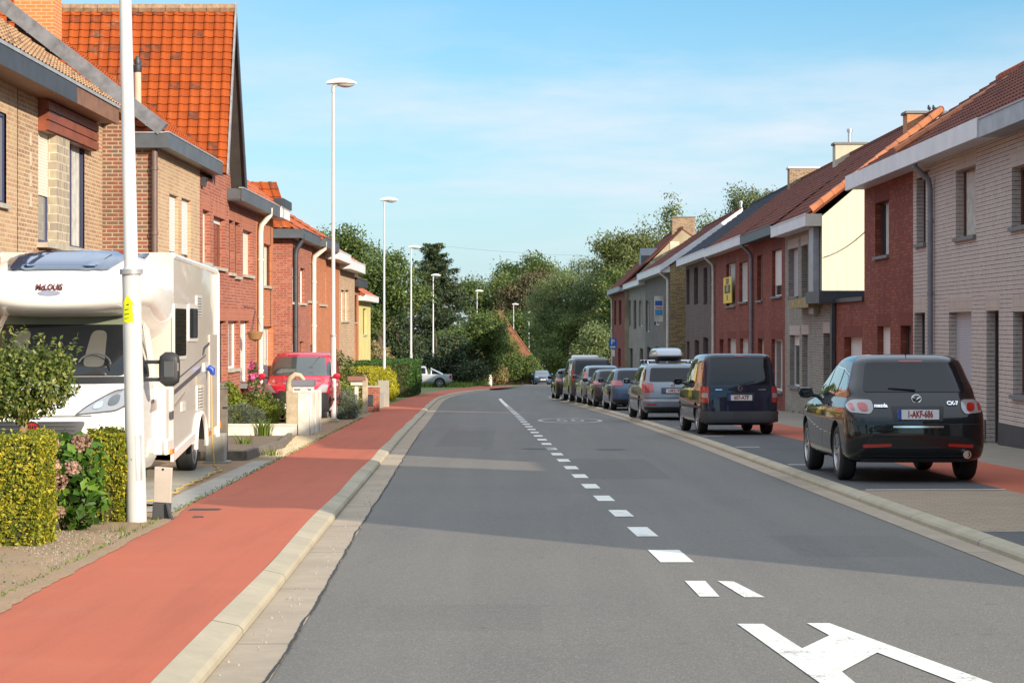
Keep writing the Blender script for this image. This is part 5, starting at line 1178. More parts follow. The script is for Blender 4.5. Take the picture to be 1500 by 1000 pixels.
# ---- silver MPV with roof box
tab = [(.20,-2.05,2.05,.78,.25,.5),(.30,-2.17,2.15,.86,.26,.5),(.5,-2.2,2.2,.89,.27,.55),(.8,-2.17,2.19,.895,.27,.55),(.95,-2.13,2.0,.885,.27,.55),(1.03,-2.10,1.55,.87,.27,.5),(1.1,-2.06,1.25,.85,.27,.4),(1.3,-1.96,.85,.80,.27,.35),(1.5,-1.86,.45,.745,.27,.3),(1.58,-1.8,.25,.70,.27,.3),(1.62,-1.7,.1,.64,.25,.3)]
rz = .055
car, b = make_car('parked_car', 'silver blue people carrier under a roof box on bars', 'car', carloc(58.7, 3.74, .895, 4.4, rz), rz, P_SILVER, G_C, tab, (-1.25, 1.43), .33,
    [(-.70,1.10),(.70,1.10),(.625,1.50),(-.625,1.50)], [[(-.1,1.12),(-.12,1.48),(.4,1.42),(.75,1.15)], [(-1.05,1.12),(-1.05,1.5),(-.18,1.49),(-.17,1.12)], [(-1.9,1.14),(-1.72,1.46),(-1.13,1.5),(-1.12,1.12)]],
    [([(.58,.80),(.885,.80),(.885,1.08),(.60,1.06)], M_LRED)], (.0,.84,.52,.115,'1-HKX-190'),
    dict(spokes=9, mirror=(.7,1.05), wiper=(.0,1.11,.35,1.15), inset=.0,
     patches=[('plate_recess', [(-.36,.75),(.36,.75),(.36,.93),(-.36,.93)], 'rear', M_GREYPL, .004), ('bumper_strip', [(-.86,.53),(.86,.53),(.86,.60),(-.86,.60)], 'rear', M_LSILV if 'M_LSILV' in globals() else P_LSILV, .015), ('lower_valance', [(-.8,.21),(.8,.21),(.85,.38),(-.85,.38)], 'rear', M_BLACKPL, .006),
       ('rear_reflector', [(-.78,.43),(-.5,.43),(-.5,.47),(-.78,.47)], 'rear', M_LRED, .012), ('rear_reflector', [(.78,.43),(.5,.43),(.5,.47),(.78,.47)], 'rear', M_LRED, .012)],
     lines=gaps([[(-.14,.36),(-.14,1.5)],[(-1.09,.75),(-1.09,1.5)],[(.9,.36),(.85,1.08)]]) + [('side_moulding', [(-1.9,.6),(1.9,.6)], 'LR', M_GREYPL, .05), ('tailgate_gap', [(-.85,.64),(.85,.64)], 'rear', SEAM, .012)]))
yb = b.end(0,1.0,.014).y; mb = MB(); mb.tube([(.05*math.cos(t), yb, 1.0+.05*math.sin(t)) for t in [2*math.pi*i/20 for i in range(21)]], .009, 6, False); mb.tube([(-.035,yb,1.03),(-.012,yb,.97),(0,yb,1.0),(.012,yb,.97),(.035,yb,1.03)], .006, 5); mb.build('badge', M_CHROME, car, smooth=True)
for sg in (-1, 1):
    mb = MB(); mb.tube([(sg*.64,-1.55,1.6),(sg*.64,-1.4,1.68),(sg*.64,.0,1.68),(sg*.64,.15,1.6)], .02, 8); mb.build('roof_rail', M_CHROME, car, smooth=True)
bx = thing('roof_box', 'grey tapered roof box with a dark base on the silver car', 'roof box', (car.location.x, car.location.y, car.location.z), rz, rx=-SLOPE)
rb = Body([(1.76,-1.35,.55,.30,.12,.3),(1.80,-1.45,.75,.37,.12,.35),(1.86,-1.48,.8,.39,.13,.36),(1.95,-1.42,.7,.385,.14,.35),(2.03,-1.3,.45,.365,.15,.33),(2.07,-1.1,.2,.33,.15,.3)], .02, .2, .03, .02)
rb.mesh(20).build('lid', [P_LSILV, M_BLACKPL], bx, smooth=True, angle=60)
rb2 = Body([(1.735,-1.3,.5,.28,.12,.3),(1.76,-1.4,.68,.345,.12,.33),(1.795,-1.46,.77,.385,.12,.35),(1.83,-1.485,.8,.393,.13,.36)], .02, .2, .03, 0); o_ = rb2.mesh(6).build('base_shell', [M_BLACKPL, M_BLACKPL], bx, smooth=True, angle=60)
for y in (-1.15, -.25):
    mb = MB(); mb.tube([(-.72,y,1.715),(.72,y,1.715)], .02, 8); mb.build('cross_bar', M_CHROME, bx, smooth=True)
    for sg in (-1,1): mb = MB(); mb.box(sg*.62, sg*.70, y-.05, y+.05, 1.64, 1.73); mb.build('bar_foot', M_BLACKPL, bx, bevel=.01)
# ---- hatchbacks further on
def hatch(label, loc, rz, paint, lamp, h=1.5, half=.87, L_=4.1, lampz=(.85,1.0), lampx=(.55,.86), txt='1-BCD-247', win_dark=M_CGLASS, rim=M_RIM, rails=False):
    k = h/1.5; H = L_/2
    tab = [(.2,-H+.12,H-.12,.76,.25,.45),(.3,-H+.03,H-.05,half-.03,.27,.5),(.5,-H,H,half,.28,.52),(.75*k,-H+.02,H-.01,half,.28,.55),(.88*k,-H+.07,H-.25,half-.01,.28,.55),(.96*k,-H+.12,H-.75,half-.03,.28,.5),(1.03*k,-H+.17,H-1.05,half-.06,.28,.4),(1.2*k,-H+.29,H-1.45,half-.12,.27,.35),(1.38*k,-H+.42,H-1.85,half-.19,.27,.3),(1.45*k,-H+.5,H-2.05,half-.25,.26,.3),(1.48*k,-H+.65,H-2.2,half-.31,.24,.3)]
    zb, zt = 1.0*k, 1.40*k
    sw = [[(-.05,zb+.02),(-.07,zt-.02),(.15,zt-.07),(.62,zb+.05)], [(-H+1.1-.05,zb+.03),(-H+.95,zt-.03),(-.13,zt-.01),(-.12,zb+.02)], [(-H+.5,zb+.12),(-H+.72,zt-.08),(-H+.92,zt-.05),(-H+1.0,zb+.05)]]
    return make_car('parked_car', label, 'car', loc, rz, paint, G_C, tab, (-H+.78, H-.85), .315, [(-half+.2,zb+.05),(half-.2,zb+.05),(half-.27,zt),(-half+.27,zt)], sw,
        [([(lampx[0],lampz[0]),(lampx[1],lampz[0]+.02),(lampx[1],lampz[1]),(lampx[0]+.04,lampz[1])], lamp)], (0,.72,.5,.11,txt),
        dict(mirror=(.62,zb), inset=0, rim=rim, rglass=win_dark, windscreen=[(-half+.2,zb+.08),(half-.2,zb+.08),(half-.27,zt),(-half+.27,zt)], wiper=(0,zb+.06,.3,zb+.08), patches=[('lower_valance', [(-half+.06,.22),(half-.06,.22),(half-.04,.4),(-half+.04,.4)], 'rear', M_BLACKPL, .006)],
         lines=gaps([[(-.09,.34),(-.09,zt-.02)],[(.75,.34),(.72,zb)]]) + [('tailgate_gap', [(-half+.1,.58),(half-.1,.58)], 'rear', SEAM, .012)]))
hatch('mid blue hatchback with large red tail lights just behind the silver people carrier', carloc(72.2, 3.52, .87, 4.2, .06), .06, P_BLUE, M_LRED, 1.5, lampz=(.86,1.06), lampx=(.48,.86), txt='1-DEF-803')
hatch('small dark hatchback with an orange lit flank, fifth in the parked row', carloc(79.3, 3.18, .84, 3.9, .06), .06, P_GREY, M_LRED, 1.46, .84, 3.9, txt='1-CKL-516')
hatch('light blue grey compact MPV with tall narrow red lamps, sixth in the parked row', carloc(85.4, 2.98, .87, 4.3, .065), .065, P_SILVER, M_LRED, 1.62, .87, 4.3, lampz=(.95,1.35), lampx=(.68,.84), txt='1-GHT-402')
# dark van
tab = [(.25,-2.35,2.3,.80,.18,.5),(.35,-2.43,2.4,.92,.18,.5),(.6,-2.45,2.45,.95,.18,.55),(1.0,-2.43,2.4,.95,.18,.55),(1.15,-2.40,2.05,.945,.18,.5),(1.25,-2.38,1.7,.93,.18,.45),(1.5,-2.33,1.2,.90,.18,.4),(1.8,-2.26,.75,.85,.18,.35),(1.92,-2.2,.55,.79,.18,.3),(1.95,-2.1,.4,.7,.18,.3)]
rz = .07
make_car('parked_van', 'grey brown van with a wide tinted rear window, tallest in the parked row', 'van', carloc(91.3, 2.62, .95, 4.9, rz), rz, P_BROWN, G_C, tab, (-1.45,1.6), .34, [(-.80,1.22),(.80,1.22),(.73,1.84),(-.73,1.84)],
    [[(.2,1.28),(.2,1.72),(.75,1.66),(1.2,1.3)],[(-.9,1.28),(-.9,1.74),(.1,1.74),(.1,1.28)],[(-2.2,1.28),(-2.12,1.72),(-1.0,1.74),(-1.0,1.28)]], [([(.80,.95),(.945,.95),(.93,1.42),(.82,1.42)], M_LRED)], (.0,.92,.52,.12,'1-EVN-934'),
    dict(br=.03, mirror=(1.2,1.25), inset=0, patches=[('bumper', [(-.92,.33),(.92,.33),(.92,.6),(-.92,.6)], 'rear', M_GREYPL, .02)], lines=gaps([[(.15,.4),(.15,1.75)],[(-.95,.4),(-.95,1.75)]])))
hatch('small black car with red lamps, last in the parked row', carloc(99.2, 2.12, .84, 3.8, .06), .06, P_BLACK, M_LRED, 1.48, .84, 3.8, lampz=(.85,1.0), txt='1-FRA-275')
# white van on the road further away, oncoming blue car
tab = [(.25,-2.5,2.4,.80,.15,.5),(.4,-2.58,2.5,.96,.15,.5),(1.0,-2.6,2.55,1.0,.15,.55),(1.2,-2.59,2.2,1.0,.15,.5),(1.4,-2.58,1.75,.99,.15,.45),(1.8,-2.56,1.3,.97,.15,.4),(2.2,-2.54,.95,.94,.15,.35),(2.4,-2.52,.8,.91,.15,.3),(2.44,-2.45,.7,.86,.15,.3)]
make_car('white_van', 'white delivery van far down the street beyond the parked cars', 'van', (4.85, 136, zg(136)), -.03, P_WHITE, None, tab, (-1.6,1.7), .35, [(-.72,1.35),(.72,1.35),(.72,2.0),(-.72,2.0)], [[(.5,1.4),(.5,2.0),(.9,1.95),(1.5,1.45)]], [([(.88,.9),(.98,.9),(.98,1.4),(.88,1.4)], M_LRED)], (.0,1.0,.52,.12,'1-TQB-118'), dict(br=.02, inset=.02, mirror=(1.5,1.4), mpaint=M_BLACKPL, rim=M_RIMD))
H = 2.1
tab = [(.2,-H+.12,H-.12,.78,.25,.45),(.3,-H+.03,H-.05,.84,.27,.5),(.5,-H,H,.88,.28,.52),(.72,-H+.02,H-.02,.88,.28,.55),(.84,-H+.07,H-.2,.87,.28,.55),(.92,-H+.12,H-.75,.85,.28,.5),(.98,-H+.17,H-1.15,.82,.28,.4),(1.15,-H+.29,H-1.45,.76,.27,.35),(1.32,-H+.42,H-1.8,.69,.27,.3),(1.39,-H+.5,H-2.0,.63,.26,.3),(1.42,-H+.65,H-2.2,.56,.24,.3)]
rc, b = make_car('oncoming_car', 'dark blue hatchback driving towards the camera at the bend', 'car', (2.95, 203, zg(203)), math.pi+.06, P_BLUE, None, tab, (-1.3,1.3), .31, None, [[(-.05,1.0),(-.07,1.33),(.2,1.3),(.6,1.02)],[(-1.2,1.0),(-1.1,1.32),(-.13,1.33),(-.12,1.0)]], [], None,
    dict(windscreen=[(-.66,1.0),(.66,1.0),(.57,1.34),(-.57,1.34)], fglass=M_CGLASS2, heads=[([(.45,.68),(.84,.70),(.80,.84),(.5,.78)], M_LCLR)], fplate=(0,.5,.52,.12,'1-PLM-660','front'), mirror=(.6,.98), inset=.02, patches=[('grille', [(-.42,.62),(.42,.62),(.45,.74),(-.45,.74)], 'front', M_BLACKPL, .008),('lower_grille', [(-.5,.28),(.5,.28),(.55,.4),(-.55,.4)], 'front', M_BLACKPL, .008)]))
# ---- red van in the left drive, nose to the camera
tab = [(.25,-2.3,2.25,.78,.18,.45),(.36,-2.38,2.36,.88,.18,.5),(.6,-2.4,2.4,.915,.18,.55),(.85,-2.4,2.38,.915,.18,.55),(.98,-2.39,2.28,.91,.18,.55),(1.08,-2.38,2.0,.905,.18,.55),(1.16,-2.37,1.62,.895,.18,.45),(1.24,-2.36,1.40,.88,.18,.4),(1.5,-2.34,1.1,.86,.18,.38),(1.75,-2.3,.8,.82,.18,.36),(1.87,-2.26,.62,.77,.18,.36),(1.92,-2.15,.45,.68,.18,.34)]
D0 = 58.35
rv, b = make_car('red_van', 'red van parked nose out in the drive behind the white pillars', 'van', (-5.95, D0, zg(D0)+.10), math.pi, P_RED, None, tab, (-1.62,1.5), .33, None, [[(.35,1.24),(.35,1.7),(.82,1.64),(1.2,1.28)]], [], None,
    dict(bf=.22, windscreen=[(-.80,1.27),(.80,1.27),(.70,1.80),(-.70,1.80)], fglass=M_CGLASS2, heads=[([(.52,.80),(.86,.82),(.89,1.02),(.74,1.02)], M_LCLR)], fplate=(0,.44,.52,.12,'1-XEN-071','front'), mirror=(1.12,1.2), inset=.02,
     patches=[('front_bumper', [(-.9,.27),(.9,.27),(.9,.80),(-.9,.80)], 'front', M_BLACKPL, .02), ('grille', [(-.4,.74),(.4,.74),(.46,.86),(-.46,.86)], 'front', M_BLACKPL, .012)], lines=gaps([[(.28,.4),(.28,1.72)],[(1.25,.4),(1.25,1.1)]]) + [('side_moulding', [(-2.2,.6),(1.2,.6)], 'LR', M_BLACKPL, .08)]))
for sg in (-1, 1): mb = MB(); p = b.end(sg*.38,1.42,-.35,True); mb.obox(p+Vector((0,-.25,.05)), (.11,0,0), (0,.05,0), (0,0,.13)); mb.build('headrest', M_BLACKPL, rv, bevel=.03)
# ---- silver pickup nosing into the hedge, tail to the street
pk = thing('pickup_truck', 'silver pickup parked across the verge behind the clipped green hedge', 'pickup', (-7.35, 166.5, zg(166.5)+.06), math.pi/2, rx=0)
lb = Body([(.35,-2.45,2.4,.8,.15,.5),(.5,-2.5,2.5,.9,.15,.5),(.8,-2.5,2.5,.92,.15,.5),(1.0,-2.49,2.4,.915,.15,.5),(1.08,-2.48,2.2,.90,.15,.45)], .02, .15, .02, 0)
finish_body(lb.mesh(16), 'body', P_LSILV, pk, [(-1.5,.38,.45),(1.55,.38,.45)])
cb_ = Body([(1.05,-.55,1.35,.86,.15,.35),(1.3,-.5,.95,.80,.15,.3),(1.55,-.42,.6,.73,.15,.3),(1.72,-.35,.4,.64,.15,.3)], .02, .15, .02, .02); cb_.mesh(14).build('cab', [P_LSILV, M_UNDER], pk, smooth=True, angle=55)
for sd in 'LR': cb_.patch('side_window', [(-.4,1.12),(-.35,1.6),(.3,1.6),(.8,1.15)], sd, M_CGLASS, pk); lb.patch('tail_light', [(-2.47,.72),(-2.3,.74),(-2.3,1.0),(-2.47,1.0)], sd, M_LRED, pk, .012)
for y in (-1.5, 1.55):
    for sg in (-1, 1): wheel(pk, sg*.8, y, .38, .22, sg, M_RIM, 6)
mb = MB(); mb.tube([(-.75,-.75,1.06),(-.72,-.8,1.5),(-.55,-.8,1.58),(.55,-.8,1.58),(.72,-.8,1.5),(.75,-.75,1.06)], .035, 8)
for sg in (-1,1): mb.tube([(sg*.68,-.8,1.5),(sg*.78,-1.7,1.08)], .03, 8)
mb.build('roll_bar', M_CHROME, pk, smooth=True)
mb = MB(); mb.box(-.8,.8,-2.62,-2.49,.42,.56); mb.build('rear_bumper', M_BLACKPL, pk, bevel=.02)
# ================================================================== motorhome on the near left drive, nose to the camera
P_CAMP = plain('camper_gelcoat', (.80,.77,.72), .22, var=.05, coat=.6, obj=True)
P_CAMPS = plain('camper_side_panel', (.53,.475,.415), .3, var=.05, coat=.5, obj=True)
M_DECAL = plain('camper_decal_grey', (.085,.075,.08), .35, var=.1, obj=True)
M_DECAL2 = plain('camper_decal_taupe', (.30,.25,.22), .35, var=.1, obj=True)
DC, XC = 27.8, -5.66; z0 = zg(27.8)+.03
cp = thing('motorhome', 'white motorhome with a roof skylight parked on the left drive, nose to the camera', 'motorhome', (XC, DC, z0), math.pi, rx=0)
def lc(px, py, X=-4.5):
    """photograph pixel on the street side of the motorhome -> local (y, h)"""
    D = X*3000/(px-750); return (DC-D, 1.56+(478-py)*D/3000-z0)
M_HLAMP = glassmat('headlamp_glass', (.20,.21,.23), .1, .8, 1)
tab = [(.28,.9,3.42,.93,.05,.45),(.42,.9,3.55,1.0,.05,.5),(.75,.9,3.6,1.03,.05,.55),(.98,.9,3.58,1.03,.05,.58),(1.10,.9,3.52,1.03,.05,.6),(1.22,.9,3.38,1.02,.05,.6),(1.32,.9,3.13,1.01,.05,.6),(1.40,.9,2.86,1.0,.05,.5),(1.46,.9,2.72,.99,.05,.4),(1.65,.9,2.52,.965,.05,.36),(1.9,.9,2.24,.93,.05,.34),(2.15,.9,1.94,.89,.05,.32),(2.34,.9,1.7,.85,.05,.3)]
cb_ = Body(tab, 0, .22, .0, .0)
finish_body(cb_.mesh(52), 'cab', P_CAMP, cp, [(2.7,.37,.45)])
cb_.patch('windscreen', [(-.88,1.49),(.88,1.49),(.77,2.24),(-.77,2.24)], 'front', M_CGLASS, cp, .008, .08, .06)
cb_.patch('sunshade_band', [(-.775,2.12),(.775,2.12),(.765,2.235),(-.765,2.235)], 'front', plain('grey_green_band', (.16,.18,.13), .3, obj=True), cp, .012, .02, .06)
cb_.patch('scuttle', [(-.95,1.40),(.95,1.40),(.92,1.485),(-.92,1.485)], 'front', M_BLACKPL, cp, .006, .03, .06)
for sd in 'LR':
    cb_.patch('door_window', [(1.42,1.46),(1.40,2.14),(1.72,2.14),(2.22,1.62),(2.36,1.46)], sd, M_BLACKPL, cp, .004, .05, .07)
    cb_.patch('door_glass', [(1.47,1.50),(1.45,2.09),(1.68,2.09),(2.10,1.63),(2.22,1.50)], sd, M_CGLASS2, cp, .009, .05, .07)
    cb_.patch('side_band', [(1.1,1.02),(1.1,1.17),(1.5,1.12),(1.6,1.0)], sd, M_DECAL2, cp, .005, .02, .07)
    cb_.line('door_gap', [(1.3,.45),(1.3,2.2)], sd, M_GREYPL, cp, .01)
    cb_.line('arch_trim', [(2.7+.48*math.cos(t), .37+.48*math.sin(t)) for t in [math.pi*k/16 for k in range(1, 16)]], sd, P_CAMP, cp, .05, .012)
for sg in (-1, 1):
    cb_.patch('headlamp_surround', [(sg*.46,1.045),(sg*.58,1.155),(sg*.83,1.33),(sg*1.0,1.35),(sg*1.01,1.15),(sg*.9,1.08)], 'front', M_GREYPL, cp, .007, .04, .05)
    cb_.patch('headlight', [(sg*.50,1.06),(sg*.60,1.14),(sg*.84,1.31),(sg*.99,1.33),(sg*1.0,1.17),(sg*.9,1.10)], 'front', M_HLAMP, cp, .012, .04, .05)
    cb_.patch('lamp_core', [(sg*.65,1.11),(sg*.75,1.12),(sg*.76,1.21),(sg*.67,1.18)], 'front', M_CHROME, cp, .02, .05, .04)
    cb_.patch('lamp_core', [(sg*.80,1.14),(sg*.91,1.16),(sg*.91,1.28),(sg*.81,1.25)], 'front', M_CGLASS2, cp, .02, .05, .04)
    cb_.patch('bumper_recess', [(sg*.70,.80),(sg*.99,.83),(sg*.99,.93),(sg*.74,.88)], 'front', P_CAMPS, cp, .008, .03, .05)
cb_.patch('grille', [(-.52,.79),(.52,.79),(.61,.98),(-.61,.98)], 'front', M_BLACKPL, cp, .012, .05, .06)
for zz in (.84, .89, .94): cb_.line('grille_bar', [(-.5,zz),(.5,zz)], 'front', M_GREYPL, cp, .012, .02)
cb_.patch('hood_gap', [(-.66,1.03),(.66,1.03),(.66,1.045),(-.66,1.045)], 'front', M_GREYPL, cp, .008, .002, .06)
cb_.patch('front_bumper', [(-.9,.3),(.9,.3),(.95,.48),(-.95,.48)], 'front', M_GREYPL, cp, .01, .05, .06)
yb = cb_.end(0,.89,.03,True).y; mb = MB(); mb.lathe([(.001,yb+.016),(.078,yb+.016),(.082,yb)], 28, (0,0,.89), 'y'); lg = mb.build('badge', plain('red_badge', (.36,.012,.02), .25, coat=1, obj=True), cp, smooth=True)
mb = MB(); mb.lathe([(.078,yb),(.082,yb+.02),(.098,yb+.02),(.1,yb)], 28, (0,0,.89), 'y'); mb.build('badge_ring', M_CHROME, lg, smooth=True)
put_text('badge_text', 'FIAT', .085, M_CHROME, lg, lambda a, b, c: (-a*.62, yb+.018+c, .89+b*1.3), bold=.003)
plate(cp, cb_, 0, .55, .52, .11, '1-HSK-382', 'front')
# seats and wheel behind the glass cannot be seen through dark glass: seat backs are cloth coloured patches laid over it
for sg, nm in ((-1,'seat_back'), (1,'seat_back')):
    cb_.patch(nm, [(sg*.62,1.6),(sg*.36,1.6),(sg*.38,2.05),(sg*.56,2.05)], 'front', plain('seat_cloth_%d' % (sg+1), (.075,.072,.062), .5, obj=True), cp, .0095, .08, .06)
mb = MB(); c = cb_.end(-.5,1.62,.015,True); mb.tube([c+Vector((.2*math.cos(t), -.07*math.sin(t)+.0, .14*math.sin(t))) for t in [math.pi*k/14 for k in range(15)]], .012, 6); mb.build('steering_wheel', M_GREYPL, cp)
wiper(cp, cb_, -.2,1.49,.5,1.53,'front'); wiper(cp, cb_, .35,1.49,.85,1.52,'front')
# living box: loft along the length with rounded roof edges
def sect(y, w, h0, h1, r, n=6):
    P = [(-w,h0)]
    P += [(-w+r-r*math.cos(t), h1-r+r*math.sin(t)) for t in [math.pi/2*k/n for k in range(n+1)]]
    P += [(w-r+r*math.sin(t), h1-r+r*math.cos(t)) for t in [math.pi/2*k/n for k in range(n+1)]]
    P += [(w,h0)]
    return [(x, y, z) for x, z in P]
mb = MB(); rows = [sect(y, w, h0, h1, .07) for y, w, h0, h1 in ((-3.6,1.12,.50,2.93),(-3.59,1.14,.48,2.96),(-3.5,1.15,.46,2.98),(.0,1.15,.44,3.06),(.52,1.15,.44,3.09))]
mb.grid(rows, close=True); n = len(rows[0]); mb.f += [tuple(range(n-1,-1,-1)), tuple(range(4*n, 5*n))]; mb.m += [0, 0]
lv = finish_body(mb, 'living_body', P_CAMPS, cp, [(-1.8,.36,.46)])
for sg in (-1, 1): mb = MB(); mb.tube([(sg*1.135,-3.575,.42),(sg*1.135,-3.575,2.9),(sg*1.13,-3.5,2.95),(sg*1.13,0,3.03),(sg*1.13,.5,3.05)], .045, 8); mb.build('edge_trim', P_CAMP, lv, smooth=True)
# overcab moulding: swells forward over the windscreen
def sup(y, w, zc, hh, up, e=2.6, n=40):
    P = []
    for k in range(n):
        t = 2*math.pi*k/n; c_, s_ = math.cos(t), math.sin(t)
        P.append((w*math.copysign(abs(c_)**(2/e), c_), y, zc+(up if s_ > 0 else hh)*math.copysign(abs(s_)**(2/e), s_)))
    return P
st = [(2.62,.30,2.52,.06,.05),(2.60,.62,2.52,.15,.10),(2.52,.83,2.52,.20,.16),(2.38,.98,2.52,.235,.23),(2.1,1.07,2.52,.27,.37),(1.75,1.12,2.52,.31,.50),(1.35,1.145,2.5,.38,.59),(.95,1.155,2.46,.52,.65),(.5,1.157,2.42,.62,.70)]
mb = MB(); rows = [sup(*q) for q in st]; mb.grid(rows, close=True); n = 40; mb.f += [tuple(range(n-1,-1,-1)), tuple(range((len(st)-1)*n, len(st)*n))]; mb.m += [0,0]
oc = mb.build('overcab', P_CAMP, cp, smooth=True, angle=60)
def ocy(x, zt):                                     # forward surface of the overcab at (x, z)
    best = .5
    for i in range(len(st)-1):
        for k in range(9):
            t = k/8; q = [st[i][j]+(st[i+1][j]-st[i][j])*t for j in range(5)]
            dz = zt-q[2]; v = (abs(x)/q[1])**2.6+(abs(dz)/(q[4] if dz > 0 else q[3]))**2.6
            if v <= 1: return q[0]
    return best
def ocpatch(name, poly, mat, o, step=.05, r=.02):
    v, f = fill(roundpoly(poly, r), step); P = []
    for x, z in v:
        y = ocy(x, z); n_ = Vector((0, .8, .6)); P.append(Vector((x, y, z))+n_*o)
    m_ = MB(); m_.add(P, f); return m_.build(name, mat, oc, smooth=True, angle=180)
sk = ocpatch('skylight', [(-.62,2.79),(.62,2.79),(.84,3.06),(-.84,3.06)], glassmat('skylight_glass', (.03,.05,.09), .05, .9, .8), .03)
ocpatch('skylight_pane', [(-.46,2.84),(.46,2.84),(.56,3.02),(-.56,3.02)], glassmat('skylight_blue', (.035,.06,.12), .1, .9, .8), .038)
put_text('brand_text', 'McLOUIS', .105, plain('brand_red', (.10,.012,.015), .4, obj=True), oc, lambda a, b, c: (-a+.03, ocy(0,2.56)+.018+c, 2.585+b), bold=.005, shear=.15, sx=.80)
el = MB(); el.add([(.14*math.cos(t)+.03, ocy(0,2.52)+.014, 2.515+.032*math.sin(t)) for t in [2*math.pi*k/24 for k in range(24)]]+[(.14*math.cos(t)+.03, ocy(0,2.52)-.02, 2.515+.032*math.sin(t)) for t in [2*math.pi*k/24 for k in range(24)]], [tuple(range(24))]+[(k,(k+1)%24,24+(k+1)%24,24+k) for k in range(24)]); el.build('brand_ellipse', plain('brand_grey', (.26,.27,.36), .4, obj=True), oc)
for sg in (-1, 1): mb = MB(); mb.lathe([(.001,.0),(.02,.0),(.022,-.02)], 14, (sg*.88, ocy(.88,2.52)+.022, 2.56), 'y'); mb.build('marker_lamp', M_GREYPL, oc)
# street side (local x = -1.15)
def sp_(name, poly, mat, parent, o=.006, th=.006):
    m_ = MB(); P = [(-1.15-o, y, h) for y, h in poly]+[(-1.15+.01, y, h) for y, h in poly]; k = len(poly)
    m_.add(P, [tuple(range(k)), tuple(range(2*k-1,k-1,-1))]+[(i,(i+1)%k,k+(i+1)%k,k+i) for i in range(k)]); return m_.build(name, mat, parent)
def box_px(x0,x1,y0,y1): a = lc(x0,y0); b = lc(x1,y1); hm = (lc(x0,y0)[1]+lc(x1,y0)[1])/2; lm = (lc(x0,y1)[1]+lc(x1,y1)[1])/2; return [(a[0],lm),(b[0],lm),(b[0],hm),(a[0],hm)]
for q in ((256,271.5,452,521), (277.5,288.5,452,495)):
    p = box_px(*q); e = [(p[0][0]+.07,p[0][1]-.05),(p[1][0]-.07,p[1][1]-.05),(p[2][0]-.07,p[2][1]+.06),(p[3][0]+.07,p[3][1]+.06)]
    wf = sp_('side_window', roundpoly(e, .05), P_CAMP, lv, .016); sp_('pane', roundpoly(p, .04), M_CGLASS, wf, .024)
for q in ((288.5,296,433,464), (289,298,564,600)):
    p = box_px(*q); vt = sp_('vent_grille', p, P_CAMP, lv, .012)
    for k in range(7):
        h_ = p[0][1]+(p[2][1]-p[0][1])*(k+.7)/8; sp_('vent_slot', [(p[0][0]-.06,h_),(p[1][0]+.06,h_),(p[1][0]+.06,h_+.012),(p[0][0]-.06,h_+.012)], M_GREYPL, vt, .016)
P_ = lambda *pts: [lc(*q) for q in pts]
sp_('decal', P_((256,578),(294,545),(295.5,535),(294,538),(256,571)), M_DECAL, lv); sp_('decal', P_((262,555),(302,521),(302,519),(262,552.5)), M_DECAL, lv, .007)
sp_('decal', P_((297,520),(298,510),(300,507),(313,496),(313,499.5),(301,511),(299,520)), M_DECAL, lv); sp_('decal', P_((256,592),(271,573),(272,575),(262,590),(257,597)), M_DECAL2, lv); sp_('decal', P_((251.8,603),(255,601),(255,613),(252,615)), M_DECAL, lv)
sp_('garage_door', box_px(307.5,318.5,490,625), P_CAMPS, lv, .012); sp_('hatch', box_px(266.5,272,588,602), P_CAMP, lv, .012)
s_ = box_px(299,304.5,531,544); sp_('power_inlet', s_, P_CAMP, lv, .014); mb = MB(); c = Vector((-1.19, s_[0][0]*.5+s_[1][0]*.5, s_[0][1]*.5+s_[2][1]*.5)); mb.tube([c, c+Vector((-.06,.0,-.04)), c+Vector((-.07,0,-.12))], [.045,.05,.03], 10); mb.build('power_plug', plain('blue_plug', (.01,.05,.35), .4, obj=True), lv, smooth=True)
sp_('skirt', P_((252,664),(288,630),(288,641),(252,676)), P_CAMP, lv, .03)
mb = MB(); mb.tube([(-1.165,-1.8+.5*math.cos(t),.36+.5*math.sin(t)) for t in [math.pi*k/20 for k in range(21)]], .035, 8); mb.build('wheel_arch', P_CAMP, lv, smooth=True)
for q in ((249.5,253,657,664), (303.5,307,631,637), (321,323,617,626)): sp_('side_marker', box_px(*q), M_LORG, lv, .035)
mb = MB(); mb.box(-1.15,-1.1,.55,1.0,.42,.62); mb.box(-1.12,1.12,.5,.95,.42,1.3); mb.build('step_panel', P_CAMP, lv, bevel=.02)
for sg in (-1, 1):
    mb = MB(); mb.box(sg*1.05, sg*1.13, -3.63,-3.59,.9,1.5); mb.build('tail_light', M_LRED, lv)
for y in (2.7, -1.8):
    for sg in (-1, 1): wheel(cp, sg*(.93 if y > 0 else .96), y, .365, .235, sg, M_RIM, 5)
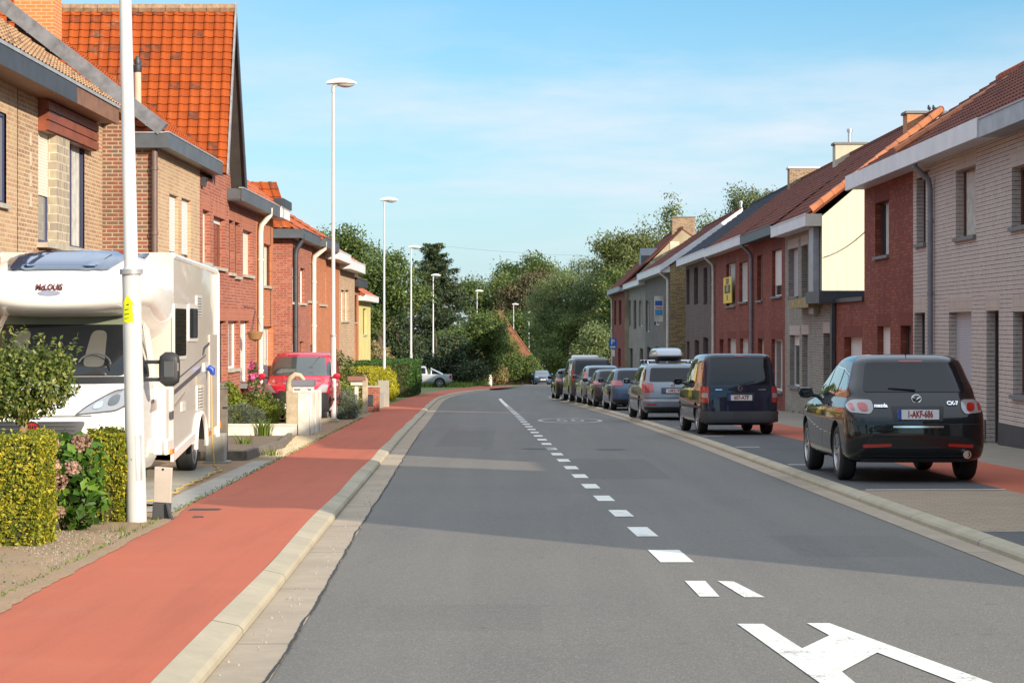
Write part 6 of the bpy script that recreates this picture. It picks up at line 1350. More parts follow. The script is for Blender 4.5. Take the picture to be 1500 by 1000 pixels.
# big two-arm mirrors
for sg in (-1, 1):
    q = cb_.side(2.2,1.55,sg,.0); mb = MB(); c = Vector((sg*1.37, 2.15, 1.57)); rows = []
    for k in range(9):
        t = -1+2*k/8; f_ = (1-abs(t)**5)**.5*.6+.4 if abs(t) < 1 else .4
        rows.append([c+Vector((sg*.13*math.copysign(abs(math.cos(a))**.45, math.cos(a))*f_, .075*math.copysign(abs(math.sin(a))**.7, math.sin(a))*f_, .215*t)) for a in [2*math.pi*i/16 for i in range(16)]])
    mb.grid(rows, close=True); mb.f += [tuple(range(15,-1,-1)), tuple(range(8*16, 9*16))]; mb.m += [0,0]
    m_ = mb.build('wing_mirror', M_BLACKPL, cp, smooth=True, angle=60)
    mb = MB(); mb.box(c.x-sg*.06-.0, c.x+sg*.07, c.y+.072, c.y+.085, c.z-.1, c.z+.1); mb.build('mirror_cover', M_GREYPL, m_, bevel=.01)
    mb = MB(); mb.box(c.x+sg*.10, c.x+sg*.123, c.y+.0, c.y+.06, c.z-.02, c.z+.08); mb.build('indicator', M_LCLR, m_)
    mb = MB()
    for dz in (.09, -.13): mb.tube([(q.x-sg*.03,2.13,c.z+dz*1.0),(c.x-sg*.08,2.15,c.z+dz)], .026, 8)
    mb.box(q.x-sg*.04, q.x+sg*.035, 2.12,2.3,1.5,1.85); mb.build('mirror_arm', M_BLACKPL, m_, bevel=.012)
cb_.patch('door_handle', [(1.38,1.12),(1.38,1.17),(1.55,1.17),(1.55,1.12)], 'L', M_GREYPL, cp, .02, .02, .05)
# ================================================================== lamps, signs, posts, small walls
M_POLE = plain('white_lamp_pole', (.52,.51,.49), .4, var=.12, scale=2)
M_LHEAD = plain('lamp_head_white', (.74,.72,.66), .35, var=.08)
M_LGLASS = glassmat('lamp_bowl', (.38,.38,.36), .12, .7, 1)
G_LAMP = 'white street lamps along the street'
def lamp(D, X, label, H=9.55, lean=0, r0=.092, simple=False):
    t = thing('street_lamp', label, 'street lamp', (X, D, zg(D)+.06), group=G_LAMP); t.rotation_euler = (0, lean, 0)
    mb = MB(); mb.tube([(0,0,-.1),(0,0,2.45)], [r0, r0*.93], 20); mb.tube([(0,0,2.45),(0,0,2.5),(0,0,H-.12)], [r0*.95, r0*.70, r0*.45], 20); mb.build('pole', M_POLE, t, smooth=True)
    mb = MB(); mb.tube([(0,0,2.42),(0,0,2.47)], r0*1.16, 20); mb.build('collar', M_ZINC_L, t, smooth=True)
    mb = MB(); mb.tube([(0,0,H-.2),(0,0,H-.06),(.04,0,H+.0),(.18,0,H+.03)], [.055,.05,.05,.045], 10); mb.build('bracket', M_POLE, t, smooth=True)
    rows = []
    for k in range(11):
        u = k/10; x = -.18+.85*u; w = .165*math.sin(math.pi*min(1, .12+u*.86))**.6; hh = .135*math.sin(math.pi*min(1,.14+u*.82))**.7; zc = H+.04+.03*math.sin(u*3)
        rows.append([(x, w*math.cos(a), zc+(hh if math.sin(a) > 0 else hh*.25)*math.sin(a)) for a in [2*math.pi*i/16 for i in range(16)]])
    mb = MB(); mb.grid(rows, close=True); mb.f += [tuple(range(15,-1,-1)), tuple(range(160,176))]; mb.m += [0,0]; hd = mb.build('lamp_head', M_LHEAD, t, smooth=True, angle=60)
    rows = []
    for k in range(9):
        u = k/8; x = .10+.50*u; w = .14*max(.05, math.sin(math.pi*u))**.5; rows.append([(x, w*math.cos(a), H+.03+.10*max(.05, math.sin(math.pi*u))**.5*math.sin(a)) for a in [math.pi+math.pi*i/10 for i in range(11)]])
    mb = MB(); mb.grid(rows); mb.build('lamp_bowl', M_LGLASS, hd, smooth=True)
    return t
lp = lamp(19.95, -3.655, 'nearest white lamp pole, with a yellow arrow sticker, beside the yellow green hedge', lean=-.022, r0=.098)
# access door near the foot of the near pole
v, f = fill([(-.035,.42),(.035,.42),(.035,.86),(-.035,.86)], .03); mb = MB(); mb.add([(lambda a: (.0985*math.cos(a), .0985*math.sin(a), q))(-math.pi/2+.55+p/.098) for p, q in v], f); mb.build('access_door', M_ZINC_L, lp)
# weathered band and the yellow arrow sticker on the near pole
M_STICK = plain('yellow_sticker', (.75,.80,.0), .5, var=.02)
def wrap(px, z, o): a = -math.pi/2+px/.093; r_ = .0935+o; return (r_*math.cos(a), r_*math.sin(a), z)
poly = [(-.055,-.13),(-.03,-.11),(0,-.13),(.03,-.11),(.055,-.13),(.045,.05),(.068,.05),(0,.15),(-.068,.05),(-.045,.05)]
v, f = fill(poly, .03); mb = MB(); mb.add([wrap(a-.025, b+2.07, .003) for a, b in v], f); st_ = mb.build('arrow_sticker', M_STICK, lp)
for (a, b, c, d) in ((-.03,.0,.018,.016),(-.03,-.045,.018,.016),(-.03,-.085,.018,.012),(-.012,.045,.012,.022)):
    v, f = fill([(a-.025-.0,b),(a-.025+c*2.6,b+.006),(a-.025+c*2.6,b+.006+d*.6),(a-.025,b+d*.7)], .02); mb = MB(); mb.add([wrap(p, q+2.07, .0045) for p, q in v], f); mb.build('sticker_mark', plain('sticker_ink', (.03,.04,.02), .6), st_)
for D, X, lab in ((58.2,-5.08,'white street lamp just right of the red van'), (98.5,-6.15,'white street lamp at the yellow shrub by the clipped green hedge'), (137,-6.75,'white street lamp rising behind the clipped green hedge, left of the conifer top'),
        (178,-6.85,'white street lamp in front of the dark conifer, behind the silver pickup'), (214,-3.65,'white street lamp standing on the grass bank right of the conifer'), (258,.2,'white street lamp by the ivy covered gable, left one of the far pair'), (296,2.45,'white street lamp far off before the dark trees, right one of the far pair')):
    lamp(D, X, lab, r0=.085 if D < 120 else .10)
lamp(330, .5, 'farthest white street lamp, its head low beside the gable of the ivy covered house', H=7.4, r0=.1)
# ---- utility board on a stand
t = thing('utility_board', 'pale narrow board on a dark stand at the foot of the nearest lamp pole', 'utility board', (-3.455, 20.2, zg(20.2)+.075), R(-4)); t.rotation_euler = (R(3), R(3), R(-6))
mb = MB(); mb.box(-.088,.088,-.02,.02,.17,.52); mb.build('board', plain('weathered_pale_board', (.46,.40,.34), .7, var=.2, bmp=.15, obj=True), t, bevel=.006)
mb = MB(); mb.box(-.095,.07,-.015,.09,-.03,.165); mb.build('stand', M_GREYPL, t, bevel=.01)
mb = MB(); mb.tube([(.05,-.03,.17),(.09,-.05,.07),(.125,-.06,.0)], [.012,.02,.028], 6); mb.build('strut', M_ZINC_D, t)
mb = MB(); mb.cyl((.0,-.024,.5),(.0,-.018,.5),.012,n=10); mb.build('screw', M_BLACKPL, t)
# ---- yellow hose from the motorhome over the drive
pts = [(-4.42,30.1,.85),(-4.41,30.08,.4),(-4.40,30.05,-.1),(-4.36,30.0,-.49),(-4.22,29.6,-.515),(-4.18,28.6,-.49),(-4.14,27.4,-.465),(-4.1,26.2,-.44),(-4.05,25.0,-.415),(-3.98,24.0,-.395),(-3.95,23.0,-.375),(-4.05,22.3,-.36)]
sm = []
for i in range(len(pts)-1):
    for k in range(6):
        q = Vector(pts[i]).lerp(Vector(pts[i+1]), k/6); q += Vector((.03*math.sin(i*2+k), 0, 0)) if 2 < i else Vector(); sm.append(q)
o = MB().tube(sm, .011, 7).build('hose', plain('yellow_hose', (.55,.36,.06), .5), None, smooth=True); tag(o, 'thin yellow cable running from the motorhome across the drive edge', 'cable')
# drive: raised concrete slab with a low edge
mb = MB(); rows = []
for i in range(13):
    d = 22.2+8.4*i/12; xo = PO(d)-.36-.02*i
    rows.append([(-8.2,d,zg(d)+.10),(xo-.14,d,zg(d)+.10),(xo-.02,d,zg(d)+.095),(xo,d,zg(d)+.02)])
mb.grid(rows); struct(mb.build('drive', M_SLAB))
ribbon_ = ribbon(MB(), off(PO, -.38), off(PO, -.005), 21.2, 33, .079, .083, .5, 2); struct(ribbon_.build('drive_edge', M_CONC))
# concrete pedestal, timber post, bed edging, gravel
t = thing('concrete_block', 'pale concrete block on the drive behind the rear wheel of the motorhome', 'block', (-4.66, 32.4, zg(32.4)+.08)); mb = MB(); mb.box(-.17,.13,-.15,.15,.03,.46); mb.build('shaft', M_CONC, t, bevel=.015); mb = MB(); mb.box(-.2,.2,-.18,.18,-.05,.03); mb.build('foot', M_CONC, t, bevel=.015)
M_TIMB = plain('grey_timber', (.17,.145,.115), .85, var=.45, scale=6, bmp=.4)
t = thing('timber_post', 'grey square timber post at the back corner of the motorhome', 'post', (-4.82, 34.2, zg(34.2)+.05)); mb = MB(); mb.box(-.07,.07,-.07,.07,-.1,1.18); mb.build('post', M_TIMB, t, bevel=.01); mb = MB(); mb.box(-.085,.085,-.085,.085,1.18,1.21); mb.build('cap', M_TIMB, t); mb = MB(); mb.box(-.0,.08,-.08,-.07,.85,.88); mb.build('latch', M_BLACKPL, t)
t = thing('garden_bed', 'low planting bed edged with grey timber beside the red path', 'garden bed', (-4.9, 37, zg(37)+.07))
mb = MB(); P4 = [(-4.35,33.2),(-4.32,38.3),(-4.62,42.6)]
for (a, b) in zip(P4[:-1], P4[1:]):
    d = Vector((b[0]-a[0], b[1]-a[1], 0)); c = Vector(((a[0]+b[0])/2, (a[1]+b[1])/2, zg((a[1]+b[1])/2)+.13)); mb.obox(c, d*.495+Vector((0,0,-SLOPE*d.y/2)), Vector((-d.y, d.x, 0)).normalized()*.05, (0,0,.10))
mb.obox((-4.75,33.2,zg(33.2)+.13),(.4,0,0),(0,.05,0),(0,0,.1)); mb.build('edging', M_TIMB, t, world=True, bevel=.01)
mb = MB(); mb.add([(-4.38,33.25,zg(33.2)+.16),(-4.35,38.3,zg(38.3)+.16),(-4.65,42.6,zg(42.6)+.16),(-6.9,42.6,zg(42.6)+.18),(-6.9,33.25,zg(33.2)+.18)], [(0,1,2,3,4)]); mb.build('bed_soil', soil('bed_soil', (.17,.12,.08), (.12,.09,.06), (.34,.28,.2)), t, world=True)
# gravel: little stones
def stones(name, poly, n, s, mat, z=.075):
    x0, x1 = min(p[0] for p in poly), max(p[0] for p in poly); y0, y1 = min(p[1] for p in poly), max(p[1] for p in poly); V = []; F = []; c = 0
    def ins(x, y):
        r_ = False
        for i in range(len(poly)):
            a, b = poly[i], poly[i-1]
            if (a[1] > y) != (b[1] > y) and x < (b[0]-a[0])*(y-a[1])/(b[1]-a[1])+a[0]: r_ = not r_
        return r_
    while c < n:
        x, y = random.uniform(x0, x1), random.uniform(y0, y1)
        if not ins(x, y): continue
        q = s*random.uniform(.5, 1.3); b = len(V); a = random.uniform(0, 6)
        for k in range(5): V.append((x+q*math.cos(a+k*1.257), y+q*math.sin(a+k*1.257)*random.uniform(.7,1.1), zg(y)+z-.01))
        V.append((x, y, zg(y)+z+q*random.uniform(.4,.8))); F += [(b+k, b+(k+1) % 5, b+5) for k in range(5)]; c += 1
    me = bpy.data.meshes.new(name); me.from_pydata(V, [], F); me.materials.append(mat)
    at = me.attributes.new('rnd', 'FLOAT', 'FACE'); at.data.foreach_set('value', np.repeat(rng.random(n), 5).astype(np.float32))
    o = bpy.data.objects.new(name, me); COL.objects.link(o); return stuff(o)
M_GRAVEL = leafmat('gravel_stone', [(0,(.42,.32,.20)),(.5,(.52,.42,.28)),(1,(.34,.27,.19))], 0, .9)
M_PEBBLE = leafmat('verge_pebble', [(0,(.20,.17,.14)),(.5,(.36,.31,.26)),(1,(.24,.18,.12))], 0, .9)
o = stones('gravel', [(-4.28,34.5),(-3.86,33.8),(-3.95,40),(-4.1,45.2),(-4.75,45.2),(-4.55,42),(-4.25,38.3)], 5200, .028, M_GRAVEL); tag(o, 'strip of pale yellow gravel between the garden bed and the red path', 'gravel')
o = stones('gravel', [(-3.3,14.6),(-3.4,18.9),(-4.9,18.9),(-5.3,18),(-3.9,16.6)], 1100, .012, M_PEBBLE); tag(o, 'scattered grey pebbles on the soil at the foot of the hedge', 'gravel')
o = stones('leaf_litter', [(-1.49,7),(-1.52,14),(-1.66,21),(-1.95,32),(-1.82,32),(-1.52,21),(-1.40,14),(-1.36,7)], 140, .009, M_PEBBLE, .012); tag(o, 'dead leaves and grit along the foot of the left kerb', 'litter')
o = stones('gravel', [(-3.3,8),(-3.36,14.5),(-6,14.5),(-6,8)], 700, .011, M_PEBBLE); tag(o, 'loose grit on the bare soil in the near left corner', 'gravel')
# ---- low white wall, white wall pillar, mailbox, swan-neck gatepost
M_WPAINT = plain('white_masonry_paint', (.70,.67,.60), .8, var=.3, scale=2.5, bmp=.3, c2=(.46,.43,.37))
t = thing('low_garden_wall', 'low white painted wall across the front of the garden', 'wall', (-5.6, 46, zg(46)+.06)); mb = MB(); mb.box(-1.3,.78,-.1,.1,-.1,.23); mb.build('wall', M_WPAINT, t, bevel=.01); mb = MB(); mb.box(-1.32,.79,-.12,.12,.231,.265); mb.build('coping', M_WPAINT, t, bevel=.008)
t = thing('white_boundary_wall', 'chest high white wall of ridged panels beside the red path', 'wall', (-4.66, 46, zg(46)+.05))
mb = MB(); mb.box(-.14,.10,-.12,.12,-.1,.98); mb.build('end_pillar', M_WPAINT, t, bevel=.015); mb = MB(); mb.prism([(-.16,.98),(.12,.98),(-.02,1.10)], 'y', -.13, .13); mb.build('pillar_cap', M_WPAINT, t)
for k in range(3): mb = MB(); y = .35+k*1.15; mb.box(-.09,.05,y-.22,y+.9,-.25,.98-.02*k); mb.box(.05,.085,y+.25,y+.55,-.25,.95-.02*k); mb.build('panel', M_WPAINT, t, bevel=.02)
t = thing('mailbox', 'white mailbox with a grey sloping lid on the white boundary wall', 'mailbox', (-4.85, 47.6, zg(47.6)+1.01)); mb = MB(); mb.box(-.24,.24,-.14,.14,0,.15); mb.build('box', M_WPAINT, t, bevel=.01); mb = MB(); mb.prism([(-.18,.15),(.20,.15),(.14,.29),(-.10,.29)], 'x', -.27, .27); mb.build('lid', plain('grey_lid', (.13,.13,.15), .6, obj=True), t); mb = MB(); mb.box(-.2,.2,-.15,-.14,.06,.09); mb.build('slot', M_GREYPL, t)
M_SANDST = plain('sandstone', (.46,.38,.26), .85, var=.35, scale=5, bmp=.4, obj=True)
t = thing('stone_gatepost', 'sandstone gatepost with a curled top in front of the red van', 'gatepost', (-5.42, 51.0, zg(51)+.06))
mb = MB(); mb.box(-.20,.24,-.12,.12,-.1,.95); mb.build('shaft', M_SANDST, t, bevel=.02)
mb = MB(); mb.tube([(-.13,0,.9),(-.14,0,1.15),(-.10,0,1.27),(.02,0,1.36),(.14,0,1.33),(.22,0,1.24),(.25,0,1.16)], [.09,.075,.07,.065,.065,.055,.035], 10); mb.build('curl', M_SANDST, t, smooth=True)
# ---- further posts on the left verge
t = thing('mailbox_post', 'white post carrying a mailbox with a brown tiled lid', 'mailbox', (-4.72, 62.2, zg(62)+.06)); mb = MB(); mb.box(-.055,.055,-.055,.055,-.1,1.0); mb.build('post', M_WPAINT, t); mb = MB(); mb.box(-.17,.17,-.12,.12,1.0,1.13); mb.build('box', M_WPAINT, t); mb = MB(); mb.prism([(-.2,1.13),(.2,1.13),(.13,1.27),(-.13,1.27)], 'x', -.26, .26); mb.build('lid', plain('brown_tiles', (.20,.09,.06), .7, obj=True), t)
t = thing('stone_post', 'tan stone post between the mailbox post and the brick pillar', 'post', (-4.88, 68, zg(68)+.06)); mb = MB(); mb.box(-.09,.09,-.09,.09,-.1,1.15); mb.build('shaft', M_SANDST, t, bevel=.015); mb = MB(); mb.prism([(-.1,1.15),(.1,1.15),(0,1.27)], 'y', -.1, .1); mb.build('tip', M_SANDST, t)
t = thing('brick_pillar', 'short red brick pillar with a dark letter plate', 'pillar', (-4.82, 71, zg(71)+.06)); mb = MB(); mb.box(-.22,.22,-.2,.2,-.1,.86); mb.build('shaft', BR_RED, t); mb = MB(); mb.box(-.25,.25,-.23,.23,.862,.92); mb.build('coping', M_STONE_L, t); mb = MB(); mb.box(-.15,.02,-.21,-.202,.2,.62); mb.build('letter_plate', M_ZINC_D, t)
t = thing('grey_garden_wall', 'pale grey garden wall left of the yellow shrub', 'wall', (-5.1, 80, zg(80)+.06)); mb = MB(); mb.box(-.1,.1,-4,2,-.1,.55); mb.build('wall', M_CONC, t); mb = MB(); mb.box(-.3,.3,-.1,.1,-.1,1.05); mb.build('end_pillar', M_CONC, t, bevel=.01)
t = thing('brick_step', 'tan stone kerb stump at the foot of the second lamp', 'kerb stone', (-5.05, 56.6, zg(56.6)+.07)); mb = MB(); mb.box(-.25,.25,-.2,.2,-.05,.1); mb.build('stone', M_SANDST, t, bevel=.03); mb = MB(); mb.box(-.2,.2,-.15,.15,.1,.13); mb.build('top', M_SANDST, t, bevel=.02)
# hanging basket
t = thing('hanging_basket', 'brown hanging basket on the red brick wall above the pink flowers', 'hanging basket', (-6.85, 54.6, zg(54.6)+2.55)); mb = MB(); mb.lathe([(.02,-.26),(.16,-.2),(.22,-.02),(.2,0),(.02,.02)], 16); mb.build('basket', plain('coir', (.28,.15,.06), .9, obj=True), t, smooth=True); mb = MB()
for k in range(3): a = k*2.1; mb.tube([(.2*math.cos(a),.2*math.sin(a),0),(0,0,.55)], .006, 4)
mb.tube([(0,0,.55),(0,0,.62),(-.3,0,.66)], .012, 5); mb.build('hanger', M_BLACKPL, t)
# ---- signs on the right
t = thing('parking_sign', 'blue square parking sign on a grey post at the end of the right terrace', 'traffic sign', (6.15, 125, zg(125)+.06))
M_SBLUE = plain('sign_blue', (.015,.11,.42), .4, var=.05, obj=True); M_SRED = plain('sign_red', (.50,.015,.02), .4, obj=True)
mb = MB(); mb.tube([(0,0,-.1),(0,0,3.35)], .04, 10); mb.build('post', M_GREYPIPE, t, smooth=True); mb = MB(); mb.box(-.24,.24,-.06,-.045,2.72,3.36); p = mb.build('panel', M_SBLUE, t)
put_text('letter', 'P', .46, M_WPAINT, p, lambda a, b, c: (a, -.062-c, 3.13+b), bold=.012); mb = MB(); mb.box(-.16,.16,-.064,-.061,2.79,2.88); mb.build('lower_line', M_WPAINT, p)
mb = MB(); mb.box(-.12,.12,-.06,-.045,2.25,2.66); mb.build('supplement_panel', M_WPAINT, t)
for x, D, lab in ((7.6, 226, 'red rimmed triangular warning sign beside the van roof, left one of the pair'), (8.6, 222, 'red rimmed triangular warning sign beside the van roof, right one of the pair')):
    t = thing('warning_sign', lab, 'traffic sign', (x, D, zg(D)+.05), group='triangular warning signs'); mb = MB(); mb.tube([(0,0,0),(0,0,3.1)], .04, 8); mb.build('post', M_GREYPIPE, t)
    mb = MB(); mb.prism([(-.5,2.35),(.5,2.35),(0,3.2)], 'y', -.06,-.045); p = mb.build('panel', M_SRED, t); mb = MB(); mb.prism([(-.33,2.44),(.33,2.44),(0,3.0)], 'y', -.066,-.0605); mb.build('field', M_WPAINT, p); mb = MB(); mb.box(-.06,.06,-.07,-.0665,2.5,2.8); mb.build('symbol', M_BLACKPL, p)
# notices on the facades
a = rr(1064,1076,406,444); t = thing('sale_board', 'yellow sale notice fixed below the upper window of the dark red house', 'notice board', (XR-.1, (a[0]+a[1])/2, (a[2]+a[3])/2))
M_SYEL = plain('sign_yellow', (.72,.50,.01), .5, var=.05, obj=True); W_, H_ = (a[1]-a[0])/2, (a[3]-a[2])/2
mb = MB(); mb.box(-.03,.0,-W_,W_,-H_,H_); p = mb.build('panel', M_SYEL, t); mb = MB(); mb.box(-.034,-.0305,-W_*.7,W_*.7,-H_*.25,H_*.4); mb.build('dark_field', M_BLACKPL, p)
put_text('notice_text', 'TE KOOP', .34, M_BLACKPL, p, lambda u, v, c: (-.034-c, -u, H_*.65+v), bold=.01, sx=.9); put_text('notice_text', 'HUIS', .36, M_SYEL, p, lambda u, v, c: (-.036-c, -u, H_*.1+v), bold=.01); put_text('notice_text', '053', .3, M_BLACKPL, p, lambda u, v, c: (-.034-c, -u, -H_*.6+v), bold=.01)
Dn = 117; t = thing('sale_board', 'white blue and pink notice hanging by a window of the grey house', 'notice board', (X7-.15, Dn, 1.56+(478-449)*Dn/3000))
mb = MB(); mb.box(-.44,.06,-.04,.04,-.85,.6); p = mb.build('panel', M_WPAINT, t); mb = MB(); mb.box(-.40,.02,-.045,-.041,.05,.33); mb.build('blue_field', M_SBLUE, p); mb = MB(); mb.box(-.40,.02,-.045,-.041,-.5,-.17); mb.build('light_blue_field', plain('sign_cyan', (.05,.3,.55), .5, obj=True), p); mb = MB(); mb.box(-.38,.0,-.045,-.041,-.1,-.01); mb.build('pink_line', plain('sign_pink', (.6,.12,.1), .5, obj=True), p)
# house number plates and letterboxes by the near doors
for (px_, lab) in ((1449, 'x'),):
    pass
# power line thin across the sky on the right is left out where the photograph barely shows it
o = MB().tube([(-7.0+33*q, 205+60*q, 9.6+1.6*q-3.0*q*(1-q)) for q in [i/16 for i in range(17)]], .008, 4).build('overhead_cable', M_BLACKPL); tag(o, 'thin overhead cable crossing the sky above the far trees', 'cable')
t = thing('wood_pigeon', 'dark bird perched on the roof stub above the dark gutter of the gabled house', 'bird', (-10.6, 57.3, 8.0)); mb = MB(); mb.tube([(-.15,0,.05),(-.06,0,.1),(.04,0,.14),(.1,0,.19),(.12,0,.25),(.17,0,.25)], [.012,.06,.065,.04,.035,.008], 8); mb.build('body', M_BIRD, t, smooth=True); mb = MB(); mb.tube([(0,0,.08),(0,0,0)], .012, 5); mb.build('legs', M_BIRD, t)
# ================================================================== hedges, shrubs, trees
L_HEDGE = leafmat('golden_privet_leaf', [(0,(.08,.12,.015)),(.3,(.15,.19,.02)),(.6,(.30,.31,.025)),(.82,(.48,.40,.03)),(1,(.62,.50,.06))], .4)
L_HEDGEG = leafmat('green_hedge_leaf', [(0,(.018,.045,.010)),(.5,(.04,.10,.018)),(1,(.085,.17,.03))], .3)
L_YEL = leafmat('yellow_shrub_leaf', [(0,(.16,.19,.015)),(.5,(.38,.36,.02)),(1,(.55,.47,.03))], .35)
L_SHRUB = leafmat('olive_shrub_leaf', [(0,(.03,.05,.014)),(.4,(.075,.105,.024)),(.8,(.16,.18,.04)),(1,(.30,.27,.09))], .3, .35)
L_LIME = leafmat('lime_shrub_leaf', [(0,(.06,.11,.012)),(.5,(.16,.22,.02)),(1,(.30,.32,.03))], .35)
L_GREY = leafmat('lavender_leaf', [(0,(.05,.075,.05)),(.5,(.11,.14,.095)),(1,(.19,.21,.14))], .25)
L_HYD = leafmat('hydrangea_leaf', [(0,(.025,.06,.010)),(.5,(.07,.16,.02)),(1,(.17,.29,.035))], .4)
L_HYDF = leafmat('faded_flower', [(0,(.20,.10,.06)),(.5,(.36,.22,.16)),(1,(.46,.30,.24))], .2)
L_PINK = leafmat('pink_flower', [(0,(.42,.02,.14)),(.5,(.60,.05,.25)),(1,(.7,.2,.4))], .3)
L_DRY = leafmat('dry_stalk', [(0,(.12,.10,.04)),(.5,(.24,.18,.07)),(1,(.36,.28,.12))], .3)
L_GRASS = leafmat('grass_blade', [(0,(.06,.11,.018)),(.5,(.13,.20,.032)),(1,(.25,.28,.06))], .4)
L_BROAD = leafmat('broadleaf', [(0,(.042,.075,.02)),(.5,(.095,.145,.038)),(.85,(.16,.205,.05)),(1,(.23,.245,.065))], .42)
L_CONIF = leafmat('conifer_needle', [(0,(.018,.036,.017)),(.5,(.038,.064,.026)),(.85,(.075,.095,.034)),(1,(.13,.125,.055))], .2)
L_WILLOW = leafmat('willow_leaf', [(0,(.09,.13,.05)),(.5,(.17,.22,.08)),(.85,(.24,.28,.11)),(1,(.32,.34,.15))], .45)
L_COPPER = leafmat('copper_leaf', [(0,(.05,.045,.02)),(.5,(.105,.085,.04)),(1,(.16,.125,.06))], .25)
L_BIRCH = leafmat('birch_leaf', [(0,(.06,.085,.03)),(.5,(.13,.16,.05)),(.85,(.21,.23,.08)),(1,(.28,.28,.12))], .45)
M_BARK = plain('bark', (.10,.075,.05), .9, var=.4, scale=6, bmp=.6, obj=True)
M_BARKT = plain('tan_bark', (.26,.17,.10), .85, var=.3, scale=8, bmp=.4, obj=True)
M_CORE = plain('hedge_twigs', (.05,.05,.018), .95, var=.4, scale=12)
def hedge(name, label, x0, x1, y0, y1, h, leaf, size, n, group=None, cat='hedge', rough=.05, core=M_CORE, base=.0, z0=None, shrink=.06):
    """clipped hedge: twiggy core and a skin of leaves, a little uneven"""
    ym = (y0+y1)/2; zb = (zg(ym)+.06) if z0 is None else z0
    t = thing(name, label, cat, ((x0+x1)/2, ym, zb), group=group)
    c = MB(); s = shrink; c.box(x0+s, x1-s, y0+s, y1-s, zb-.1, zb+h-s); c.build('twigs', core, t, world=True)
    A = np.array([(x1-x0)*(y1-y0), (x1-x0)*h, (x1-x0)*h*.4, (y1-y0)*h, (y1-y0)*h]); k = rng.choice(5, n, p=A/A.sum())
    u, v = rng.random(n), rng.random(n); d = np.abs(rng.normal(0, rough*.6, n)); P = np.zeros((n,3)); D = np.zeros((n,3))
    lx, ly = x1-x0, y1-y0
    P[:,0] = np.select([k==0,k==1,k==2,k==3,k==4], [x0+u*lx, x0+u*lx, x0+u*lx, x0+d, x1-d]); P[:,1] = np.select([k==0,k==1,k==2,k==3,k==4], [y0+v*ly, y0+d, y1-d, y0+u*ly, y0+u*ly])
    P[:,2] = np.where(k==0, h-d, base+v*(h-base)); D[:,0] = np.select([k==3,k==4],[-1,1],0); D[:,1] = np.select([k==1,k==2],[-1,1],0); D[:,2] = (k==0)*1.0
    wob = rough*(np.sin(P[:,0]*5.1+P[:,2]*4)+np.sin(P[:,1]*4.3+P[:,2]*6.2)+np.sin(P[:,0]*11+P[:,1]*9))*.5
    P += D*wob[:,None]; P[:,2] += zb
    stray = rng.random(n) < .03; P[stray] += D[stray]*rng.random((stray.sum(),1))*.06
    leaf_mesh('foliage', P, size, leaf, t, D); return t
def bush(name, label, x, y, blobs, leaf, size, n, z=None, group=None, cat='shrub', shell=.5, stems=3, aspect=.5, spread=1., flower=None):
    z = zg(y)+.07 if z is None else z; t = thing(name, label, cat, (x, y, z), group=group)
    B = [(x+b[0], y+b[1], z+b[2], b[3], b[4], b[5]) for b in blobs]; P, D = blob_points(B, n, shell); ok = P[:,2] > z-.02
    leaf_mesh('foliage', P[ok], size, leaf, t, D[ok], aspect, spread=spread, along=aspect < .2)
    if flower:
        fm, fn, fs = flower; P, D = blob_points(B, fn, .92); ok = P[:,2] > z+.1; leaf_mesh('blossom', P[ok], fs, fm, t, D[ok], .9)
    if stems:
        mb = MB()
        for k in range(stems):
            b = B[k % len(B)]; mb.tube([(x+random.uniform(-.05,.05), y+random.uniform(-.05,.05), z-.05), ((x+b[0])/2, (y+b[1])/2, z+(b[2]-z)*.5), (b[0], b[1], b[2]+b[5]*.3)], [.022,.016,.006], 6)
        mb.build('stems', M_BARK, t, world=True)
    return t
def blades(name, label, x, y, n, h, r, leaf, w=.02, cat='plant', z=None, lean=.5, group=None):
    z = zg(y)+.07 if z is None else z; t = thing(name, label, cat, (x, y, z), group=group); V = []; F = []
    for i in range(n):
        a = random.uniform(0, 6.283); rr_ = r*random.random()**.5*.45; hh = h*random.uniform(.55, 1.1); ln = lean*random.uniform(.3, 1.2)*hh; bx_, by_ = rr_*math.cos(a), rr_*math.sin(a); b = len(V); tx, ty = -math.sin(a)*w/2, math.cos(a)*w/2
        for q, ww in ((0,1),(.5,.9),(.85,.55),(1,.05)):
            px_, py_ = bx_+math.cos(a)*ln*q*q, by_+math.sin(a)*ln*q*q; pz = hh*(q-.18*q**4); V += [(px_-tx*ww, py_-ty*ww, pz), (px_+tx*ww, py_+ty*ww, pz)]
        F += [(b+2*k, b+2*k+1, b+2*k+3, b+2*k+2) for k in range(3)]
    me = bpy.data.meshes.new('blades'); me.from_pydata(V, [], F); me.materials.append(leaf); at = me.attributes.new('rnd','FLOAT','FACE'); at.data.foreach_set('value', np.repeat(rng.random(n),3).astype(np.float32))
    o = bpy.data.objects.new('blades', me); COL.objects.link(o); o.parent = t
    if h > .2: mb = MB(); mb.lathe([(r*.4,-.05),(r*.35,.04),(.01,.08)], 10); mb.build('root_clump', M_CORE, t)
    return t
# ---- near left garden
G_H = 'clipped golden hedges of the near garden'
hedge('garden_hedge', 'clipped golden hedge block in the left corner, nearest the camera', -6.2, -3.955, 17.15, 17.75, .93, L_HEDGE, .034, 40000, G_H, rough=.045)
hedge('garden_hedge', 'clipped golden hedge block against the nearest lamp pole', -4.13, -3.76, 19.85, 20.6, .88, L_HEDGE, .034, 17000, G_H, rough=.05)
hedge('garden_hedge', 'low clipped hedge behind the hydrangea, before the motorhome', -7.6, -4.16, 21.5, 22.3, .80, L_HEDGEG, .035, 9000, G_H, rough=.04)
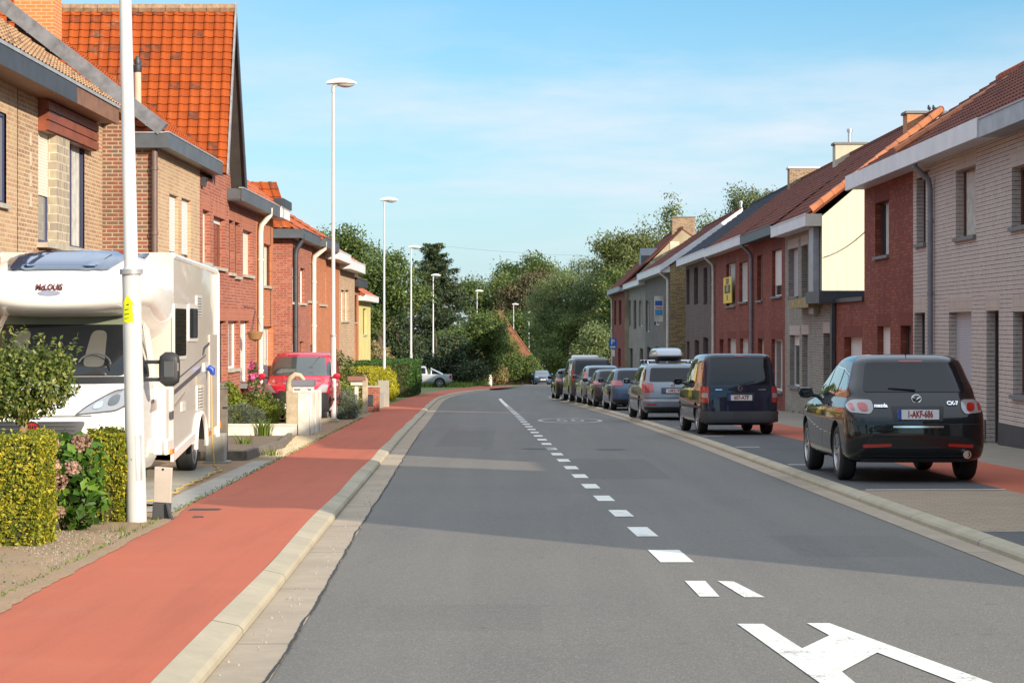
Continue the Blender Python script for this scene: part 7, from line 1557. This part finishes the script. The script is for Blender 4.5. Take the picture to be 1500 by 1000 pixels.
# hydrangea between the hedges
hx, hy = -4.10, 18.95; hz_ = zg(hy)+.07
t = thing('hydrangea', 'hydrangea with big green leaves and faded flower heads between the two hedge blocks', 'shrub', (hx, hy, hz_))
P, D = blob_points([(hx-.12,hy,hz_+.45,.28,.3,.40),(hx+.14,hy-.05,hz_+.32,.22,.25,.30),(hx+.0,hy+.25,hz_+.55,.3,.25,.34)], 900, .55); leaf_mesh('foliage', P, .115, L_HYD, t, D, .62, .35, droop=.35)
P, D = blob_points([(hx-.14,hy-.25,hz_+.80,.10,.09,.09),(hx-.10,hy-.32,hz_+.62,.09,.09,.08),(hx-.04,hy-.34,hz_+.47,.10,.09,.08),(hx+.10,hy-.32,hz_+.60,.07,.07,.06),(hx-.14,hy-.34,hz_+.30,.09,.09,.07),(hx+.1,hy+.1,hz_+.80,.09,.09,.07),(hx-.02,hy-.36,hz_+.2,.07,.07,.05)], 1300, .8); leaf_mesh('blossom', P, .035, L_HYDF, t, D, .85)
mb = MB()
for k in range(9): a = k*.7; mb.tube([(hx+.05*math.cos(a),hy+.05*math.sin(a),hz_-.03),(hx+.16*math.cos(a),hy+.12*math.sin(a),hz_+.3),(hx+.2*math.cos(a),hy+.16*math.sin(a),hz_+.6)], [.012,.01,.005], 6)
mb.build('stems', M_BARK, t, world=True)
# small standard tree
tx, ty = -4.80, 20.0; tz = zg(ty)+.07
t = thing('small_tree', 'small round headed evergreen tree with a tan trunk in front of the motorhome', 'tree', (tx, ty, tz))
mb = MB(); mb.tube([(tx,ty,tz-.05),(tx-.005,ty,tz+.45),(tx+.02,ty,tz+.9),(tx+.06,ty,tz+1.05)], [.05,.046,.042,.04], 12)
for k in range(9): a = k*.72; mb.tube([(tx+.03,ty,tz+.95),(tx+.18*math.cos(a)+.03,ty+.18*math.sin(a),tz+1.15),(tx+.38*math.cos(a)+.05,ty+.36*math.sin(a),tz+1.3+.12*math.sin(k*2))], [.026,.016,.006], 6)
mb.build('trunk', M_BARKT, t, world=True, smooth=True)
B = [(tx-.02,ty-.1,tz+1.13,.30,.28,.17),(tx+.05,ty,tz+1.33,.44,.4,.32),(tx-.25,ty,tz+1.44,.28,.3,.26),(tx+.30,ty-.05,tz+1.3,.26,.26,.24),(tx+.05,ty+.1,tz+1.53,.32,.3,.18),(tx-.15,ty-.2,tz+1.22,.26,.22,.2),(tx+.36,ty,tz+1.48,.18,.2,.18)]
P, D = blob_points(B, 6400, .40)
tw_ = []
for k in range(46):                    # long shoots breaking the outline
    b = B[1+k % 6]; a = random.uniform(0, 6.28); e = random.uniform(-.1, 1.3); d = np.array([math.cos(a)*math.cos(e), math.sin(a)*math.cos(e), math.sin(e)]); c = np.array(b[:3])+d*np.array(b[3:])*.9
    for q in range(16): tw_.append(c+d*q*.012+np.array([0,0,.004*q])+rng.normal(0, .014, 3))
P = np.vstack([P, tw_]); D = np.vstack([D, np.tile([0,0,1.], (len(tw_), 1))]); leaf_mesh('crown', P, .056, leafmat('evergreen_leaf', [(0,(.035,.06,.013)),(.4,(.10,.145,.025)),(.8,(.19,.22,.05)),(1,(.34,.31,.10))], .35, .35), t, D, .45)
# weeds and grass tufts on the soil
G_T = 'grass tufts on the near left verge'
for i, (x, y, n_, h_) in enumerate(((-3.75,13.9,26,.09),(-4.0,13.2,30,.1),(-3.6,18.7,22,.1),(-3.95,19.55,24,.12),(-3.2,12.2,16,.06))):
    blades('grass_tuft', ['small grass tuft on the bare soil before the near hedge block', 'broader grass tuft left of it on the bare soil at the left picture edge', 'short tuft of grass on the soil right of the near hedge block', 'tuft of grass at the foot of the hedge by the lamp pole', 'tiny grass tuft on the edge of the red path, nearest the camera'][i], x, y, n_, h_, .22, L_GRASS, .008, 'grass tuft', group=G_T)
P = np.column_stack([rng.uniform(-5.2,-3.4,900), rng.uniform(11.5,19,900), np.zeros(900)]); P[:,2] = -SLOPE*P[:,1]+.085
o = leaf_mesh('ground_weeds', P, .03, L_GRASS, None, np.tile([0,0,1.],(900,1)), .4); stuff(o); tag(o, 'sparse weeds and fallen leaves over the near soil', 'weeds')
# weeds creeping along the left edge of the path and the foot of the right-hand walls
q = rng.uniform(12, 62, 1500); P = np.column_stack([[PO(v) for v in q]+np.abs(rng.normal(0,.05,1500))*-1+.03, q, -SLOPE*q+.095]); o = leaf_mesh('edge_weeds', P, .035, L_GRASS, None, np.tile([0,0,1.],(1500,1)), .3, along=True); stuff(o); tag(o, 'small weeds growing along the left edge of the red path', 'weeds')
cl_ = rng.uniform(30, 110, 60); q = np.repeat(cl_, 14)+rng.normal(0,.09,840); P = np.column_stack([9.37-np.abs(rng.normal(0,.035,840)), q, -SLOPE*q+.12+rng.random(840)*.05]); o = leaf_mesh('edge_weeds', P, .06, L_GRASS, None, np.tile([0,0,1.],(840,1)), .3, along=True); stuff(o); tag(o, 'small weeds at the foot of the right hand house walls', 'weeds')
# ---- bed behind the motorhome
G_B = 'shrubs of the bed beside the motorhome'
bush('garden_shrub', 'bright green leafy shrub, highest behind the low white wall', -6.62, 48.6, [(0,0,.5,.36,.4,.42),(-.15,.4,.85,.3,.35,.32)], L_LIME, .085, 2600, group=G_B)
bush('garden_shrub', 'reddish tipped yellow green shrub before the left headlamp of the red van', -6.2, 49.6, [(0,0,.6,.46,.45,.45),(.3,0,.5,.36,.4,.36)], L_SHRUB, .08, 2800, group=G_B)
bush('garden_shrub', 'round yellow green clipped shrub before the red van bumper', -5.86, 48.4, [(0,0,.44,.40,.4,.38)], L_LIME, .04, 4200, group=G_B, shell=.75)
bush('garden_shrub', 'silvery grey lavender clump just behind the low white wall', -6.25, 46.9, [(0,0,.36,.42,.4,.36),(.38,-.1,.32,.3,.3,.3)], L_GREY, .1, 3600, group=G_B, aspect=.12, spread=.6)
bush('garden_shrub', 'low leafy green plant at the left end of the white low wall', -6.85, 46.7, [(0,0,.35,.28,.3,.36)], L_LIME, .09, 1300, group=G_B)
blades('spiky_plant', 'spiky green iris clump in front of the low white wall', -5.42, 44.6, 90, .48, .45, L_GRASS, .025)
blades('spiky_plant', 'small spiky plant in the timber edged bed', -5.0, 38.2, 50, .34, .3, L_GRASS, .02)
blades('grass_tuft', 'soft grass tuft spilling over the gravel beside the timber edging', -4.12, 34.9, 110, .16, .5, L_GRASS, .008, 'grass tuft', group=G_T)
bush('flower_bush', 'pink flowering bush climbing the red brick wall below the hanging basket', -6.75, 54.3, [(-.1,0,1.0,.18,.45,.35),(-.05,.5,.7,.2,.4,.4),(-.15,.3,1.45,.14,.35,.22)], L_SHRUB, .09, 900, cat='flowering bush', flower=(L_PINK, 170, .10))
bush('potted_rose', 'thin rose shoots in front of the bumper of the red van', -5.62, 51.9, [(0,0,.55,.28,.3,.5),(.1,0,1.0,.12,.12,.35)], L_HYD, .06, 420, cat='rose')
# ---- verge beyond the red van
G_V = 'shrubs and hedges along the left gardens'
bush('ornamental_grass', 'grey green ornamental grass right of the second street lamp', -5.05, 61.2, [(0,0,.4,.5,.9,.5),(.1,-.6,.3,.45,.6,.4)], L_GREY, .16, 3600, cat='grass', aspect=.1, spread=.7)
bush('garden_shrub', 'dark green laurel bush behind the ornamental grass', -6.3, 72, [(0,0,1.3,.85,1.2,.8),(-.5,.5,1.0,.8,1,.8)], L_SHRUB, .11, 5200, group=G_V)
bush('garden_shrub', 'fresh green low bush behind the white mailbox post', -5.55, 66, [(0,0,.5,.65,1.1,.55),(.3,-1,.45,.5,.8,.45)], L_LIME, .09, 3200, group=G_V)
hedge('garden_hedge', 'flat topped hedge with a yellow top behind the brick pillar', -6.6, -5.25, 76, 84, 1.5, L_YEL, .085, 9000, G_V)
bush('garden_shrub', 'bright yellow shrub at the foot of the third street lamp', -5.95, 96.5, [(0,0,.75,.55,1.4,.8),(.25,-1.6,.55,.45,1.0,.6)], L_YEL, .11, 6000, group=G_V)
hedge('garden_hedge', 'long clipped dark green hedge at the end of the left path', -10.4, -5.36, 107, 121, 1.95, L_HEDGEG, .12, 26000, G_V)
hedge('garden_hedge', 'dark green hedge running behind the yellow topped hedge', -9.5, -6.9, 88, 101, 1.75, L_HEDGEG, .12, 12000, G_V)
bush('dry_shrub', 'brown dry shrubbery rising above the clipped green hedge', -8.5, 122.5, [(-2,0,2.2,1.6,1.5,1.5),(.2,0,2.0,1.4,1.5,1.1),(-4,0,2.4,1.4,1.5,1.3)], L_DRY, .2, 6000, cat='shrubbery')
# ---- trees
def tree(name, label, x, y, h, blobs, leaf, size, n, group, trunk=.25, shell=.45, cat='tree', aspect=.55, fork=.35, droop=0, bark=M_BARK):
    z = zg(y); t = thing(name, label, cat, (x, y, z), group=group)
    B = [(x+b[0], y+b[1], z+b[2], b[3], b[4], b[5]) for b in blobs]
    mb = MB(); mb.tube([(x,y,z-.3),(x+.1,y,z+h*fork*.6),(x,y,z+h*fork),(x-.1,y,z+h*.75)], [trunk*1.25,trunk,trunk*.85,trunk*.2], 9)
    for b in B: mb.tube([(x,y,z+h*fork*random.uniform(.7,1.1)),((x+b[0])/2+random.uniform(-.3,.3),(y+b[1])/2,(z+h*fork+b[2])/2),(b[0],b[1],b[2]+b[5]*.4)], [trunk*.45,trunk*.25,trunk*.06], 6)
    mb.build('trunk', bark, t, world=True, smooth=True)
    # small clumps gathered round each blob give ragged outlines and gaps
    cl = max(40, n//55); C, CD = blob_points(B, cl, shell); k = rng.integers(0, cl, n); s = size*3.2
    P = C[k]+rng.normal(0, 1, (n,3))*np.array([s,s,s*.7])*.55; ok = P[:,2] > z+.3
    leaf_mesh('crown', P[ok], size, leaf, t, CD[k][ok]*.6+np.array([0,0,.3]), aspect, droop=droop); return t
def rb(n, cx, cz, rx, rz, s0, s1, ry=None, flat=1.):
    """n random blobs inside an ellipse"""
    out = []
    for i in range(n):
        a, q = random.uniform(0, 6.283), random.random()**.5; s = random.uniform(s0, s1)
        out.append((cx+rx*q*math.cos(a), random.uniform(-1,1)*(ry or rx)*.7, cz+rz*q*math.sin(a), s, s, s*.8*flat))
    return out
G_TR = 'trees closing the end of the street'
def push(D0, D1, h, blobs):
    k = D1/D0; f = lambda q: 1.56+(zg(D0)+q-1.56)*k-zg(D1)
    return f(h), [(b[0]*k, b[1]*k, f(b[2]), b[3]*k, b[4]*k, b[5]*k) for b in blobs]
def px(xp, D): return (xp-750)*D/3000
def hz(yp, D): return 1.56+(478-yp)*D/3000-zg(D)      # height above the ground there
D = 165; tree('broadleaf_tree', 'tall dark broadleaf tree behind the yellow house', px(508,D), D, 13, rb(9, -1, 9.3, 2.6, 3.0, 1.3, 2.0)+[(0,0,11.6,1.5,1.5,1.3)], L_BROAD, .26, 20000, G_TR)
D = 158; tree('broadleaf_tree', 'lower broadleaf tree between the third lamp and the yellow house', px(556,D), D, 11, rb(8, 0, 7.2, 2.2, 2.8, 1.2, 1.8)+[(0,0,9.2,1.2,1.2,1.0)], L_BROAD, .26, 17000, G_TR)
# conifer: whorls of drooping boughs
D = 192; cx = px(636,D); t = thing('conifer', 'dark pointed spruce in front of the sky, tallest tree left of centre', 'tree', (cx, D, zg(D)), group=G_TR); zb = zg(D)
mb = MB(); mb.tube([(cx,D,zb-.2),(cx,D,zb+6),(cx,D,zb+13)], [.28,.18,.03], 9); P = []; DD = []
for i in range(17):
    hh = 1.4+11.5*(i/16)**.93; rad = 5.4*(1-(hh-1.4)/11.9)**.62+.10; m_ = 13 if i < 12 else 9
    for k in range(m_):
        a = random.uniform(0,.6)+k*6.283/m_; rr_ = rad*random.uniform(.5,1.25); hh0 = hh; hh = hh0+random.uniform(-.38,.38); e = Vector((math.cos(a),math.sin(a),0)); tip = Vector((cx,D,zb+hh))+e*rr_+Vector((0,0,-.08*rr_+.30*rr_*random.random()))
        mb.tube([(cx,D,zb+hh),tuple(Vector((cx,D,zb+hh))+e*rr_*.5+Vector((0,0,.05))),tuple(tip)], [.05,.03,.01], 4)
        for q in range(190):
            u = random.random()**.7; c = Vector((cx,D,zb+hh)).lerp(tip, u); sp_w = .27*(1-u*.55); P.append((c.x+random.gauss(0,sp_w), c.y+random.gauss(0,sp_w), c.z-abs(random.gauss(0,.10+.22*min(1,rad/2.5)))+.05)); DD.append((e.x*.7,e.y*.7,-.5))
        hh = hh0
mb.build('trunk', M_BARK, t); bpy.data.objects[-1] if False else None
tr_o = t.children[0] if t.children else None
leaf_mesh('crown', np.array(P), .30, L_CONIF, t, np.array(DD), .3, along=True)
for o_ in t.children:
    if o_.name.startswith('trunk'): o_.location = -t.location
D = 186; tree('dark_tree', 'broad dark evergreen mass to the right of the spruce', px(690,D), D, 8.5, rb(12, 0, 4.0, 3.2, 2.6, .9, 1.5), L_BROAD, .25, 17000, G_TR, shell=.3)
D = 183; tree('dark_tree', 'dark evergreen bushes left of the spruce, above the dry shrubbery', px(582,D), D, 8, rb(9, 0, 4.2, 2.4, 2.6, 1.2, 1.8), L_CONIF, .27, 15000, G_TR, shell=.3)
D = 180; tree('dark_tree', 'low dark bushes behind the silver pickup, under the spruce', px(640,D), D, 6, rb(14, 0, 2.4, 4.4, 1.9, .8, 1.4), L_CONIF, .24, 15000, G_TR, shell=.3)
h_, B_ = push(245, 318, 14, rb(9, 0, 10, 3.6, 3.0, 1.6, 2.4)); D = 318; tree('broadleaf_tree', 'mid green round tree right of the spruce top, behind the ivy covered house', px(712,D), D, h_, B_, L_BROAD, .42, 15000, G_TR)
h_, B_ = push(262, 335, 15.5, rb(9, 0, 12, 4.4, 2.6, 1.7, 2.4)); D = 335; tree('broadleaf_tree', 'olive green tree behind the copper beech', px(768,D), D, h_, B_, L_BROAD, .44, 15000, G_TR)
h_, B_ = push(240, 312, 13.5, rb(9, 0, 9.3, 2.9, 2.7, 1.4, 2.1)); D = 312; tree('copper_beech', 'reddish brown copper beech above the far orange gable', px(768,D), D, h_, B_, L_COPPER, .4, 13000, G_TR)
# willows right of centre
for i, (xp, yt, D, rx_, lab) in enumerate(((822,395,238,3.0,'pale green willow, left one of the three right of the street'), (858,378,244,3.4,'tallest pale green willow, middle one of the three right of the street'), (892,380,236,2.8,'pale green willow next to the end of the right terrace'))):
    H_ = hz(yt, D); tree('willow', lab, px(xp,D), D, H_, rb(9, 0, H_*.72, rx_, H_*.22, 1.3, 2.0)+rb(8, 0, H_*.38, rx_*1.1, H_*.22, 1.3, 2.0)+[(0,0,H_-1.4,1.6,1.6,1.3)], L_WILLOW, .30, 24000, G_TR, droop=.7, aspect=.35)
D = 228; tree('dark_tree', 'dark undergrowth trees at the foot of the willows', px(835,D), D, 9, rb(10, 0, 3.9, 5.0, 2.6, 1.3, 2.0), L_BROAD, .3, 15000, G_TR, shell=.3)
D = 205; tree('lime_bush_tree', 'sunlit light green bush between the willows and the parking sign', px(862,D), D, 6.5, rb(6, 0, 4.2, 1.2, 1.4, .8, 1.2), L_WILLOW, .24, 6000, G_TR)
D = 306; tree('dark_tree', 'dark far trees closing the bend behind the oncoming car', px(790,D), D, 11.5, rb(11, 0, 5.8, 6, 3.8, 1.8, 2.7), L_BROAD, .34, 15000, G_TR, shell=.3)
D = 310; tree('dark_tree', 'dark far trees to the left of the bend, behind the far lamps', px(745,D), D, 11, rb(11, 0, 5.5, 5.5, 3.6, 1.6, 2.4), L_BROAD, .36, 13000, G_TR, shell=.3)
# airy trees behind the right roofs
for i, (xp, yt, D, rx_, lab) in enumerate(((935,312,222,3.0,'airy tree above the patched gable, leftmost behind the right terrace'), (985,290,230,3.4,'airy tree behind the brown chimney of the far gable'), (1040,318,226,3.2,'lower airy tree behind the slate roof'), (1085,276,236,3.0,'tall airy tree behind the white flue of the terrace'), (1122,280,240,2.6,'airy tree, rightmost of those behind the terrace roofs'))):
    H_ = hz(yt, D); tree('birch_tree', lab, px(xp,D), D, H_, rb(15, 0, H_*.72, rx_*1.25, H_*.21, 1.4, 2.2)+rb(14, 0, H_*.5, rx_*1.35, H_*.2, 1.6, 2.4)+[(0,0,H_*.84,1.7,1.7,1.6)]+[(0,0,H_-1.0,1.0,1.0,1.2)], L_BIRCH, .30, 32000, G_TR, shell=.35, fork=.4, trunk=.2)
D = 215; tree('broadleaf_tree', 'dense green tree filling in under the airy trees behind the far gable', px(915,D), D, 13, rb(10, 0, 8.6, 2.4, 3.4, 1.3, 2.0), L_BROAD, .3, 13000, G_TR)
# ivy-covered house with an orange gable roof at the bend
D = 214; hxx = px(742,D); t = thing('ivy_house', 'house with an orange tiled gable roof half hidden by trees at the bend', 'house', (hxx, D, zg(D)))
zb = zg(D); mb = MB(); mb.box(hxx-4, hxx+2.6, D, D+8, zb-.2, zb+3.0); mb.prism([(hxx-4,zb+3.0),(hxx+2.6,zb+3.0),(hxx-.7,zb+7.6)], 'y', D, D+8); mb.build('wall', plain('tile_hung_gable', (.26,.10,.055), .85, var=.4, scale=1.5), t, world=True)
mb = MB(); mb.add([(hxx-.7,D-.06,zb+7.75),(hxx+2.95,D-.06,zb+2.65),(hxx+2.95,D+8.3,zb+2.65),(hxx-.7,D+8.3,zb+7.75),(hxx-.7,D-.06,zb+7.62),(hxx+2.95,D-.06,zb+2.52),(hxx+2.95,D+8.3,zb+2.4),(hxx-.7,D+8.3,zb+7.5)], [(0,1,2,3),(4,7,6,5),(0,4,5,1),(1,5,6,2),(2,6,7,3)])
mb.add([(hxx-.7,D-.06,zb+7.75),(hxx-4.3,D-.06,zb+2.65),(hxx-4.3,D+8.3,zb+2.65),(hxx-.7,D+8.3,zb+7.75),(hxx-.7,D-.06,zb+7.62),(hxx-4.3,D-.06,zb+2.52),(hxx-4.3,D+8.3,zb+2.4),(hxx-.7,D+8.3,zb+7.5)], [(0,3,2,1),(4,5,6,7),(0,1,5,4),(1,2,6,5),(2,3,7,6)]); mb.build('roof', plain('far_orange_tiles', (.30,.115,.06), .8, var=.3), t, world=True)
D = 209; tree('ivy_tree', 'leafy green tree covering the front of the house at the bend', px(716,D), D, 7.6, rb(9, -.2, 4.4, 1.5, 2.4, 1.0, 1.4)+[(1.6,0,3.9,1.0,1.0,1.0),(2.5,0,2.6,1.1,1.1,1.1),(3.3,0,1.7,1.0,1.0,1.0),(2.2,0,1.8,1.1,1.1,1.1)], L_BROAD, .22, 15000, G_TR, shell=.35)
D = 206; bush('garden_shrub', 'green shrub mass below the ivy covered tree', px(755,D), D, [(0,0,1.6,1.5,1.2,1.6),(1.6,0,1.4,1.2,1.2,1.5),(-1.6,0,1.5,1.4,1.2,1.6)], L_BROAD, .22, 8000, group=G_V)
D = 200; bush('dry_shrub', 'tan reddish shrub on the grass bank right of the sixth lamp', px(732,D), D, [(0,0,.9,.9,.8,1.0),(-.9,0,.7,.7,.7,.8)], L_DRY, .18, 3200, cat='shrub')
t = thing('bank_post', 'short pale post on the grass bank left of the tan shrub', 'post', (px(718,196),196,zg(196))); mb = MB(); mb.tube([(0,0,-.1),(0,0,.9)], .18, 10); mb.build('shaft', M_WPAINT, t); mb = MB(); mb.tube([(0,0,.9),(0,0,.98)], .2, 10); mb.build('top', M_WPAINT, t)
# long grass of the bank: stuff
n = 9000; P = np.column_stack([rng.uniform(-14,-1.2,n), rng.uniform(165,212,n), np.zeros(n)]); ok = P[:,0] < np.array([PO(q)-.3 for q in P[:,1]]); P = P[ok]; P[:,2] = -SLOPE*P[:,1]+.2
o = leaf_mesh('long_grass', P, .5, L_GRASS, None, np.tile([0,0,1.],(len(P),1)), .16, spread=.4, along=True); stuff(o); tag(o, 'long grass of the bank at the far left of the bend', 'grass')
n = 7000; P = np.column_stack([rng.uniform(-24,-7,n), rng.uniform(168,182,n), np.zeros(n)]); P[:,2] = -SLOPE*P[:,1]+rng.random(n)*1.5
o = leaf_mesh('tall_weeds', P, .5, L_GRASS, None, np.tile([0,0,1.],(n,1)), .16, spread=.5, along=True); stuff(o); tag(o, 'tall weeds behind the silver pickup', 'weeds')
hedge('far_hedge', 'low clipped hedge at the bend behind the oncoming car', px(800,250), px(850,250), 250, 252, 1.5, L_HEDGEG, .2, 3000, G_V)
# distant woodland that reads as one mass
B = [(-130+i*9+random.uniform(-3,3), 360+random.uniform(-15,15), zg(360)+4.5, 7, 5, 5.5+random.uniform(-1.5,2.0)) for i in range(32)]
P, D_ = blob_points(B, 32000, .8); o = leaf_mesh('far_woodland', P, .9, L_BROAD, None, D_, .6); stuff(o); tag(o, 'distant woodland along the horizon behind the nearer trees', 'woodland')
# unseen trees behind the camera, added to darken the car body reflections
for i, (x, y, lab) in enumerate(((-12,-32,'added tree behind the camera, left of the street'), (-1,-62,'added tree behind the camera, farthest of the three'), (9,-44,'added tree behind the camera, right of the street'))):
    tree('added_tree', lab, x, y, 11, rb(9, 0, 6.5, 4.0, 3.4, 1.8, 2.6)+rb(6, 0, 3.2, 4.0, 1.5, 1.6, 2.2), L_BROAD, .4, 7000, 'added trees behind the camera')
# ================================================================== sky, sun, camera
AZ, EL = R(40), R(19)
sd = Vector((-math.sin(AZ)*math.cos(EL), math.cos(AZ)*math.cos(EL), -math.sin(EL)))
sl = bpy.data.lights.new('sun', 'SUN'); sl.energy = 4.6; sl.angle = R(.5); sl.color = (1, .87, .70)
so = bpy.data.objects.new('sun', sl); so.rotation_euler = sd.to_track_quat('-Z', 'Y').to_euler(); COL.objects.link(so); so.location = (60, -60, 60)
w = bpy.data.worlds.new('World'); sc.world = w; w.use_nodes = True; nt = w.node_tree
bg = nt.nodes['Background']; sky = nt.nodes.new('ShaderNodeTexSky'); sky.sky_type = 'NISHITA'
sky.sun_disc = False; sky.sun_elevation = EL; sky.sun_rotation = math.pi-AZ; sky.altitude = 0; sky.air_density = 1.0; sky.dust_density = .6; sky.ozone_density = 2.0
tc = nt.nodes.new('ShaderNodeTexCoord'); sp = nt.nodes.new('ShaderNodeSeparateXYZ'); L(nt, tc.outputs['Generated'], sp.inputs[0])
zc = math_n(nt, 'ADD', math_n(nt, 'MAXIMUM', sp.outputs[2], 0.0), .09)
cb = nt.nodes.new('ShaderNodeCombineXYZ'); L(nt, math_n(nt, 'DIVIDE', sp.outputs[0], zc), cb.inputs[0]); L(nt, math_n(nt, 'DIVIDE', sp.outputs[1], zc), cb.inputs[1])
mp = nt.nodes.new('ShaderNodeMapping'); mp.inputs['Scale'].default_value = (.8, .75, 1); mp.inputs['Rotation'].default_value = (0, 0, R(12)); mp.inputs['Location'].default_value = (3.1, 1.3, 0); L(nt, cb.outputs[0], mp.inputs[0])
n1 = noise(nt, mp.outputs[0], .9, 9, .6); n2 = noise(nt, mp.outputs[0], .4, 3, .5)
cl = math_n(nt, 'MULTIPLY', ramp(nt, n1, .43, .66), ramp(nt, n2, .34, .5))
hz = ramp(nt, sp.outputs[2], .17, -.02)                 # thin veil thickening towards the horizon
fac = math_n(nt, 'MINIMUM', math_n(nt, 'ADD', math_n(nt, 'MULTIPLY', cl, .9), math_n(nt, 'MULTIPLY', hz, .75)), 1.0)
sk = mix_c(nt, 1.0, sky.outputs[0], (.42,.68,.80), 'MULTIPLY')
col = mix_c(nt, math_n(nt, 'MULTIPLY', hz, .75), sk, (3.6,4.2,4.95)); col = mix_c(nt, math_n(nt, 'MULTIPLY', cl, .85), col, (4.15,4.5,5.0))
col = mix_c(nt, math_n(nt, 'MULTIPLY', ramp(nt, sp.outputs[2], .22, .6), .75), col, (7.8,8.7,9.8))  # brighter sky overhead, added out of view to lift the shade
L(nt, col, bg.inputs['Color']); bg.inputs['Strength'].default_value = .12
cam = bpy.data.cameras.new('camera'); cam.sensor_width = 36; cam.lens = 72; cam.shift_y = -.0147; cam.clip_end = 5000; cam.clip_start = .1
co = bpy.data.objects.new('camera', cam); co.location = (0, 0, 1.56); co.rotation_euler = (R(90), 0, 0); COL.objects.link(co); sc.camera = co
sc.view_settings.view_transform = 'Standard'; sc.view_settings.look = 'None'; sc.view_settings.exposure = .75; sc.view_settings.gamma = 1
